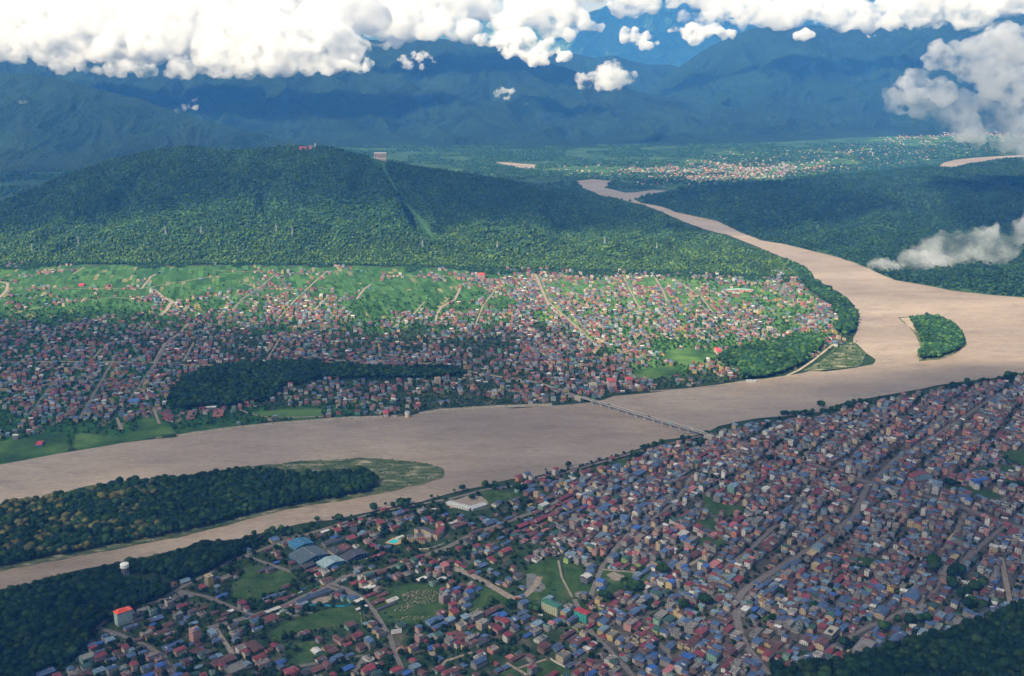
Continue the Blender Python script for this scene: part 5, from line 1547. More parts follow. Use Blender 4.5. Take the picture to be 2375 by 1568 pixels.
# the largest 285 trees are trees of their own, the others one mass per wood
allP = np.concatenate([f['P'] for f in FS.values()])
allR = np.concatenate([f['R'] for f in FS.values()])
allZ = np.concatenate([f['Z'] for f in FS.values()])
own = np.concatenate([np.full(len(f['P']), i) for i, f in enumerate(FS.values())])
sz = shown_tree(allP, allR, allZ)
top = set(np.argsort(-sz)[:285].tolist())
NAMES = dict(island='island_forest', riverside='riverside_forest', corner='forest', park='park_forest', headland='headland_forest', headland2='headland_forest', eastbank='bank_forest', isle2='small_island_forest', town='town_trees', solo='bank_trees')
LBL = dict(island='dense dark forest with yellow flowering crowns on the river island', riverside='dense dark forest between the side channel and the near houses',
           corner='dark forest filling the lower right corner', park='dark wood in the middle of the far bank town', headland='green wood behind the sand spit on the far bank',
           headland2='green wood beside the sand spit on the far bank', eastbank='trees lining the far bank where the river bends', isle2='green wood on the small river island',
           town='trees scattered among the near town houses', solo='trees standing along the near river bank')
SINGLET = []
start = 0
for i, (nm, f) in enumerate(FS.items()):
    n = len(f['P'])
    idx = np.array([start + k not in top for k in range(n)])
    for k in np.where(~idx)[0]:
        SINGLET.append((nm, tuple(f['P'][k]), f['R'][k], f['Z'][k], tuple(f['col'][k])))
    if idx.any():
        me = scatter_mesh(NAMES[nm], f['P'][idx], f['R'][idx], f['Z'][idx], f['col'][idx], f['temps'], RNG, trunk=nm in ('island', 'riverside', 'solo', 'town'))
        tag(link(bpy.data.objects.new(NAMES[nm], me)), LBL[nm], 'forest' if nm not in ('town', 'solo') else 'trees', None, 'stuff')
    start += n

# temple hill: a real crown for every tree; a lighter strip under the ropeway stays cleared
P = templehill.sample(88000, RNG)
dx, dy = to_D(P)
strip = [(884, 378), (905, 420), (930, 460), (960, 495), (985, 525), (1003, 553)]
cut = seg_dist(dx, dy, strip) < 4.6 + (dy - 378) * .012
site = (np.hypot(dx - 880, dy - 366) < 22) | (np.hypot(dx - 722, dy - 340) < 9)
P, dx, dy = P[~cut & ~site], dx[~cut & ~site], dy[~cut & ~site]
R = RNG.uniform(3.0, 6.2, len(P)) * RNG.choice([.8, 1, 1, 1.3], len(P))
col = tints(len(P), RNG, 1.0, P, warm=(1.2, 1.1, .85))
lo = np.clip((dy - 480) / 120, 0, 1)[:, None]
col = col * (1 + .40 * lo) * (1 + lo * np.array([.25, .05, -.1]))  # sunlight on the lower slopes put into the crown colour, brighter and warmer
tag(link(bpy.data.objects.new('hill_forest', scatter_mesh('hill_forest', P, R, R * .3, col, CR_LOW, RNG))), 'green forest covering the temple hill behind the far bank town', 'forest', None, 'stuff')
P = templehill.sample(3000, RNG)
dx, dy = to_D(P)
cut = seg_dist(dx, dy, strip) < 4
P = P[cut]
# forest plateau right of the river
P = forestplateau.sample(125000, RNG)
P = P[in_view(P, 300)]
R = RNG.uniform(3.6, 6.8, len(P)) * RNG.choice([.8, 1, 1, 1.3], len(P))
tag(link(bpy.data.objects.new('plateau_forest', scatter_mesh('plateau_forest', P, R, R * .3, tints(len(P), RNG, .72, P), CR_LOW, RNG))), 'dark forest right of the upper river bend', 'forest', None, 'stuff')
# woods of the valley floor behind the hill
P = fill([(-60, 345), (2440, 330), (2440, 470), (-60, 470)], 900, RNG, -.5)
nz = np.array([noise.noise((p[0] / 420, p[1] / 420, 4)) for p in P])
dx, dy = to_D(P)
keep = nz > -.2 + .36 * np.exp(-((dx - 1680) / 230) ** 2 - ((dy - 398) / 20) ** 2)
keep &= clear_mask(P[:, 0], P[:, 1], [rivw, wpoly(FARRIV), wpoly(LITTLERIV)])
P = P[keep]
R = RNG.uniform(5, 12, len(P))
tag(link(bpy.data.objects.new('valley_forest', scatter_mesh('valley_forest', P, R, R * .0, tints(len(P), RNG, 1.1, P), CR_LOW, RNG, zs=.8))), 'woods on the valley floor around the far village', 'forest', None, 'stuff')
# trees among the houses of the far bank
P = fill(FARTOWN, 230, RNG, 0)
P = P[in_view(P)]
dx, dy = to_D(P)
nz = np.array([noise.noise((p[0] / 90, p[1] / 90, 12)) for p in P])
keep = RNG.random(len(P)) < (np.clip((dy - 670) / 130, .012, .8) + .9 * np.maximum(nz, -.1) * np.clip((dy - 665) / 70, .05, 1)
                             + .6 * np.exp(-((dx - 1740) / 150) ** 2 - ((dy - 645) / 30) ** 2) + .5 * np.exp(-((dx - 1700) / 200) ** 2 - ((dy - 800) / 40) ** 2) + .3 * np.exp(-((dy - 950) / 25) ** 2))
keep &= road_mask(P[:, 0], P[:, 1], 0, 3) & clear_mask(P[:, 0], P[:, 1], fmeadw)
P = P[keep]
R = RNG.uniform(2.6, 5.2, len(P))
fr = occ_free(P, R + 1)
P, R = P[fr], R[fr]
tag(link(bpy.data.objects.new('far_bank_trees', scatter_mesh('far_bank_trees', P, R, R * .2, tints(len(P), RNG, 1.0), CR_LOW, RNG))), 'trees scattered among the houses across the river', 'trees', None, 'stuff')

# the grass strip that stays cut under the ropeway
_g = templehill.g[:, :templehill.nv + 1].reshape(-1, 3)
_gx, _gy = to_D(_g)
_st = rough_line(strip, 6, 0, 1)
_v, _f = [], []
for i, (x, y) in enumerate(_st):
    w4 = np.argsort((_gx - x) ** 2 + (_gy - y) ** 2)[:4]
    q = _g[w4].mean(0)
    _v += [(q[0] - 8, q[1], q[2] + 4), (q[0] + 8, q[1], q[2] + 4)]
    if i:
        _f.append((2 * i - 2, 2 * i - 1, 2 * i + 1, 2 * i))
me = bpy.data.meshes.new('cleared_strip')
me.from_pydata(_v, [], _f)
me.materials.append(noise_mat('cut_grass', [(.3, (.025, .07, .02)), (.7, (.05, .115, .035))], .05, 6))
tag(link(bpy.data.objects.new('cleared_strip', me)), kind='structure')
# shrubs on the sandbars
P = fill(ISLE, 60, RNG, 1.6)
dx, dy = to_D(P)
nz = np.array([noise.noise((p[0] / 40, p[1] / 40, 26)) for p in P])
keep = (RNG.random(len(P)) < .35 + 1.1 * nz) & in_view(P) & clear_mask(P[:, 0], P[:, 1], forw)
P = P[keep]
R = RNG.uniform(.8, 2.2, len(P))
P2 = fill([(1880, 862), (1915, 835), (1940, 805), (1985, 790), (2010, 820), (1995, 850), (1900, 860)], 120, RNG, 1.0)
P2 = P2[RNG.random(len(P2)) < .4]
P, R = np.concatenate([P, P2]), np.concatenate([R, RNG.uniform(1.5, 4, len(P2))])
tag(link(bpy.data.objects.new('shrubs', scatter_mesh('shrubs', P, R, -R * .4, tints(len(P), RNG, 1.4, warm=(1.3, 1.1, 1)), CR_LOW, RNG))), 'low shrubs and grass tufts on the sandbars', 'shrubs', None, 'stuff')
# trees straggling out from the foot of the hill
P = fill([(-60, 606), (800, 609), (1100, 615), (1280, 619), (1500, 625), (1750, 632), (1860, 634), (1900, 690), (1750, 668), (1500, 655), (1280, 646), (1100, 636), (800, 628), (-60, 626)], 130, RNG, 0)
dx, dy = to_D(P)
lim = np.interp(dx, [-60, 800, 1100, 1280, 1500, 1750, 1900], [611, 614, 621, 626, 632, 640, 650])
nz = np.array([noise.noise((p[0] / 80, p[1] / 300, 36)) for p in P])
n2_ = np.array([noise.noise((p[0] / 220, p[1] / 500, 46)) for p in P])
keep = (dy < lim + 2 + 16 * np.maximum(nz, 0) + 22 * np.maximum(n2_, 0) + np.where(dx > 1250, 9, 0) * RNG.random(len(P))) & ~np.array([occ_hit(p[0], p[1], 3) for p in P])
P = P[keep]
R = RNG.uniform(3, 6, len(P))
tag(link(bpy.data.objects.new('hill_foot_trees', scatter_mesh('hill_foot_trees', P, R, R * .2, tints(len(P), RNG, 1.0), CR_LOW, RNG))), 'ragged line of trees along the foot of the hill', 'trees', None, 'stuff')

# rice fields of the far bank: plots of slightly different green
def plots(name, poly_D, ang, a_, b_, z, seed, cols):
    rng = np.random.default_rng(seed)
    pw = wpoly(poly_D)
    A_ = np.array(pw)
    c, s = math.cos(ang), math.sin(ang)
    u, v = A_[:, 0] * c + A_[:, 1] * s, -A_[:, 0] * s + A_[:, 1] * c
    V, Fc, Cc = [], [], []
    vv = v.min()
    while vv < v.max():
        hgt = b_ * rng.uniform(.6, 1.5)
        uu = u.min() - rng.uniform(0, a_)
        while uu < u.max():
            wd_ = a_ * rng.uniform(.5, 1.8)
            cu, cv = uu + wd_ / 2, vv + hgt / 2
            x, y = cu * c - cv * s, cu * s + cv * c
            if inpoly([x], [y], pw)[0]:
                i = len(V)
                g = 1.1
                for (p, q) in ((uu + g, vv + g), (uu + wd_ - g, vv + g), (uu + wd_ - g, vv + hgt - g), (uu + g, vv + hgt - g)):
                    V.append((p * c - q * s, p * s + q * c, z))
                Fc.append((i, i + 1, i + 2, i + 3))
                k = rng.random()
                col = np.array(cols[0]) * (1 - k) + np.array(cols[1]) * k
                if rng.random() < .05:
                    col = np.array(cols[2])
                Cc.append(col * rng.uniform(.85, 1.15))
            uu += wd_
        vv += hgt
    me = np_mesh(name, V, Fc, [M['field']], col=np.array(Cc))
    return tag(link(bpy.data.objects.new(name, me)), kind='structure')


GC = [(.020, .072, .016), (.062, .145, .036), (.16, .17, .07)]
plots('rice_fields', [(-300, 614), (800, 617), (1180, 624), (1230, 640), (1230, 735), (1100, 760), (700, 775), (300, 770), (100, 790), (-300, 830)], A_FARL + .06, 60, 17, .10, 3, GC)
plots('rice_fields', [(1230, 640), (1280, 628), (1500, 634), (1750, 642), (1850, 640), (1890, 690), (1960, 740), (1940, 790), (1850, 790), (1700, 850), (1500, 880), (1450, 830), (1300, 760), (1230, 735)], A_FARR, 50, 20, .10, 4,
      [(.045, .13, .025), (.10, .19, .045), (.20, .19, .09)])
plots('rice_fields', [(-300, 830), (100, 790), (300, 800), (420, 900), (560, 950), (900, 930), (900, 955), (640, 976), (400, 1005), (150, 1040), (0, 1068), (-300, 1130)], A_FARL, 45, 18, .10, 5,
      [(.02, .075, .016), (.04, .12, .026), (.13, .14, .07)])



# ================================================================== LANDMARKS
MP = [M['paint'], M['tin'], M['glass']]
GZ = .9


def gpos(tl, x, y, h=0.0):
    return G(*TD(tl, x, y), h)


def wall_windows(mb, p, q, z0, z1, n, wfrac=.5, mat=2, c=(1, 1, 1), off=.07):
    """n windows proud of the wall that runs from p to q (counter-clockwise outline)"""
    L = math.hypot(q[0] - p[0], q[1] - p[1])
    ux, uy = (q[0] - p[0]) / L, (q[1] - p[1]) / L
    ox, oy = uy * off, -ux * off
    for k in range(n):
        a, b_ = (k + .5 - wfrac / 2) * L / n, (k + .5 + wfrac / 2) * L / n
        mb.quad([(p[0] + ux * a + ox, p[1] + uy * a + oy, z0), (p[0] + ux * b_ + ox, p[1] + uy * b_ + oy, z0),
                 (p[0] + ux * b_ + ox, p[1] + uy * b_ + oy, z1), (p[0] + ux * a + ox, p[1] + uy * a + oy, z1)], mat, c)


def block(name, label, cat, loc, rz, w, d, fl, wallc, roofc, fh=3.2, nx=8, ny=5, flat=False, slabc=(.6, .58, .55), frames=None, group=None):
    """a notable block with its walls, each storey's windows, floor bands and roof as parts"""
    t = tag(empty(name, loc, rz), label, cat, group)
    h = fl * fh
    x, y = w / 2, d / 2
    m = MB()
    m.box(-x, x, -y, y, -1.5, h, 0, wallc)
    P_ = [(-x, -y), (x, -y), (x, y), (-x, y)]
    far = loc[1] > 2600
    wms = {}
    for f in range(fl):
        for i in range(4):
            p_, q_ = P_[i], P_[(i + 1) % 4]
            n = nx if i % 2 == 0 else ny
            an = math.atan2(q_[1] - p_[1], q_[0] - p_[0])
            faces_us = math.sin(an + rz - math.pi / 2) < .25      # outward normal towards the viewer's side
            if far or not faces_us:
                wall_windows(m, p_, q_, f * fh + 1.0, f * fh + 2.5, n)
                continue
            L_ = math.hypot(q_[0] - p_[0], q_[1] - p_[1])
            if i not in wms:
                b2 = MB()
                hw = L_ / n * .25
                b2.box(-hw, hw, -.08, .02, 0, 1.5, 2, (1, 1, 1), True)
                wms[i] = b2.mesh('window', MP)
            for k in range(n):
                s_ = (k + .5) / n
                wo = link(bpy.data.objects.new('window', wms[i]), t)
                wo.location = (p_[0] + (q_[0] - p_[0]) * s_, p_[1] + (q_[1] - p_[1]) * s_, f * fh + 1.0)
                wo.rotation_euler = (0, 0, an)
    m.build('wall', MP, t)
    for f in range(1, fl + 1):
        m = MB()
        m.box(-x - .5, x + .5, -y - .5, y + .5, f * fh - .18, f * fh + .16, 0, slabc, True)
        m.build('floor_band', MP, t)
    m = MB()
    if flat:
        for a in ((-x - .5, x + .5, -y - .5, -y - .25), (-x - .5, x + .5, y + .25, y + .5), (-x - .5, -x - .25, -y - .25, y + .25), (x + .25, x + .5, -y - .25, y + .25)):
            m.box(*a, h + .17, h + 1.1, 0, wallc)
        m.box(-x * .5, -x * .1, -y * .5, y * .3, h + .17, h + 3.2, 0, wallc)
        m.box(-x - .2, x + .2, -y - .2, y + .2, h + .17, h + .22, 0, roofc)
        m.build('roof', MP, t)
    else:
        X, Y_, z = x + 1.3, y + 1.3, h + 2.4
        zt = z + min(w, d) * .14
        r = Y_ if w >= d else X
        a, b_ = ((-X + r * .8, 0), (X - r * .8, 0)) if w >= d else ((0, -Y_ + r * .8), (0, Y_ - r * .8))
        C4 = [(-X, -Y_), (X, -Y_), (X, Y_), (-X, Y_)]
        if w >= d:
            fs = [[C4[0], C4[1], b_, a], [C4[2], C4[3], a, b_], [C4[1], C4[2], b_], [C4[3], C4[0], a]]
        else:
            fs = [[C4[1], C4[2], b_, a], [C4[3], C4[0], a, b_], [C4[0], C4[1], a], [C4[2], C4[3], b_]]
        for f_ in fs:
            m.quad([(px, py, z if k < 2 else zt) for k, (px, py) in enumerate(f_)], 1, roofc)
        m.quad([(*p, z - .1) for p in C4[::-1]], 1, tup(roofc, .8))
        m.build('roof', MP, t)
        for i in range(8):
            px = -x + .4 + (w - .8) * (i % 4) / 3
            py = -y + .4 if i < 4 else y - .4
            m = MB()
            m.box(px - .25, px + .25, py - .25, py + .25, h + .17, z, 0, wallc)
            m.build('post', MP, t)
    return t


def na(tl, x, y):
    return near_angle(TD(tl, x, y)[0])


# --- orange roofed hotel
p = gpos('A', 1178, 690, GZ)
hot = block('hotel', 'tall white hotel with a bright orange roof beside the forest edge', 'hotel', p, na('A', 1178, 690), 27, 13, 7, WALL['w'], ROOF['o'], 3.1, 9, 4, slabc=(.35, .62, .52))
m = MB()
m.box(-8, 0, -2.5, 3, 24.0, 26.6, 0, (.3, .55, .5))
m.build('roof_lantern', MP, hot)
m = MB()
for q in ([(-10, -4.5), (2, -4.5), (-1, 0), (-7, 0)], [(2, 5), (-10, 5), (-7, 0), (-1, 0)], [(2, -4.5), (2, 5), (-1, 0)], [(-10, 5), (-10, -4.5), (-7, 0)]):
    m.quad([(a, b_, 26.65 if k < 2 else 28.4) for k, (a, b_) in enumerate(q)], 1, ROOF['o'])
m.build('lantern_roof', MP, hot)
# --- others
p = gpos('A', 1990, 335, GZ)
t = block('apartment_tower', 'tall block with one blank grey side and a yellow front by the riverside road', 'tower block', p, na('A', 1990, 330), 11, 15, 6, WALL['y'], (.45, .4, .33), 3.3, 3, 4, True, (.62, .45, .18))
m = MB()
m.box(-5.85, -5.62, -7.4, 7.4, -1, 19.6, 0, WALL['g'])
m.build('blank_wall', MP, t)
p = gpos('A', 1858, 865, GZ)
t = block('apartment_tower', 'tall pink tower block with a blue patch on its flat roof', 'tower block', p, na('A', 1858, 800), 14, 15, 7, (.50, .27, .22), (.3, .28, .26), 3.2, 5, 5, True, (.6, .36, .3))
m = MB()
m.box(-2, 6, -7, -1, 24.8, 25.1, 1, ROOF['B'], True)
m.build('awning', MP, t)
p = gpos('C', 490, 590, GZ)
block('office_building', 'long cream and teal block with a dark green roof below the walled field', 'office block', p, na('C', 490, 580), 13, 36, 5, (.60, .47, .28), (.04, .14, .10), 3.3, 4, 9, slabc=(.06, .38, .30))
p = gpos('C', 782, 665, GZ)
block('office_building', 'teal block with a crimson roof beside the green roofed block', 'office block', p, na('C', 785, 600), 13, 26, 5, (.05, .30, .26), (.34, .035, .04), 3.1, 4, 7, slabc=(.06, .42, .34))
p = gpos('D', 765, 835, GZ)
block('office_building', 'black glazed office block with pale floor bands near the lower right forest', 'office block', p, A_EAST, 34, 16, 4, (.04, .045, .055), (.42, .38, .3), 3.4, 7, 4, True, (.5, .47, .42))
p = gpos('D', 1080, 975, GZ)
block('unfinished_building', 'large bare concrete block standing against the lower right forest', 'unfinished building', p, A_EAST, 44, 24, 4, (.19, .17, .155), (.24, .23, .22), 3.3, 12, 6, True, (.3, .28, .26))
p = gpos('L', 1338, 490, GZ)
block('apartment_tower', 'tall white framed block with a pale roof on the main street', 'tower block', p, A_EAST, 20, 16, 6, WALL['w'], ROOF['l'], 3.3, 5, 4)
p = gpos('L', 1840, 420, GZ)
block('school', 'long white school with a bright blue roof at the right edge of town', 'school', p, A_EAST - .55, 46, 14, 4, WALL['w'], ROOF['B'], 3.2, 14, 4)
p = gpos('F', 1690, 640, GZ)
block('apartment_tower', 'slim tower banded in blue and pink under a green roof', 'tower block', p, na('F', 1690, 620), 13, 12, 6, (.15, .33, .45), ROOF['t'], 3.0, 4, 4, slabc=(.6, .14, .2))

# landmarks across the river
for tl, x, y, a, w_, d_, fl, wc, rc, nm, lb, cat, flat in (
        ('Q', 460, 232, A_FARR, 36, 22, 7, (.52, .40, .36), (.50, .09, .09), 'office_building', 'largest block by the bridge, cream frames and a broad red roof', 'office block', False),
        ('Q', 376, 238, A_FARR, 26, 20, 5, (.40, .36, .30), (.45, .4, .33), 'unfinished_building', 'square bare concrete block left of the big red roofed block', 'unfinished building', True),
        ('Q', 540, 215, A_FARR, 24, 18, 5, (.45, .17, .15), (.50, .07, .08), 'apartment_tower', 'salmon block with a red roof right of the big red roofed block', 'tower block', False),
        ('P', 2030, 215, A_FARL, 16, 16, 6, (.50, .35, .22), (.4, .33, .25), 'unfinished_building', 'tan half finished tower above the far bank houses', 'unfinished building', True),
        ('P', 2295, 270, A_FARR, 26, 14, 5, (.52, .42, .26), (.15, .26, .38), 'office_building', 'cream banded block with pale blue trim near the bridge road', 'office block', True),
        ('P', 1790, 362, A_FARL, 30, 11, 3, (.62, .5, .45), (.50, .06, .08), 'guest_house', 'white guest house with a crimson roof on the river wall', 'guest house', False),
        ('S', 2233, 1290, A_FARR, 34, 26, 5, (.5, .2, .14), (.55, .08, .07), 'monastery', 'red roofed monastery block standing where the fields meet the hill', 'monastery', False),
        ('Q', 955, 70, A_FARR, 42, 16, 3, (.5, .3, .22), (.55, .06, .06), 'school', 'long school with red roofs before the wooded headland', 'school', False),
        ('R', 1195, 1535, A_FARR, 22, 18, 4, (.45, .4, .3), (.4, .35, .28), 'apartment_tower', 'pale square block in the green plots near the river bend', 'tower block', True),
        ('R', 1245, 1275, A_FARR, 60, 16, 3, (.6, .6, .6), (.2, .28, .42), 'school', 'long white building below the hill foot near the river bend', 'school', True)):
    p = gpos(tl, x, y, 0)
    block(nm, lb, cat, p, a, w_, d_, fl, wc, rc, 3.3, max(3, int(w_ / 3.6)), max(3, int(d_ / 3.6)), flat)


def shed(name, label, cat, loc, rz, w, d, h, wallc, roofcs, spans=1, barrel=False, vents=6, rise=.10):
    """a big tin hall; ridges run along y"""
    t = tag(empty(name, loc, rz), label, cat)
    x, y = w / 2, d / 2
    m = MB()
    m.box(-x, x, -y, y, -1.5, h, 0, wallc)
    for s_ in (-1, 1):
        if barrel:
            pts = [(x * math.cos(math.pi * k / 12), s_ * y, h + w * .16 * math.sin(math.pi * k / 12)) for k in range(13)]
            m.quad(pts if s_ < 0 else pts[::-1], 0, wallc)
        else:
            for i in range(spans):
                a0, a1 = -x + w * i / spans, -x + w * (i + 1) / spans
                g_ = [(a0, s_ * y, h), (a1, s_ * y, h), ((a0 + a1) / 2, s_ * y, h + w / spans * rise)]
                m.quad(g_ if s_ < 0 else g_[::-1], 0, wallc)
    m.build('wall', MP, t)
    for i in range(spans):
        a0, a1 = -x + w * i / spans, -x + w * (i + 1) / spans
        rc = roofcs[i % len(roofcs)]
        m = MB()
        if barrel:
            pr = [(x * 1.03 * math.cos(math.pi * k / 12), h + .15 + w * .16 * math.sin(math.pi * k / 12)) for k in range(13)]
            for (xa, za), (xb, zb) in zip(pr[:-1], pr[1:]):
                m.quad([(xa, -y - .8, za), (xa, y + .8, za), (xb, y + .8, zb), (xb, -y - .8, zb)], 1, rc)
        else:
            cm_, zt = (a0 + a1) / 2, h + .15 + w / spans * rise
            o_ = .8 if spans == 1 else .0
            m.quad([(cm_, -y - .8, zt), (a1 + o_, -y - .8, h + .12), (a1 + o_, y + .8, h + .12), (cm_, y + .8, zt)], 1, rc)
            m.quad([(a0 - o_, -y - .8, h + .12), (cm_, -y - .8, zt), (cm_, y + .8, zt), (a0 - o_, y + .8, h + .12)], 1, rc)
        m.build('roof', MP, t)
        if not barrel:
            for k in range(vents):
                m = MB()
                yy = -y + d * (k + .5) / vents
                m.tube((cm_, yy, zt - .1), (cm_, yy, zt + 1.1), .6, .75, 8, 0, (.55, .55, .52))
                m.build('roof_vent', MP, t)
    C4 = [(-x, -y), (x, -y), (x, y), (-x, y)]
    for i in range(4):
        p_, q_ = C4[i], C4[(i + 1) % 4]
        an = math.atan2(q_[1] - p_[1], q_[0] - p_[0])
        if math.sin(an + rz - math.pi / 2) > .25 or loc[1] > 2600:
            continue
        b2 = MB()
        b2.box(-1.5, 1.5, -.08, .02, h * .62, h * .8, 0, (.45, .45, .42), True)
        wm_ = b2.mesh('window', MP)
        for k in range(7):
            wo = link(bpy.data.objects.new('window', wm_), t)
            wo.location = (p_[0] + (q_[0] - p_[0]) * (k + .5) / 7, p_[1] + (q_[1] - p_[1]) * (k + .5) / 7, 0)
            wo.rotation_euler = (0, 0, an)
    return t


aw = A_WEST
shed('warehouse', 'bright blue and grey roofed warehouse, largest of the blue sheds', 'warehouse', gpos('B', 560, 75, GZ), aw, 60, 50, 8, (.03, .11, .17), [(.065, .095, .115)], 1, vents=8)
shed('warehouse', 'vivid blue roofed shed joined behind the largest warehouse', 'warehouse', gpos('E', 600, 1150, GZ), aw, 40, 34, 9, (.03, .12, .18), [(.03, .14, .25)], 1, vents=3)
shed('warehouse', 'pale blue roofed warehouse right in front of the largest blue shed', 'warehouse', gpos('B', 765, 140, GZ), aw, 44, 30, 7, (.03, .17, .22), [(.24, .34, .36)], 1, vents=5)
shed('warehouse', 'dark slate roofed warehouse with a blue side wall', 'warehouse', gpos('B', 990, 75, GZ), aw, 50, 26, 7, (.02, .045, .14), [(.055, .055, .065)], 1, vents=0)
shed('warehouse', 'low dark roofed hall behind the pale blue warehouse', 'warehouse', gpos('B', 860, 10, GZ), aw, 44, 24, 5, (.3, .25, .22), [(.06, .06, .065), (.12, .045, .04)], 2, vents=2)
shed('workshop', 'long blue black roofed workshop beside the walled meadow', 'workshop', gpos('B', 610, 455, GZ), aw, 70, 11, 5, (.2, .2, .2), [(.035, .055, .10)], 1, vents=0, rise=.02)
shed('arched_hall', 'left of two rose arched halls in the trees', 'hall', gpos('K', 845, 905, GZ), A_EAST - math.pi / 2, 14, 30, 4, (.4, .3, .28), [(.42, .12, .13)], barrel=True)
shed('arched_hall', 'right of two rose arched halls in the trees', 'hall', gpos('K', 965, 915, GZ), A_EAST - math.pi / 2, 14, 30, 4, (.4, .3, .28), [(.42, .10, .12)], barrel=True)
shed('cinema', 'broad hall with an arched maroon roof and a pale blue front', 'hall', gpos('L', 1140, 345, GZ), A_EAST - .55, 56, 18, 7, (.24, .36, .44), [(.20, .05, .05)], barrel=True)
shed('factory', 'very long rust red factory roof beside the far bank highway', 'factory', gpos('P', 1740, 128, 0), wang('P', (1600, 128), (1870, 128)), 180, 38, 6, (.2, .08, .06), [(.16, .05, .045), (.22, .17, .15), (.12, .045, .045)], 3, vents=0, rise=.05)
shed('factory', 'cream walled mill building left of the long rust roof', 'factory', gpos('P', 1515, 128, 0), wang('P', (1600, 128), (1870, 128)), 40, 16, 13, (.45, .36, .24), [(.2, .06, .05)], 1, vents=0)
shed('factory', 'soot dark mill hall at the left end of the mills', 'factory', gpos('P', 1450, 110, 0), wang('P', (1600, 128), (1870, 128)), 60, 14, 12, (.16, .12, .1), [(.12, .1, .09)], 1, vents=0)
shed('market_hall', 'long pale green roofed hall in the bright part of the far town', 'hall', gpos('R', 1050, 1352, 0), wang('R', (1000, 1350), (1100, 1350)), 120, 20, 7, (.5, .25, .2), [(.28, .50, .42)], 1, vents=0, rise=.03)
shed('brick_shed', 'rust roofed brick sheds in a row above the river meadow', 'shed', gpos('P', 1015, 352, 0), A_FARL, 70, 26, 5, (.25, .12, .1), [(.26, .10, .09)], 3, vents=0)
shed('brick_shed', 'long brown brick shed left of the row of rust roofed sheds', 'shed', gpos('P', 890, 360, 0), A_FARL, 70, 22, 4, (.22, .12, .1), [(.2, .09, .08)], 2, vents=0)
shed('farm_shed', 'blue walled shed with a crimson roof in the lower left meadow', 'shed', gpos('P', 186, 495, 0), A_FARL, 28, 14, 5, (.03, .13, .35), [(.42, .05, .06)], 1, vents=0)
shed('temple_hall', 'crimson roofed hall alone among the rice fields', 'hall', gpos('S', 380, 1325, 0), A_FARL, 34, 20, 6, (.45, .15, .12), [(.48, .04, .06)], 1, vents=0)
shed('long_shed', 'big blue roofed hall between the far town streets', 'hall', gpos('P', 622, 300, 0), A_FARL, 34, 26, 7, (.3, .3, .3), [(.06, .16, .42)], 1, vents=0)

# L-shaped white hall
t = tag(empty('community_hall', gpos('F', 215, 690, GZ), 0), 'L-shaped white hall with pale grey roofs on bare ground by the river road', 'hall')
for (x, y), (x2, y2), wd_ in (((-20, 640), (245, 710), 15), ((245, 710), (405, 660), 15)):
    a, b_ = Vector(gpos('F', x, y, GZ)), Vector(gpos('F', x2, y2, GZ))
    o = Vector(gpos('F', 215, 690, GZ))
    mid, dr = (a + b_) / 2 - o, (b_ - a)
    L = dr.length
    R_ = Matrix.Translation(mid) @ Matrix.Rotation(math.atan2(dr.y, dr.x), 4, 'Z')
    for nm, what in (('wall', 0), ('roof', 1)):
        m = MB()
        x_, y_ = L / 2 + (2 if what else 0), wd_ / 2
        if not what:
            m.box(-x_, x_, -y_, y_, -1.5, 5, 0, WALL['w'])
            wall_windows(m, (-x_, -y_), (x_, -y_), 1.2, 3.6, 9, .3)
            for s_ in (-1, 1):
                g_ = [(s_ * x_, -y_, 5), (s_ * x_, y_, 5), (s_ * x_, 0, 7)]
                m.quad(g_ if s_ > 0 else g_[::-1], 0, WALL['w'])
        else:
            zq = 5.15 + (.02 if x > 0 else 0)
            m.quad([(-x_, -y_ - .8, zq - .2), (x_, -y_ - .8, zq - .2), (x_, 0, zq + 2), (-x_, 0, zq + 2)], 1, (.42, .43, .43))
            m.quad([(x_, y_ + .8, zq - .2), (-x_, y_ + .8, zq - .2), (-x_, 0, zq + 2), (x_, 0, zq + 2)], 1, (.42, .43, .43))
        ob = m.build(nm, MP, t)
        ob.matrix_local = R_

# curved hotel: two arcs of rooms and a stepped cream front
t = tag(empty('curved_hotel', gpos('E', 2150, 1010, GZ), 0), 'cream hotel with a curved crimson roofed wing and terraced front', 'hotel')
o = Vector(gpos('E', 2150, 1010, GZ))


def arc_pts(P3, n=10):
    a, b_, c = (Vector(gpos('E', *q, GZ)) - o for q in P3)
    return [a * (1 - s) ** 2 + b_ * 2 * s * (1 - s) + c * s * s for s in [i / n for i in range(n + 1)]]


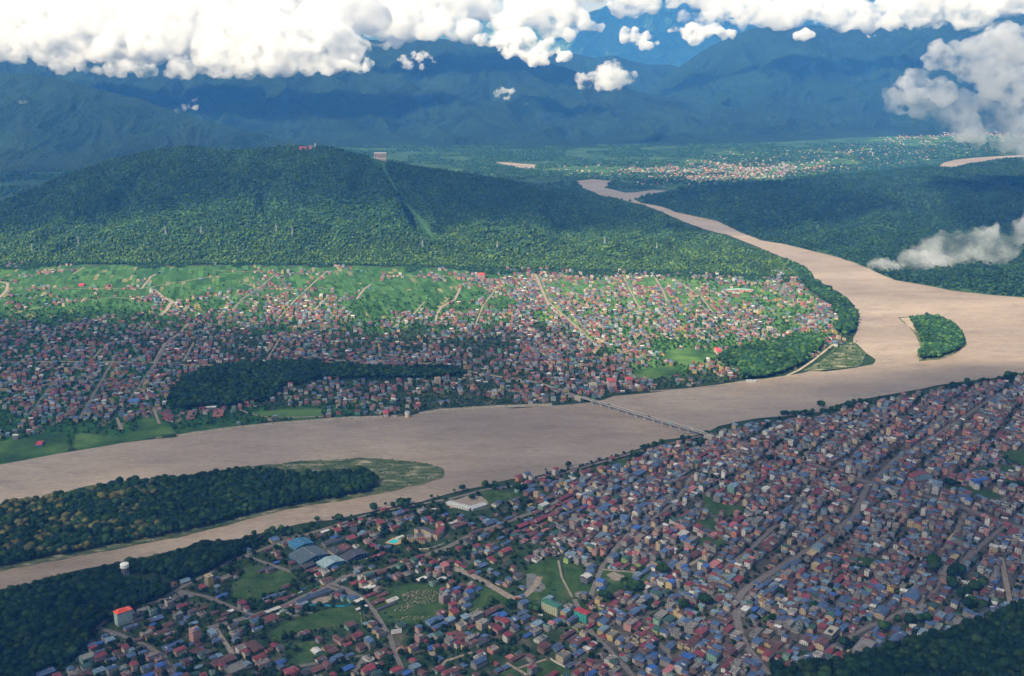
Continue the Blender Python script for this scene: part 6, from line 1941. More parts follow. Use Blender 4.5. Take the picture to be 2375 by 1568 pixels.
for P3, wd_, h_, rc in (([(2235, 915), (2330, 960), (2190, 1070)], 13, 12, ROOF['m']), ([(1975, 1010), (2060, 960), (2190, 1060)], 11, 12.4, (.06, .06, .075))):
    ln = arc_pts(P3)
    for nm in ('wall', 'roof'):
        m = MB()
        for i in range(len(ln) - 1):
            d0 = (ln[min(i + 1, len(ln) - 1)] - ln[max(i - 1, 0)]).normalized()
            d1 = (ln[min(i + 2, len(ln) - 1)] - ln[i]).normalized()
            e = .6 if nm == 'roof' else 0
            n0, n1 = Vector((-d0.y, d0.x, 0)) * (wd_ / 2 + e), Vector((-d1.y, d1.x, 0)) * (wd_ / 2 + e)
            q = [ln[i] - n0, ln[i + 1] - n1, ln[i + 1] + n1, ln[i] + n0]
            if nm == 'wall':
                for a, b_ in ((0, 1), (2, 3)) + (((3, 0),) if i == 0 else ()) + (((1, 2),) if i == len(ln) - 2 else ()):
                    m.quad([(q[a].x, q[a].y, -1.5), (q[b_].x, q[b_].y, -1.5), (q[b_].x, q[b_].y, h_), (q[a].x, q[a].y, h_)], 0, WALL['c'])
                    for f in range(4):
                        wall_windows(m, (q[a].x, q[a].y), (q[b_].x, q[b_].y), f * 3 + 1, f * 3 + 2.4, 2, .4, off=.1)
            else:
                m.quad([(v.x, v.y, h_ + .2) for v in q], 1, rc)
                for a, b_ in ((0, 1), (2, 3)):
                    m.quad([(q[a].x, q[a].y, h_ - .3), (q[b_].x, q[b_].y, h_ - .3), (q[b_].x, q[b_].y, h_ + .2), (q[a].x, q[a].y, h_ + .2)], 0, WALL['w'])
        m.build(nm, MP, t)
for x, y, w_, d_, h_, rc in ((1905, 1080, 12, 14, 11, (.08, .08, .09)), (1960, 1085, 11, 12, 10, (.3, .28, .26)), (2020, 1075, 14, 13, 12.8, (.08, .08, .09)), (2045, 1105, 10, 9, 9, ROOF['m']), (2110, 1080, 12, 12, 11.4, (.3, .28, .26)), (2285, 965, 6, 6, 15, (.5, .42, .28))):
    p = Vector(gpos('E', x, y, GZ)) - o
    m = MB()
    m.box(-w_ / 2, w_ / 2, -d_ / 2, d_ / 2, -1.5, h_, 0, WALL['c'])
    for f in range(int(h_ / 3)):
        wall_windows(m, (-w_ / 2, -d_ / 2), (w_ / 2, -d_ / 2), f * 3 + 1, f * 3 + 2.4, 3, .4)
        wall_windows(m, (w_ / 2, -d_ / 2), (w_ / 2, d_ / 2), f * 3 + 1, f * 3 + 2.4, 3, .4)
        m.box(-w_ / 2 - .5, w_ / 2 + .5, -d_ / 2 - .5, d_ / 2 + .5, f * 3 + 2.8, f * 3 + 3.05, 0, (.3, .24, .16), True)
    m.box(-w_ / 2 - .3, w_ / 2 + .3, -d_ / 2 - .3, d_ / 2 + .3, h_ + .1, h_ + .5, 1, rc, True)
    ob = m.build('terrace_block', MP, t)
    ob.location = p
    ob.rotation_euler = (0, 0, na('E', x, y) - .5)
# pool
pl = [gpos('E', *q, 1.7)[:2] for q in ((1625, 1095), (1700, 1058), (1775, 1066), (1760, 1090), (1725, 1112))]
dk = [gpos('E', *q, 1.5)[:2] for q in ((1598, 1103), (1700, 1042), (1795, 1055), (1790, 1110), (1740, 1125), (1690, 1118))]
c0 = Vector((sum(q[0] for q in dk) / 6, sum(q[1] for q in dk) / 6, 1.2))
t = tag(empty('swimming_pool', c0, 0), 'turquoise swimming pool with an orange deck beside the curved hotel', 'pool')
for nm, pp, z, mt in (('deck', dk, .3, M['terracotta']), ('water', pl, .36, M['pool'])):
    ob = sheet(nm, [(q[0] - c0.x, q[1] - c0.y) for q in pp], z, mt, kind=None, skirt=.25)
    ob.parent = t

# water tower
t = tag(empty('water_tower', gpos('A', 1192, 232, GZ), 0), 'round concrete water tower with a pale domed tank above the trees', 'water tower')
m = MB(); m.lathe([(7.4, 15), (8.2, 16.2), (8.2, 22), (7.6, 22.6), (4, 23.6), (.1, 24.2)], 24); m.build('tank', [M['white']], t, False)
m = MB(); m.lathe([(8.9, 15.2), (8.9, 15.8), (8.2, 15.8)], 24); m.build('gallery', [M['concrete']], t)
for k in range(8):
    a = k * math.pi / 4
    m = MB(); m.tube((6.2 * math.cos(a), 6.2 * math.sin(a), -1), (6.4 * math.cos(a), 6.4 * math.sin(a), 15.2), .55, .5, 6); m.build('leg', [M['concrete']], t)
for z in (4.5, 9.5):
    m = MB(); m.lathe([(5.9, z), (6.7, z), (6.7, z + .6), (5.9, z + .6), (5.9, z)], 16); m.build('ring_beam', [M['concrete']], t)
# river intake tower
t = tag(empty('intake_tower', gpos('P', 1890, 366, .5), 0), 'squat white round intake tower standing at the river wall', 'tower')
m = MB(); m.lathe([(6.5, -2), (6.2, 9)], 20); m.build('shaft', [M['cream']], t)
m = MB(); m.lathe([(6.4, 9), (6.9, 9.2), (6.9, 14), (6.4, 14)], 20); m.build('drum', [M['white']], t)
m = MB(); m.lathe([(7.6, 14), (7.6, 14.8), (3, 16), (.1, 16.4)], 20); m.build('cap', [M['concrete']], t)

# billboard
t = tag(empty('billboard', gpos('B', 1392, 800, GZ), na('B', 1390, 780) * .35 + .05), 'large white billboard with red lettering below a blue roofed house', 'billboard')
m = MB(); m.box(-9, 9, -.2, .2, 1.5, 9.5, 0, (.78, .77, .74), True); m.box(-9, 9, -.24, .24, .7, 1.45, 0, (.45, .03, .08), True); m.build('panel', MP, t)
for i, (tx, sz, z, cc) in enumerate((('URUTIPYORKA', 2.3, 7.0, 'red'), )):
    cu = bpy.data.curves.new('lettering', 'FONT')
    cu.body = tx
    cu.size = sz
    cu.align_x = 'CENTER'
    cu.extrude = .02
    cu.materials.append(flat_mat('red_lettering', (.45, .03, .05)))
    tmp = bpy.data.objects.new('lettering_curve', cu)
    ob = link(bpy.data.objects.new('lettering', bpy.data.meshes.new_from_object(tmp)), t)
    bpy.data.objects.remove(tmp)
    ob.location = (0, -.25, z)
    ob.rotation_euler = (math.pi / 2, 0, 0)
for k, (a, b_, z) in enumerate(((-7, 7, 5.6), (-4, 4, 4.5), (-5, 7, 3.3))):
    m = MB(); m.box(a, b_, -.27, -.22, z, z + .35, 0, (.25, .25, .3), True); m.build('text_line', MP, t)
for x in (-7, 7):
    m = MB(); m.box(x - .2, x + .2, .25, .65, -1, 9, 0, (.3, .3, .3)); m.build('post', MP, t)

# boundary walls
for lb, tl, pts, h_, cc in (('bright blue fence along the near edge of the meadow', 'B', [(562, 533), (640, 522), (780, 540), (900, 540), (965, 518)], 3.2, (.03, .28, .45)),
                            ('grey wall around the field with building rubble', 'B', [(130, 700), (260, 680), (360, 640), (595, 600)], 2.6, (.3, .28, .26)),
                            ('cream boundary wall along the road below the curved hotel', 'E', [(1990, 1185), (2120, 1180), (2300, 1120), (2375, 1080)], 2.8, (.6, .52, .38)),
                            ('pale wall around the playing field at the right edge', 'L', [(2060, 15), (1930, 0), (2020, 60), (2110, 110), (2260, 190), (2375, 260)], 2.6, (.5, .42, .36)),
                            ('white wall with pillars beside the stepped cream house', 'C', [(480, 1040), (540, 1080), (620, 1120)], 3, (.55, .52, .46)),
                            ('brown wall behind the overgrown plot in the middle of town', 'K', [(580, 760), (700, 785), (835, 800)], 2.6, (.3, .24, .2))):
    ln = [Vector(gpos(tl, *q, GZ)) for q in pts]
    t = tag(empty('boundary_wall', ln[0], 0), lb, 'wall')
    for a, b_ in zip(ln[:-1], ln[1:]):
        d_ = (b_ - a)
        m = MB(); m.box(0, d_.length, -.25, .25, -1, h_, 0, cc)
        ob = m.build('wall_panel', MP, t)
        ob.location = a - ln[0]
        ob.rotation_euler = (0, 0, math.atan2(d_.y, d_.x))

# --- stone river wall of the far bank
wl = rough_line(wpoly([(410, 1012), (520, 996), (640, 983), (800, 971), (920, 966)]) , 14, 1.5, 3)
w2 = rough_line(wpoly([(972, 960), (1020, 952), (1150, 944), (1280, 939)]), 14, 1.5, 4)
for ln in (wl, w2):
    v, f = [], []
    for i, q in enumerate(ln):
        a, b_ = Vector(ln[max(0, i - 1)]), Vector(ln[min(len(ln) - 1, i + 1)])
        d_ = (b_ - a).normalized()
        nrm = Vector((d_.y, -d_.x))
        r_ = 1 + .25 * noise.noise((q[0] / 12, q[1] / 12, 0))
        v += [(q[0] - nrm.x * 7, q[1] - nrm.y * 7, .3), (q[0] - nrm.x * 6, q[1] - nrm.y * 6, 3.0 * r_), (q[0] - nrm.x * 1, q[1] - nrm.y, 3.2 * r_), (q[0] + nrm.x * 9 * r_, q[1] + nrm.y * 9 * r_, .2)]
        if i:
            k = 4 * i
            f += [(k - 4 + j, k - 3 + j, k + 1 + j, k + j) for j in range(3)]
    me = bpy.data.meshes.new('river_wall')
    me.from_pydata(v, [], f)
    me.materials.append(M['rock'])
    tag(link(bpy.data.objects.new('river_wall', me)), 'stone river wall ' + ('left' if ln is wl else 'right') + ' of the round intake tower', 'river wall')

# --- bridge
def RD(x, y):
    return ((2250 + x / 3.654) / 1.724632, (1450 + y / 3.654) / 1.724632)


DH = 11.5
b0, b1 = Vector(G(*RD(285, 508), DH)), Vector(G(*RD(2085, 1042), DH - 1))
bd = b1 - b0
BL = bd.length
brg = tag(empty('bridge', b0, math.atan2(bd.y, bd.x)), 'long concrete road bridge on single piers across the river', 'bridge')
m = MB(); m.box(-4, BL + 4, -5.6, 5.6, -.9, 0, 0, (.26, .24, .22), True); m.box(-4, BL + 4, -3.6, -2.6, -2.6, -.5, 0, (.3, .29, .27), True); m.box(-4, BL + 4, 2.6, 3.6, -2.6, -.5, 0, (.3, .29, .27), True); m.build('deck', MP, brg)
m = MB(); m.box(-4, BL + 4, -4.2, 4.2, .01, .06, 0); m.build('carriageway', [M['asphalt']], brg)
for s_ in (-1, 1):
    m = MB()
    m.box(-4, BL + 4, s_ * 5.45 - .2, s_ * 5.45 + .2, .6, 1.2, 0, (.66, .63, .58), True)
    for k in range(int(BL / 4)):
        m.box(k * 4, k * 4 + .4, s_ * 5.45 - .13, s_ * 5.45 + .13, 0, .75, 0, (.5, .48, .45))
    m.build('railing', MP, brg)
for k in range(12):
    fx = (440 + (1840 - 440) * k / 11 - 285) / (2085 - 285)
    # screen fraction to distance along the deck
    q = G(*RD(285 + 1800 * fx, 508 + 534 * fx), DH - .5)
    xx = (Vector(q) - b0).dot(bd) / BL
    for nm, bx_ in (('pier', None), ):
        pr = empty('pier', (xx, 0, 0), 0)
        pr.parent = brg
        m = MB(); m.box(-1.6, 1.6, -5, 5, -4.2, -2.65, 0, (.58, .54, .48), True); m.build('pier_cap', MP, pr)
        m = MB(); m.tube((0, 0, -DH - 2), (0, 0, -4.2), 1.9, 1.6, 12, 0, (.62, .57, .50)); m.build('column', MP, pr)
for s_, nm in ((-1, 'abutment'), (1, 'abutment')):
    m = MB()
    x0 = -26 if s_ < 0 else BL
    m.box(x0, x0 + 26, -6.5, 6.5, -DH - 1, -.55, 0, (.34, .32, .29))
    m.build('abutment', MP, brg)
# approach embankment on the far side, sloping from road level up to the deck
ux = bd.normalized()
e0 = b0 - ux * 24
nn = Vector((-ux.y, ux.x, 0))
back = Vector((*gpos('Q', 200, 233, 0)[:2], .9))
v = [e0 + nn * 6, e0 - nn * 6, back - nn * 6, back + nn * 6]
v = [(q.x, q.y, z) for q, z in zip(v, (DH - .02, DH - .02, .8, .8))] + [(q.x + k_.x * 12, q.y + k_.y * 12, .1) for q, k_ in zip(v[:2], (nn, -nn))] + [(v[2].x, v[2].y, .1), (v[3].x, v[3].y, .1)]
me = bpy.data.meshes.new('bridge_ramp')
me.from_pydata(v, [], [(0, 3, 2, 1), (1, 2, 6, 5), (0, 4, 7, 3), (0, 1, 5, 4)])
me.materials.append(M['asphalt'])
tag(link(bpy.data.objects.new('road_ramp', me)), kind='structure')

# --- far arch bridge on the side river
q0, q1 = Vector(G(1206, 387, 6)), Vector(G(1240, 390, 6))
t = tag(empty('arch_bridge', q0, math.atan2(q1.y - q0.y, q1.x - q0.x)), 'small distant arch bridge on the side river', 'bridge')
L = (q1 - q0).length
m = MB(); m.box(-20, L + 20, -4, 4, -1, 0, 0, (.4, .38, .36), True); m.build('deck', MP, t)
for s_ in (-1, 1):
    m = MB()
    ar = [(L * k / 10, s_ * 4, 22 * math.sin(math.pi * k / 10)) for k in range(11)]
    for a, b_ in zip(ar[:-1], ar[1:]):
        m.tube(a, b_, 1.2, 1.2, 5, 0, (.4, .36, .3))
    m.build('arch', MP, t)


# --- things on the temple hill
def on_hill(hill, x, y):
    g = hill.g[:, :hill.nv + 1].reshape(-1, 3)
    dx, dy = to_D(g)
    i = np.argmin((dx - x) ** 2 + (dy - y) ** 2)
    return g[i]


p = on_hill(templehill, 712, 346)
p = (p[0], p[1], p[2] + 2)
t = tag(empty('hill_temple', p, .15), 'crimson temple complex with small spires on the hill top', 'temple')
m = MB(); m.box(-36, 22, -9, 9, -8, 5, 0, (.50, .10, .13)); m.build('terrace', MP, t)
m = MB(); m.box(-32, 8, -6, 6, 5.1, 12, 0, (.52, .22, .22)); wall_windows(m, (-32, -6), (8, -6), 6.5, 10, 9, .5); m.build('gallery', MP, t)
m = MB(); m.box(-33, 9, -7.5, 7.5, 12.05, 13.2, 1, (.55, .06, .09), True); m.build('gallery_roof', MP, t)
for x, h_ in ((28, 16), (-24, 9)):
    m = MB(); m.box(x - 6, x + 6, -5, 5, -6, h_ - 5, 0, (.5, .2, .2)); m.build('shrine', MP, t)
    m = MB(); m.tube((x, 0, h_ - 5), (x, 0, h_ + 1), 9.5, 4, 4, 1, (.5, .06, .1)); m.tube((x, 0, h_ + 1), (x, 0, h_ + 7), 4.5, .4, 4, 1, (.5, .06, .1)); m.build('pagoda_roof', MP, t)
p = on_hill(templehill, 733, 341)
t = tag(empty('hill_statue', (p[0], p[1], p[2]), 0), 'pale figure shaped monument right of the hill temple', 'monument')
m = MB(); m.tube((0, 0, -2), (0, 0, 14), 3, 2.6, 8, 0, (.6, .56, .5)); m.build('plinth', MP, t)
m = MB(); m.lathe([(2.6, 14), (3, 17), (2.2, 20), (1.2, 21), (1.5, 22.6), (.1, 24)], 10, 0, (.6, .56, .5)); m.build('figure', MP, t)

p = on_hill(templehill, 882, 371)
t = tag(empty('ropeway_station', (p[0], p[1], p[2] + 4), -.06), 'big white framed ropeway station on the ridge of the hill', 'ropeway station')
W_, H_ = 66, 26
m = MB(); m.box(-W_ / 2, W_ / 2, 0, 24, 6, H_ + 8, 0, (.50, .30, .29), True); m.build('wall', MP, t)
m = MB(); m.box(-W_ / 2 + 30, W_ / 2, -2, 24, -16, -5, 0, (.24, .19, .18), True); m.build('retaining_wall', MP, t)
m = MB(); m.box(-W_ / 2 + 8, W_ / 2 - 1, 1, 24, -5, 6, 0, (.60, .56, .50), True)
wall_windows(m, (-W_ / 2 + 8, 1), (W_ / 2 - 1, 1), -2, 2.5, 12, .5); m.build('lower_storey', MP, t)
m = MB(); m.box(-W_ / 2 - 2, W_ / 2 + 2, -3, 26, H_ + 8.1, H_ + 10, 0, (.75, .73, .70), True); m.build('roof', MP, t)
m = MB(); m.box(-W_ / 2 - 1, W_ / 2 + 1, -2.5, 0, 5, 6.8, 0, (.72, .70, .66), True); m.build('balcony', MP, t)
for k in range(13):
    x = -W_ / 2 + W_ * k / 12
    m = MB(); m.box(x - (.9 if k in (0, 3, 5, 8, 12) else .45), x + (.9 if k in (0, 3, 5, 8, 12) else .45), -1.6, -.1, 6.85, H_ + (8 if k in (0, 3, 5, 8, 12) else 4), 0, (.74, .72, .68)); m.build('column', MP, t)
for k in range(6):
    m = MB(); x = -W_ / 2 + W_ * (k + .5) / 6
    wall_windows(m, (x - 4, 0), (x + 4, 0), 9, H_ + 2, 1, .8, off=.2); m.build('window', MP, t)

# pylons
def pylon_parts(hgt):
    out = []
    for sx in (-1, 1):
        for sy in (-1, 1):
            m = MB()
            m.tube((sx * 4.2, sy * 4.2, -3), (sx * 1.1, sy * 1.1, hgt * .62), .5, .42, 4, 0, (.52, .54, .56))
            m.tube((sx * 1.1, sy * 1.1, hgt * .62), (sx * .3, sy * .3, hgt), .28, .22, 4, 0, (.52, .54, .56))
            out.append(('leg', m.mesh('leg', MP)))
    for z, L in ((.66, 7.5), (.78, 6.2), (.90, 5.0)):
        m = MB()
        m.tube((-L, 0, hgt * z), (L, 0, hgt * z), .4, .4, 4, 0, (.52, .54, .56))
        m.tube((-L, 0, hgt * z), (0, 0, hgt * (z + .05)), .22, .22, 4, 0, (.52, .54, .56))
        m.tube((L, 0, hgt * z), (0, 0, hgt * (z + .05)), .22, .22, 4, 0, (.52, .54, .56))
        out.append(('crossarm', m.mesh('crossarm', MP)))
    m = MB()
    for k in range(5):
        z0, z1 = hgt * .62 * k / 5, hgt * .62 * (k + 1) / 5
        r0, r1 = 4.2 - 3.1 * k / 5, 4.2 - 3.1 * (k + 1) / 5
        for (a, b_) in (((-1, -1), (1, -1)), ((1, -1), (1, 1)), ((1, 1), (-1, 1)), ((-1, 1), (-1, -1))):
            m.tube((a[0] * r0, a[1] * r0, z0), (b_[0] * r1, b_[1] * r1, z1), .18, .18, 3, 0, (.52, .54, .56))
    out.append(('bracing', m.mesh('bracing', MP)))
    return out


PYL = pylon_parts(42)
for x, y, hill, lb in ((155, 1172, templehill, 'leftmost steel pylon low on the wooded hill'), (365, 1138, templehill, 'steel pylon second from the left on the hill'), (761, 1092, templehill, 'tall steel pylon above the left end of the low spur'),
                       (929, 1086, templehill, 'steel pylon on the hill between two gentle spurs'), (1276, 1082, templehill, 'left of the two pylons standing close together on the spur'),
                       (1360, 1090, templehill, 'right and larger of the two pylons close together on the spur'), (1966, 1152, templehill, 'steel pylon right below the foot of the cleared strip'),
                       (2300, 1158, templehill, 'rightmost big steel pylon low on the hill face'), (2700 + 100, 1135, templehill, 'small pylon on the falling right flank of the hill'),
                       (3053, 1165, templehill, 'last pylon on the right flank near the river bend')):
    q = on_hill(hill, x / 2, y / 2)
    e = tag(empty('pylon', (q[0], q[1], q[2]), .5), lb, 'pylon', 'pylons of the power line across the hill')
    for nm, me in PYL:
        link(bpy.data.objects.new(nm, me), e)

# ferry house on the bank and its jetty
p = gpos('Q', 1110, 203, .6)
t = tag(empty('river_house', p, A_FARR + 1.4), 'low white river house with a pale roof at the water edge', 'house')
m = MB(); m.box(-14, 14, -5, 5, -1, 4, 0, (.5, .5, .48)); wall_windows(m, (-14, -5), (14, -5), 1, 3, 8); m.build('wall', MP, t)
m = MB(); m.box(-15, 15, -6, 6, 4.05, 4.9, 1, (.45, .47, .5), True); m.build('roof', MP, t)


# --- vehicles
def car_parts(kind, col):
    out = []
    if kind == 'car':
        m = MB()
        V8 = [(-2.1, -.85, .35), (2.1, -.85, .35), (2.1, .85, .35), (-2.1, .85, .35), (-2.05, -.85, .95), (2.1, -.8, .85), (2.1, .8, .85), (-2.05, .85, .95)]
        m.v = V8
        for f in ((0, 1, 5, 4), (1, 2, 6, 5), (2, 3, 7, 6), (3, 0, 4, 7), (4, 5, 6, 7), (3, 2, 1, 0)):
            m.f.append(f); m.m.append(1); m.c.append(col)
        out.append(('body', m.mesh('body', MP)))
        m = MB()
        m.v = [(-1.9, -.8, .93), (1.0, -.78, .9), (1.0, .78, .9), (-1.9, .8, .93), (-1.5, -.66, 1.45), (.35, -.66, 1.45), (.35, .66, 1.45), (-1.5, .66, 1.45)]
        for f in ((0, 1, 5, 4), (1, 2, 6, 5), (2, 3, 7, 6), (3, 0, 4, 7)):
            m.f.append(f); m.m.append(2); m.c.append((1, 1, 1))
        m.f.append((4, 5, 6, 7)); m.m.append(1); m.c.append(col)
        out.append(('cabin', m.mesh('cabin', MP)))
        wr, xs, wy = .33, (-1.35, 1.35), .8
    elif kind == 'bus':
        m = MB(); m.box(-5, 5, -1.2, 1.2, .6, 3.1, 1, col, True); m.box(-4.6, 4.4, -1.0, 1.0, 3.12, 3.35, 1, (.6, .6, .58), True)
        out.append(('body', m.mesh('body', MP)))
        m = MB()
        wall_windows(m, (-4.6, -1.2), (4.6, -1.2), 1.7, 2.6, 7, .8, off=.03); wall_windows(m, (4.6, 1.2), (-4.6, 1.2), 1.7, 2.6, 7, .8, off=.03); wall_windows(m, (5, -1.1), (5, 1.1), 1.5, 2.7, 1, .9, off=.03)
        out.append(('window_band', m.mesh('window_band', MP)))
        wr, xs, wy = .5, (-3.2, 3.3), 1.1
    else:
        m = MB(); m.box(2.0, 4.0, -1.15, 1.15, .7, 2.9, 1, col, True)
        out.append(('cab', m.mesh('cab', MP)))
        m = MB()
        if kind == 'tanker':
            m.tube((-4, 0, 2.1), (1.7, 0, 2.1), 1.2, 1.2, 12, 1, (.6, .5, .28))
        else:
            m.box(-4, 1.8, -1.2, 1.2, .9, 2.6, 0, tup(col, .6), True)
        out.append(('load_body', m.mesh('load_body', MP)))
        m = MB(); wall_windows(m, (4.0, -1.1), (4.0, 1.1), 1.8, 2.6, 1, .9, off=.03)
        out.append(('windscreen', m.mesh('windscreen', MP)))
        wr, xs, wy = .5, (-2.8, 2.8), 1.05
    m = MB(); m.tube((0, -.13, 0), (0, .13, 0), wr, wr, 10, 0)
    wm = m.mesh('wheel', [M['tyre']])
    return out, wm, [(x, s * wy, wr) for x in xs for s in (-1, 1)]


VC = dict(white=(.7, .7, .68), silver=(.45, .46, .47), red=(.45, .04, .04), blue=(.05, .18, .42), yellow=(.70, .42, .04), green=(.05, .25, .12), dark=(.04, .04, .05), cyan=(.1, .4, .55))
proto = {}


def vehicle(kind, colr, loc, rz, label, group):
    if (kind, colr) not in proto:
        proto[(kind, colr)] = car_parts(kind, VC[colr])
    ps, wm, wl_ = proto[(kind, colr)]
    t = tag(empty(kind if kind in ('car', 'bus') else 'truck', loc, rz), label, kind if kind in ('car', 'bus') else 'truck', group)
    for nm, me in ps:
        link(bpy.data.objects.new(nm, me), t)
    for q in wl_:
        w_ = link(bpy.data.objects.new('wheel', wm), t)
        w_.location = q
    return t


ba = math.atan2(bd.y, bd.x)
for px, kind, cc, lane, lb in ((500, 'car', 'dark', -1, 'dark car nearest the far end of the bridge'), (672, 'truck', 'green', 1, 'olive green truck over the third pier of the bridge'), (755, 'car', 'white', 1, 'first white car from the far end of the bridge'),
                               (830, 'car', 'white', 1, 'white car over the fourth pier of the bridge'), (905, 'car', 'red', -1, 'red car behind the white ones on the bridge'), (1195, 'car', 'dark', 1, 'dark car near the middle of the bridge'),
                               (1255, 'truck', 'dark', 1, 'black truck leading the jam on the middle of the bridge'), (1320, 'car', 'silver', 1, 'silver car in the knot of traffic on the bridge'), (1350, 'car', 'red', -1, 'red car in the knot of traffic on the bridge'),
                               (1430, 'car', 'dark', 1, 'dark car ending the knot of traffic on the bridge'), (1580, 'bus', 'cyan', 1, 'light blue bus on the bridge'), (1685, 'car', 'dark', 1, 'dark car just past the light blue bus'),
                               (1760, 'car', 'green', -1, 'green car before the white truck on the bridge'), (1895, 'tanker', 'white', 1, 'white tank truck near the town end of the bridge')):
    fx = (px - 285) / 1800
    q = Vector(G(*RD(px, 508 + 534 * fx), DH - .5))
    xx = (q - b0).dot(bd) / BL
    q = b0 + bd * (xx / BL) + nn * (2 * lane) + Vector((0, 0, .12))
    vehicle(kind, cc, q, ba + (math.pi if lane > 0 else 0), lb, 'traffic on the long bridge')
for tl, x, y, kind, cc, da, lb in (('F', 2100, 1095, 'bus', 'yellow', -.8, 'yellow bus parked on the grass beside the dirt street'), ('D', 1145, 352, 'bus', 'yellow', -.75, 'yellow bus among the crimson roofs below the meadow'),
                                   ('F', 970, 815, 'tanker', 'silver', 0, 'tank truck with a tan tank on the wide west road'), ('F', 912, 838, 'car', 'white', 0, 'white van like car behind the tank truck'), ('F', 1055, 790, 'truck', 'blue', 0, 'blue truck ahead of the tank truck'),
                                   ('F', 1120, 765, 'truck', 'dark', 0, 'dark truck farthest ahead of the tank truck'), ('F', 1620, 163, 'bus', 'blue', 0, 'blue bus on the riverside road'), ('F', 1450, 190, 'car', 'white', 0, 'white car beside the bush on the riverside road'),
                                   ('A', 1055, 802, 'car', 'white', -.7, 'white jeep parked by the road bend below the orange roofed hotel'), ('A', 1090, 812, 'car', 'silver', -.7, 'silver jeep next to the white one below the hotel'), ('A', 2345, 635, 'truck', 'blue', .2, 'blue truck at the road fork'),
                                   ('B', 865, 330, 'truck', 'dark', 0, 'black truck on the road beside the lorry park'), ('B', 895, 295, 'bus', 'white', 0, 'cream bus behind the black truck by the lorry park'), ('B', 1190, 95, 'truck', 'white', -1.2, 'white truck parked below the dark warehouse'),
                                   ('B', 1110, 85, 'car', 'white', .4, 'white car parked near the dark warehouse'), ('B', 510, 380, 'truck', 'blue', 0, 'blue lorry in the lorry park'), ('B', 605, 390, 'truck', 'red', 0, 'red lorry in the middle of the lorry park'),
                                   ('B', 640, 370, 'truck', 'green', 0, 'green lorry in the lorry park'), ('B', 560, 430, 'truck', 'blue', 0, 'blue lorry nearest the long dark workshop'), ('B', 480, 410, 'truck', 'white', 0, 'white lorry in the lorry park'), ('B', 690, 345, 'truck', 'yellow', 0, 'yellow lorry in the lorry park'),
                                   ('B', 2082, 318, 'car', 'white', .3, 'white car on the track right of the overgrown plot'), ('B', 2025, 185, 'car', 'white', .2, 'white van beside the dirt crossroads'), ('B', 1940, 290, 'truck', 'blue', .3, 'blue tipper by the dirt crossroads'),
                                   ('C', 385, 625, 'truck', 'white', -1.2, 'grey white lorry beside the green roofed block'), ('C', 165, 465, 'truck', 'red', -.9, 'red lorry on the dirt road beside the gravel patch'), ('C', 110, 280, 'truck', 'white', .4, 'white mixer truck on the dirt yard'),
                                   ('C', 1145, 1085, 'car', 'white', -1.1, 'white car on the dark straight street'), ('C', 240, 1182, 'car', 'white', -1.1, 'white car on the lane at the bottom edge'), ('C', 2235, 515, 'car', 'white', .9, 'white car by the street crossing at the curve'),
                                   ('C', 2272, 595, 'car', 'silver', 1.1, 'silver car on the curved market street'), ('D', 40, 935, 'truck', 'white', -1.2, 'white truck at the lower bend of the market street'), ('D', 740, 228, 'car', 'white', -.2, 'white car before the crimson roofed row'),
                                   ('D', 785, 235, 'car', 'white', -.2, 'second white car before the crimson roofed row'), ('D', 950, 968, 'bus', 'yellow', -.8, 'yellow school bus beside the bare concrete block'), ('D', 2025, 310, 'bus', 'white', .8, 'white coach first of three in the tree yard'),
                                   ('D', 2050, 314, 'bus', 'white', .8, 'white coach in the middle of three in the tree yard'), ('D', 2085, 318, 'bus', 'white', .8, 'white coach last of three in the tree yard'), ('K', 360, 218, 'car', 'white', .1, 'white van on the street through the upper town'),
                                   ('K', 550, 655, 'truck', 'cyan', -.6, 'teal truck in the brick yard'), ('L', 545, 425, 'bus', 'silver', -.7, 'silver bus at the big street junction'), ('L', 1395, 628, 'bus', 'white', -.75, 'white bus on the main street'),
                                   ('F', 1355, 470, 'bus', 'red', .2, 'red coach in the bus yard'), ('F', 1385, 482, 'bus', 'cyan', .2, 'light blue coach in the bus yard'), ('F', 1255, 515, 'bus', 'blue', .4, 'blue coach in the row of parked buses'), ('F', 1290, 518, 'bus', 'silver', .4, 'silver coach in the row of parked buses')):
    dx = TD(tl, x, y)
    q = G(*dx, 1.6)
    vehicle(kind, cc, q, near_angle(dx[0]) + da, lb, 'vehicles in the near town')
for k, (x, y) in enumerate(((545, 1105), (560, 1112), (500, 1140), (80, 0))):
    pass


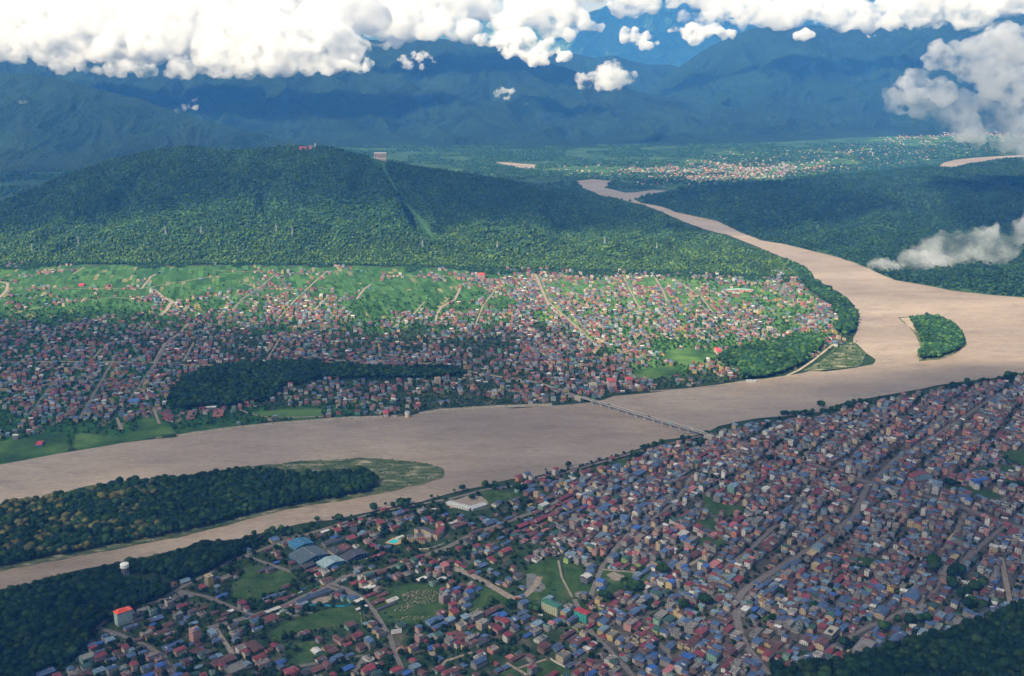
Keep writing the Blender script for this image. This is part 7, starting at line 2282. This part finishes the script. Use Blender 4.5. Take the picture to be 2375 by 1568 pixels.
# ================================================================== THE NEAREST HOUSES, one by one
LM = [(gpos(*q, 0), n_) for q, n_ in (
    (('A', 1175, 690), 'the orange roofed hotel'), (('A', 1192, 230), 'the water tower'), (('A', 1855, 860), 'the tall pink tower block'), (('A', 1990, 335), 'the yellow fronted tower'),
    (('B', 560, 75), 'the largest blue warehouse'), (('B', 765, 140), 'the pale blue warehouse'), (('B', 610, 455), 'the long dark workshop'), (('E', 1700, 1080), 'the swimming pool'), (('E', 2200, 1010), 'the curved hotel'),
    (('F', 215, 690), 'the L-shaped white hall'), (('B', 1392, 800), 'the white billboard'), (('C', 490, 590), 'the long green roofed block'), (('C', 782, 665), 'the teal block'), (('C', 1440, 150), 'the lime green school'),
    (('C', 340, 330), 'the gravel patch'), (('K', 900, 905), 'the twin arched halls'), (('L', 1140, 345), 'the arched cinema hall'), (('L', 1840, 420), 'the white school'), (('D', 765, 835), 'the black glazed block'),
    (('D', 1080, 975), 'the bare concrete block'), (('D', 1740, 230), 'the big round tree'), (('Q', 1655, 675), 'the big street junction'), (('Q', 900, 450), 'the bridge end'), (('Q', 1042, 1250), 'the curve of the market street'),
    (('Q', 1110, 1470), 'the lower market street'), (('B', 2070, 250), 'the dirt crossroads'), (('B', 1600, 450), 'the overgrown plot'), (('F', 1690, 640), 'the banded tower'), (('Q', 1600, 850), 'the upper market street'), (('B', 600, 1110), 'the round drive'),
    (('C', 1085, 1000), 'the dark straight street'), (('A', 1600, 1100), 'the bottom left street'), (('D', 2050, 320), 'the coach yard'), (('K', 750, 700), 'the overgrown central plot'), (('C', 2070, 990), 'the lower right blue towers'))]
NUM = {1: 'single-storey', 2: 'two-storey', 3: 'three-storey', 4: 'four-storey', 5: 'five-storey', 6: 'six-storey'}
ORD = ['nearest', 'second nearest', 'third nearest', 'fourth nearest', 'fifth nearest', 'sixth nearest', 'seventh nearest', 'eighth nearest', 'ninth nearest', 'tenth nearest'] + ['%dth nearest' % k for k in range(11, 90)]
RSH = dict(b='blue-roofed', B='bright-blue-roofed', m='crimson-roofed', r='rusty-roofed', g='flat-roofed', t='green-roofed', w='white-roofed', l='pale-blue-roofed', k='dark-roofed', o='orange-roofed', p='pink-roofed', y='yellow-roofed')


def relation(x, y):
    d = [(math.hypot(x - q[0][0], y - q[0][1]), q) for q in LM]
    dist, (q, n_) = min(d, key=lambda k: k[0])
    (ax,), (ay,) = to_D([[x, y, 0]])
    (bx_,), (by_,) = to_D([[q[0], q[1], 0]])
    if dist < 26:
        r = 'beside'
    elif abs(ax - bx_) > 1.1 * abs(ay - by_):
        r = 'left of' if ax < bx_ else 'right of'
    else:
        r = 'beyond' if ay < by_ else 'this side of'
    return r, n_, dist


recs = []
for i in SINGLE:
    x, y, z, a, w_, d_, fl, rc, wc = HOUSES[i]
    r, n_, dist = relation(x, y)
    what = ('long ' if max(w_, d_) > 1.8 * min(w_, d_) else '') + RSH[rc] + ' ' + NUM[fl] + ' ' + WALLN[wc] + ' house'
    recs.append([what, r, n_, dist, i])
byk = {}
for k, rr in enumerate(recs):
    byk.setdefault((rr[0], rr[1], rr[2]), []).append(k)
LABEL = {}
for (what, r, n_), ks in byk.items():
    ks.sort(key=lambda k: recs[k][3])
    for j, k in enumerate(ks):
        LABEL[recs[k][4]] = (ORD[j] + ' ' if len(ks) > 1 else '') + what + ', ' + r + ' ' + n_
rnd = random.Random(99)
for i in SINGLE:
    x, y, z, a, w_, d_, fl, rc, wc = HOUSES[i]
    parts = {k: MB() for k in ('wall', 'roof', 'stair_tower', 'water_tank', 'floor_slab')}
    gen_house(w_, d_, fl, rc, wc, rnd, 0, parts)
    t = tag(empty('house', (x, y, z), a), LABEL[i], 'house', 'houses of the near town')
    for nm, mb in parts.items():
        if mb.v:
            mb.build(nm, MP, t)

# ================================================================== THE NEAREST TREES, one by one
cm_cache = {}
m = MB()
m.tube((0, 0, -1), (0, 0, 1.0), .07, .05, 7, 0)
for k in range(4):
    an = k * 1.7 + .3
    m.tube((0, 0, .75), (.38 * math.cos(an), .38 * math.sin(an), 1.25), .035, .015, 5, 0)
TRUNK = m.mesh('trunk', [M['bark']])
zn = dict(island='island forest', riverside='channel-side forest', corner='corner forest', town='town', solo='riverbank')
trecs = []
for j, (nm, P_, R_, Z_, col) in enumerate(SINGLET):
    (ax,), (ay,) = to_D([P_])
    tone = 'yellowish' if col[0] > .09 else 'dark green' if col[1] < .05 else 'mid green' if col[1] < .08 else 'light green'
    size = 'small' if R_ < 3.6 else 'medium' if R_ < 5.5 else 'large' if R_ < 7.5 else 'huge'
    r, n_, dist = relation(P_[0], P_[1])
    trecs.append([size + ' ' + tone + ' ' + zn.get(nm, 'wood') + ' tree', r, n_, dist, j])
byk = {}
for k, rr in enumerate(trecs):
    byk.setdefault((rr[0], rr[1], rr[2]), []).append(k)
TL = {}
for (what, r, n_), ks in byk.items():
    ks.sort(key=lambda k: trecs[k][3])
    for j, k in enumerate(ks):
        if True:
            TL[trecs[k][4]] = ((ORD[j] + ' ' if len(ks) > 1 else '') + what + ', ' + r + ' ' + n_, 'trees of the near side')
for j, (nm, P_, R_, Z_, col) in enumerate(SINGLET):
    temps = range(8)
    key = (j % 8, tuple(int(c * 60) for c in col))
    if key not in cm_cache:
        V, T = CR_NEAR[key[0]]
        V = V.copy()
        cm_cache[key] = np_mesh('crown', V, T, [M['leaf']], col=np.tile(np.array([col]), (len(T), 1)))
    t = tag(empty('tree', P_, (j * 2.4) % 6.28), TL[j][0], 'tree', TL[j][1])
    c = link(bpy.data.objects.new('crown', cm_cache[key]), t)
    c.location = (0, 0, Z_)
    c.scale = (R_, R_, R_)
    k = link(bpy.data.objects.new('trunk', TRUNK), t)
    k.scale = (R_, R_, (Z_ + R_ * .4))
print('singles', len(SINGLE), len(SINGLET), 'crown meshes', len(cm_cache))


# ================================================================== CLOUDS AND AIR
def vol_mat(name, density, col=(.948, .952, .960), aniso=0.0, noise_scale=None, lo=.45, hi=.62):
    m = bpy.data.materials.new(name)
    m.use_nodes = True
    t = m.node_tree
    t.nodes.clear()
    out = t.nodes.new('ShaderNodeOutputMaterial')
    v = t.nodes.new('ShaderNodeVolumePrincipled')
    v.inputs['Color'].default_value = (*col, 1)
    v.inputs['Density'].default_value = density
    v.inputs['Anisotropy'].default_value = aniso
    v.inputs['Absorption Color'].default_value = (1, 1, 1, 1) if col[0] < .5 else (0, 0, 0, 1)
    t.links.new(v.outputs[0], out.inputs['Volume'])
    if noise_scale:
        n = pos_noise(t, noise_scale, 6, .62)
        mr = t.nodes.new('ShaderNodeMapRange')
        mr.interpolation_type = 'SMOOTHSTEP'
        mr.inputs['From Min'].default_value = lo
        mr.inputs['From Max'].default_value = hi
        mr.inputs['To Max'].default_value = density
        t.links.new(n.outputs[0], mr.inputs['Value'])
        t.links.new(mr.outputs[0], v.inputs['Density'])
    return m


M['cloud'] = vol_mat('cloud_vapour', .015, noise_scale=.0052, lo=.36, hi=.62)
M['cloud'].cycles.volume_step_rate = .2
M['cloudlet'] = vol_mat('cloudlet_vapour', .026, noise_scale=.006, lo=.38, hi=.56)
M['near_cloud'] = vol_mat('near_cloud_vapour', .017, (.955, .957, .963), noise_scale=.0075, lo=.38, hi=.58)
M['shred'] = vol_mat('shred_vapour', .020, noise_scale=.012, lo=.42, hi=.6)
M['veil'] = vol_mat('veil_vapour', .011, (.95, .955, .965), noise_scale=.005, lo=.33, hi=.68)
M['overcast'] = vol_mat('overcast_vapour', .0022)


def puff_tex(size, depth_=5):
    x = bpy.data.textures.new('puff', 'CLOUDS')
    x.noise_scale = size
    x.noise_depth = depth_
    x.noise_basis = 'BLENDER_ORIGINAL'
    return x


def cloud(name, label, ells, Y, vox, mat, seed, disp=(9, 4), amp=1.0, deep=1.0, kind=None):
    """ells: (cx, cy, rx, ry, n, rmin, rmax) in drawing units, built at distance Y; the heap leans back as it rises"""
    rnd = random.Random(seed)
    bm = bmesh.new()
    low = max(e[1] + e[3] for e in ells)
    k_ = Y / 12000
    for cx, cy, rx, ry, n, r0, r1 in ells:
        pts = []
        for k in range(n):
            while True:
                a, b_ = rnd.uniform(-1, 1), rnd.uniform(-1, 1)
                if a * a + b_ * b_ < 1:
                    break
            pts.append((a, b_, rnd.uniform(r0, r1)))
        for k in range(0 if mat == M['veil'] else n // 3 + 2):      # small billows round the rim
            an = rnd.uniform(0, 6.283)
            pts.append((math.cos(an) * .95, math.sin(an) * .9, rnd.uniform(.3, .6) * r0))
        for a, b_, r in pts:
            x_, y_ = cx + a * (rx + .5 * r), cy + b_ * (ry + .3 * r)
            R = r / F * Y
            yy = Y + (low - y_) / F * Y * .62 * deep + rnd.uniform(-.25, .25) * R
            c = PY(x_, y_, yy)
            bmesh.ops.create_icosphere(bm, subdivisions=3, radius=1, matrix=Matrix.Translation(c) @ Matrix.Diagonal((R * rnd.uniform(.9, 1.3), R * rnd.uniform(.8, 1.1), R * rnd.uniform(.65, .9), 1)))
    me = bpy.data.meshes.new(name)
    bm.to_mesh(me)
    bm.free()
    me.materials.append(mat)
    o = link(bpy.data.objects.new(name, me))
    md = o.modifiers.new('merge', 'REMESH')
    md.mode = 'VOXEL'
    md.voxel_size = vox
    rag = disp[1] / 4
    big = min(1.0, max(e[6] for e in ells) / 30)
    for s_, k in ((420 * k_ * big, 240 * k_ * big), (150 * k_, 110 * k_ * rag * max(big, .35)), (60 * k_, 52 * k_ * rag), (24 * k_, 24 * k_ * rag)):
        md = o.modifiers.new('puff', 'DISPLACE')
        md.texture = puff_tex(s_)
        md.texture_coords = 'GLOBAL'
        md.strength = k * amp
        md.mid_level = .5
    md = o.modifiers.new('merge again', 'REMESH')
    md.mode = 'VOXEL'
    md.voxel_size = vox
    tag(o, label, None if kind else 'cloud', None, kind)
    return o


if True:
    cloud('cloud', 'ragged mist fringe under the huge left cloud bank', [(120, 122, 140, 14, 26, 14, 24), (330, 158, 150, 10, 28, 12, 20), (560, 160, 120, 10, 22, 12, 20), (740, 156, 70, 12, 12, 11, 18), (30, 100, 70, 14, 12, 14, 22)], 11300, 10, M['veil'], 31, (10, 7))
    cloud('cloud', 'thin vapour fringe under the top right cloud bank', [(1700, 40, 120, 6, 24, 10, 15), (1900, 46, 120, 6, 24, 10, 15), (2120, 52, 120, 7, 24, 10, 16)], 14000, 11, M['veil'], 32, (10, 7))
    cloud('cloud', 'huge white cloud bank covering the upper left mountains', [(120, 10, 330, 55, 40, 45, 80), (430, 50, 330, 62, 60, 42, 72), (690, 50, 115, 80, 30, 36, 60), (760, 125, 50, 20, 6, 18, 28),
          (-300, 10, 200, 80, 14, 50, 80)], 11600, 15, M['cloud'], 3)
    cloud('cloud', 'long flat based grey white cloud bank at the top centre', [(1050, 15, 270, 45, 62, 28, 46), (1270, 55, 110, 20, 22, 16, 30), (950, 60, 110, 18, 14, 18, 30)], 13600, 17, M['cloud'], 4)
    cloud('cloud', 'bright cloud bank along the top edge over the right mountain', [(1480, -5, 90, 16, 14, 12, 24), (1790, 4, 175, 30, 50, 18, 34), (2010, 14, 140, 30, 46, 16, 32), (2270, 0, 150, 34, 44, 22, 40), (2200, 46, 60, 12, 6, 9, 16), (1380, -35, 160, 20, 12, 20, 36)], 14400, 17, M['cloud'], 5)
    cloud('cloud', 'small flat cloud just right of the large cloud bank', [(890, 98, 48, 9, 12, 8, 14)], 12000, 8, M['cloudlet'], 6)
    cloud('cloud', 'ragged torn cloud hanging below the end of the large bank', [(838, 152, 36, 16, 12, 7, 15)], 11400, 7, M['shred'], 7, (10, 6))
    cloud('cloud', 'ragged little cloud beside the torn one', [(966, 140, 40, 15, 12, 6, 14)], 11300, 7, M['shred'], 8, (10, 6))
    cloud('cloud', 'bright cloud running down to the right below the top centre bank', [(1150, 92, 34, 14, 9, 10, 18), (1205, 108, 34, 16, 10, 12, 22), (1262, 128, 40, 16, 12, 10, 20)], 12200, 9, M['cloudlet'], 9, (10, 5))
    cloud('cloud', 'small puffy cloud with a bump on its left end', [(1462, 82, 14, 12, 5, 9, 14), (1492, 95, 36, 9, 10, 8, 13)], 13000, 8, M['cloudlet'], 10, (8, 4))
    cloud('cloud', 'elongated cloud with a flat base left of the right mountain summit', [(1632, 76, 62, 10, 16, 9, 16), (1600, 70, 40, 9, 6, 9, 14)], 13500, 8, M['cloudlet'], 11, (8, 4))
    cloud('cloud', 'small domed cloud before the right mountain summit', [(1873, 81, 22, 6, 7, 8, 12)], 13000, 7, M['cloudlet'], 12, (7, 4))
    cloud('cloud', 'tiny cloudlet before the right mountain slope', [(2022, 84, 8, 2, 3, 3, 5)], 12500, 7, M['cloudlet'], 13, (5, 3))
    cloud('cloud', 'tent shaped white cloud in the middle valley', [(1405, 188, 58, 8, 26, 12, 17), (1406, 168, 32, 12, 16, 12, 18)], 10600, 7, M['near_cloud'], 14, (10, 6))
    cloud('cloud', 'tiny ragged cloud before the middle slope', [(1168, 218, 20, 9, 7, 5, 9)], 9800, 7, M['shred'], 15, (9, 7))
    cloud('cloud', 'faint small wisp right of the tiny ragged cloud', [(1222, 242, 10, 3, 3, 3, 5)], 9700, 6, M['veil'], 16, (7, 6))
    cloud('cloud', 'thin wisp in the fold of the left slope', [(428, 250, 28, 5, 7, 4, 7), (448, 234, 10, 4, 2, 3, 6)], 9000, 7, M['veil'], 17, (9, 7))
    cloud('cloud', 'faint shred of mist on the far left slope', [(62, 236, 18, 9, 4, 5, 8)], 9000, 7, M['veil'], 18, (9, 7))
    cloud('cloud', 'big billowing cloud at the right edge', [(2350, 135, 90, 46, 24, 26, 44), (2215, 145, 60, 28, 18, 20, 32), (2150, 205, 50, 20, 12, 14, 24), (2330, 225, 80, 26, 12, 14, 28), (2290, 100, 50, 12, 8, 12, 20), (2460, 150, 70, 90, 12, 40, 60)],
          6600, 9, M['near_cloud'], 19, (12, 6))
    cloud('cloud', 'thin grey cloud shreds trailing left below the big right cloud', [(2110, 238, 56, 20, 14, 16, 26), (2210, 250, 80, 20, 18, 18, 30), (2310, 275, 60, 30, 18, 22, 36), (2385, 320, 40, 34, 10, 24, 38), (2140, 190, 40, 20, 8, 14, 22)], 6500, 8, M['veil'], 20, (12, 8))
    cloud('cloud', 'translucent grey mist over the forest at the right edge', [(2130, 640, 80, 18, 22, 22, 34), (2200, 610, 90, 34, 34, 24, 38), (2270, 580, 70, 30, 22, 22, 34), (2260, 565, 60, 26, 14, 16, 28), (2330, 540, 50, 16, 9, 14, 22), (2230, 640, 110, 20, 16, 16, 26), (2385, 520, 40, 10, 8, 14, 20)],
          4700, 6, M['veil'], 21, (14, 9), 1.0)

# thin high overcast out of the picture: it dims the sun over the near town, the left town and the hill top
def overcast(poly_w, alt, thick, seed, vox=60):
    off = SV * (alt / SV.z)
    pts = rough_line(poly_w, 260, 150, seed, True)
    pts = [(x + off.x, y + off.y) for x, y in pts]
    n = len(pts)
    V = [(x, y, alt) for x, y in pts] + [(x, y, alt + thick) for x, y in pts]
    tri = tessellate_polygon([[Vector((x, y, 0)) for x, y in pts]])
    Fc = [tuple(t_[::-1]) for t_ in tri] + [tuple(i + n for i in t_) for t_ in tri] + [(i, (i + 1) % n, (i + 1) % n + n, i + n) for i in range(n)]
    me = bpy.data.meshes.new('overcast')
    me.from_pydata(V, [], Fc)
    me.materials.append(M['overcast'])
    o = link(bpy.data.objects.new('overcast', me))
    md = o.modifiers.new('merge', 'REMESH')
    md.mode = 'VOXEL'
    md.voxel_size = vox
    for s_, k in ((1100, thick * 1.1), (420, thick * .5)):
        md = o.modifiers.new('puff', 'DISPLACE')
        md.texture = puff_tex(s_)
        md.texture_coords = 'GLOBAL'
        md.strength = k
        md.mid_level = .5
    return tag(o, 'thin cloud sheet above the picture that shades the near town', None, None, 'stuff')


overcast(wpoly([(-1500, 775), (0, 780), (600, 785), (1050, 795), (1240, 835), (1400, 880), (1600, 925), (1850, 945), (2150, 905), (2600, 880), (3600, 860), (3600, 1700), (2500, 2400), (0, 2400), (-1500, 1900)]), 2300, 410, 1)
overcast([(-4200, 5500), (-2500, 5650), (-600, 5700), (600, 5600), (1500, 5700), (2300, 6200), (2000, 7600), (0, 8000), (-3000, 8300), (-6000, 8300), (-6500, 6000)], 2300, 300, 2)
overcast([(2300, 5600), (3600, 4950), (5200, 4600), (7200, 5600), (6500, 8000), (4000, 7600), (2500, 7000)], 2300, 300, 3)

hz = vol_mat('haze_air', 3.9e-5, (.08, .34, 1.0))
bm = bmesh.new()
bmesh.ops.create_cube(bm, size=1, matrix=Matrix.Translation((0, 17500, 1100)) @ Matrix.Diagonal((86000, 49000, 2204, 1)))
me = bpy.data.meshes.new('haze')
bm.to_mesh(me)
bm.free()
me.materials.append(hz)
tag(link(bpy.data.objects.new('haze', me)), 'blue air between the plane and the mountains', None, None, 'stuff')
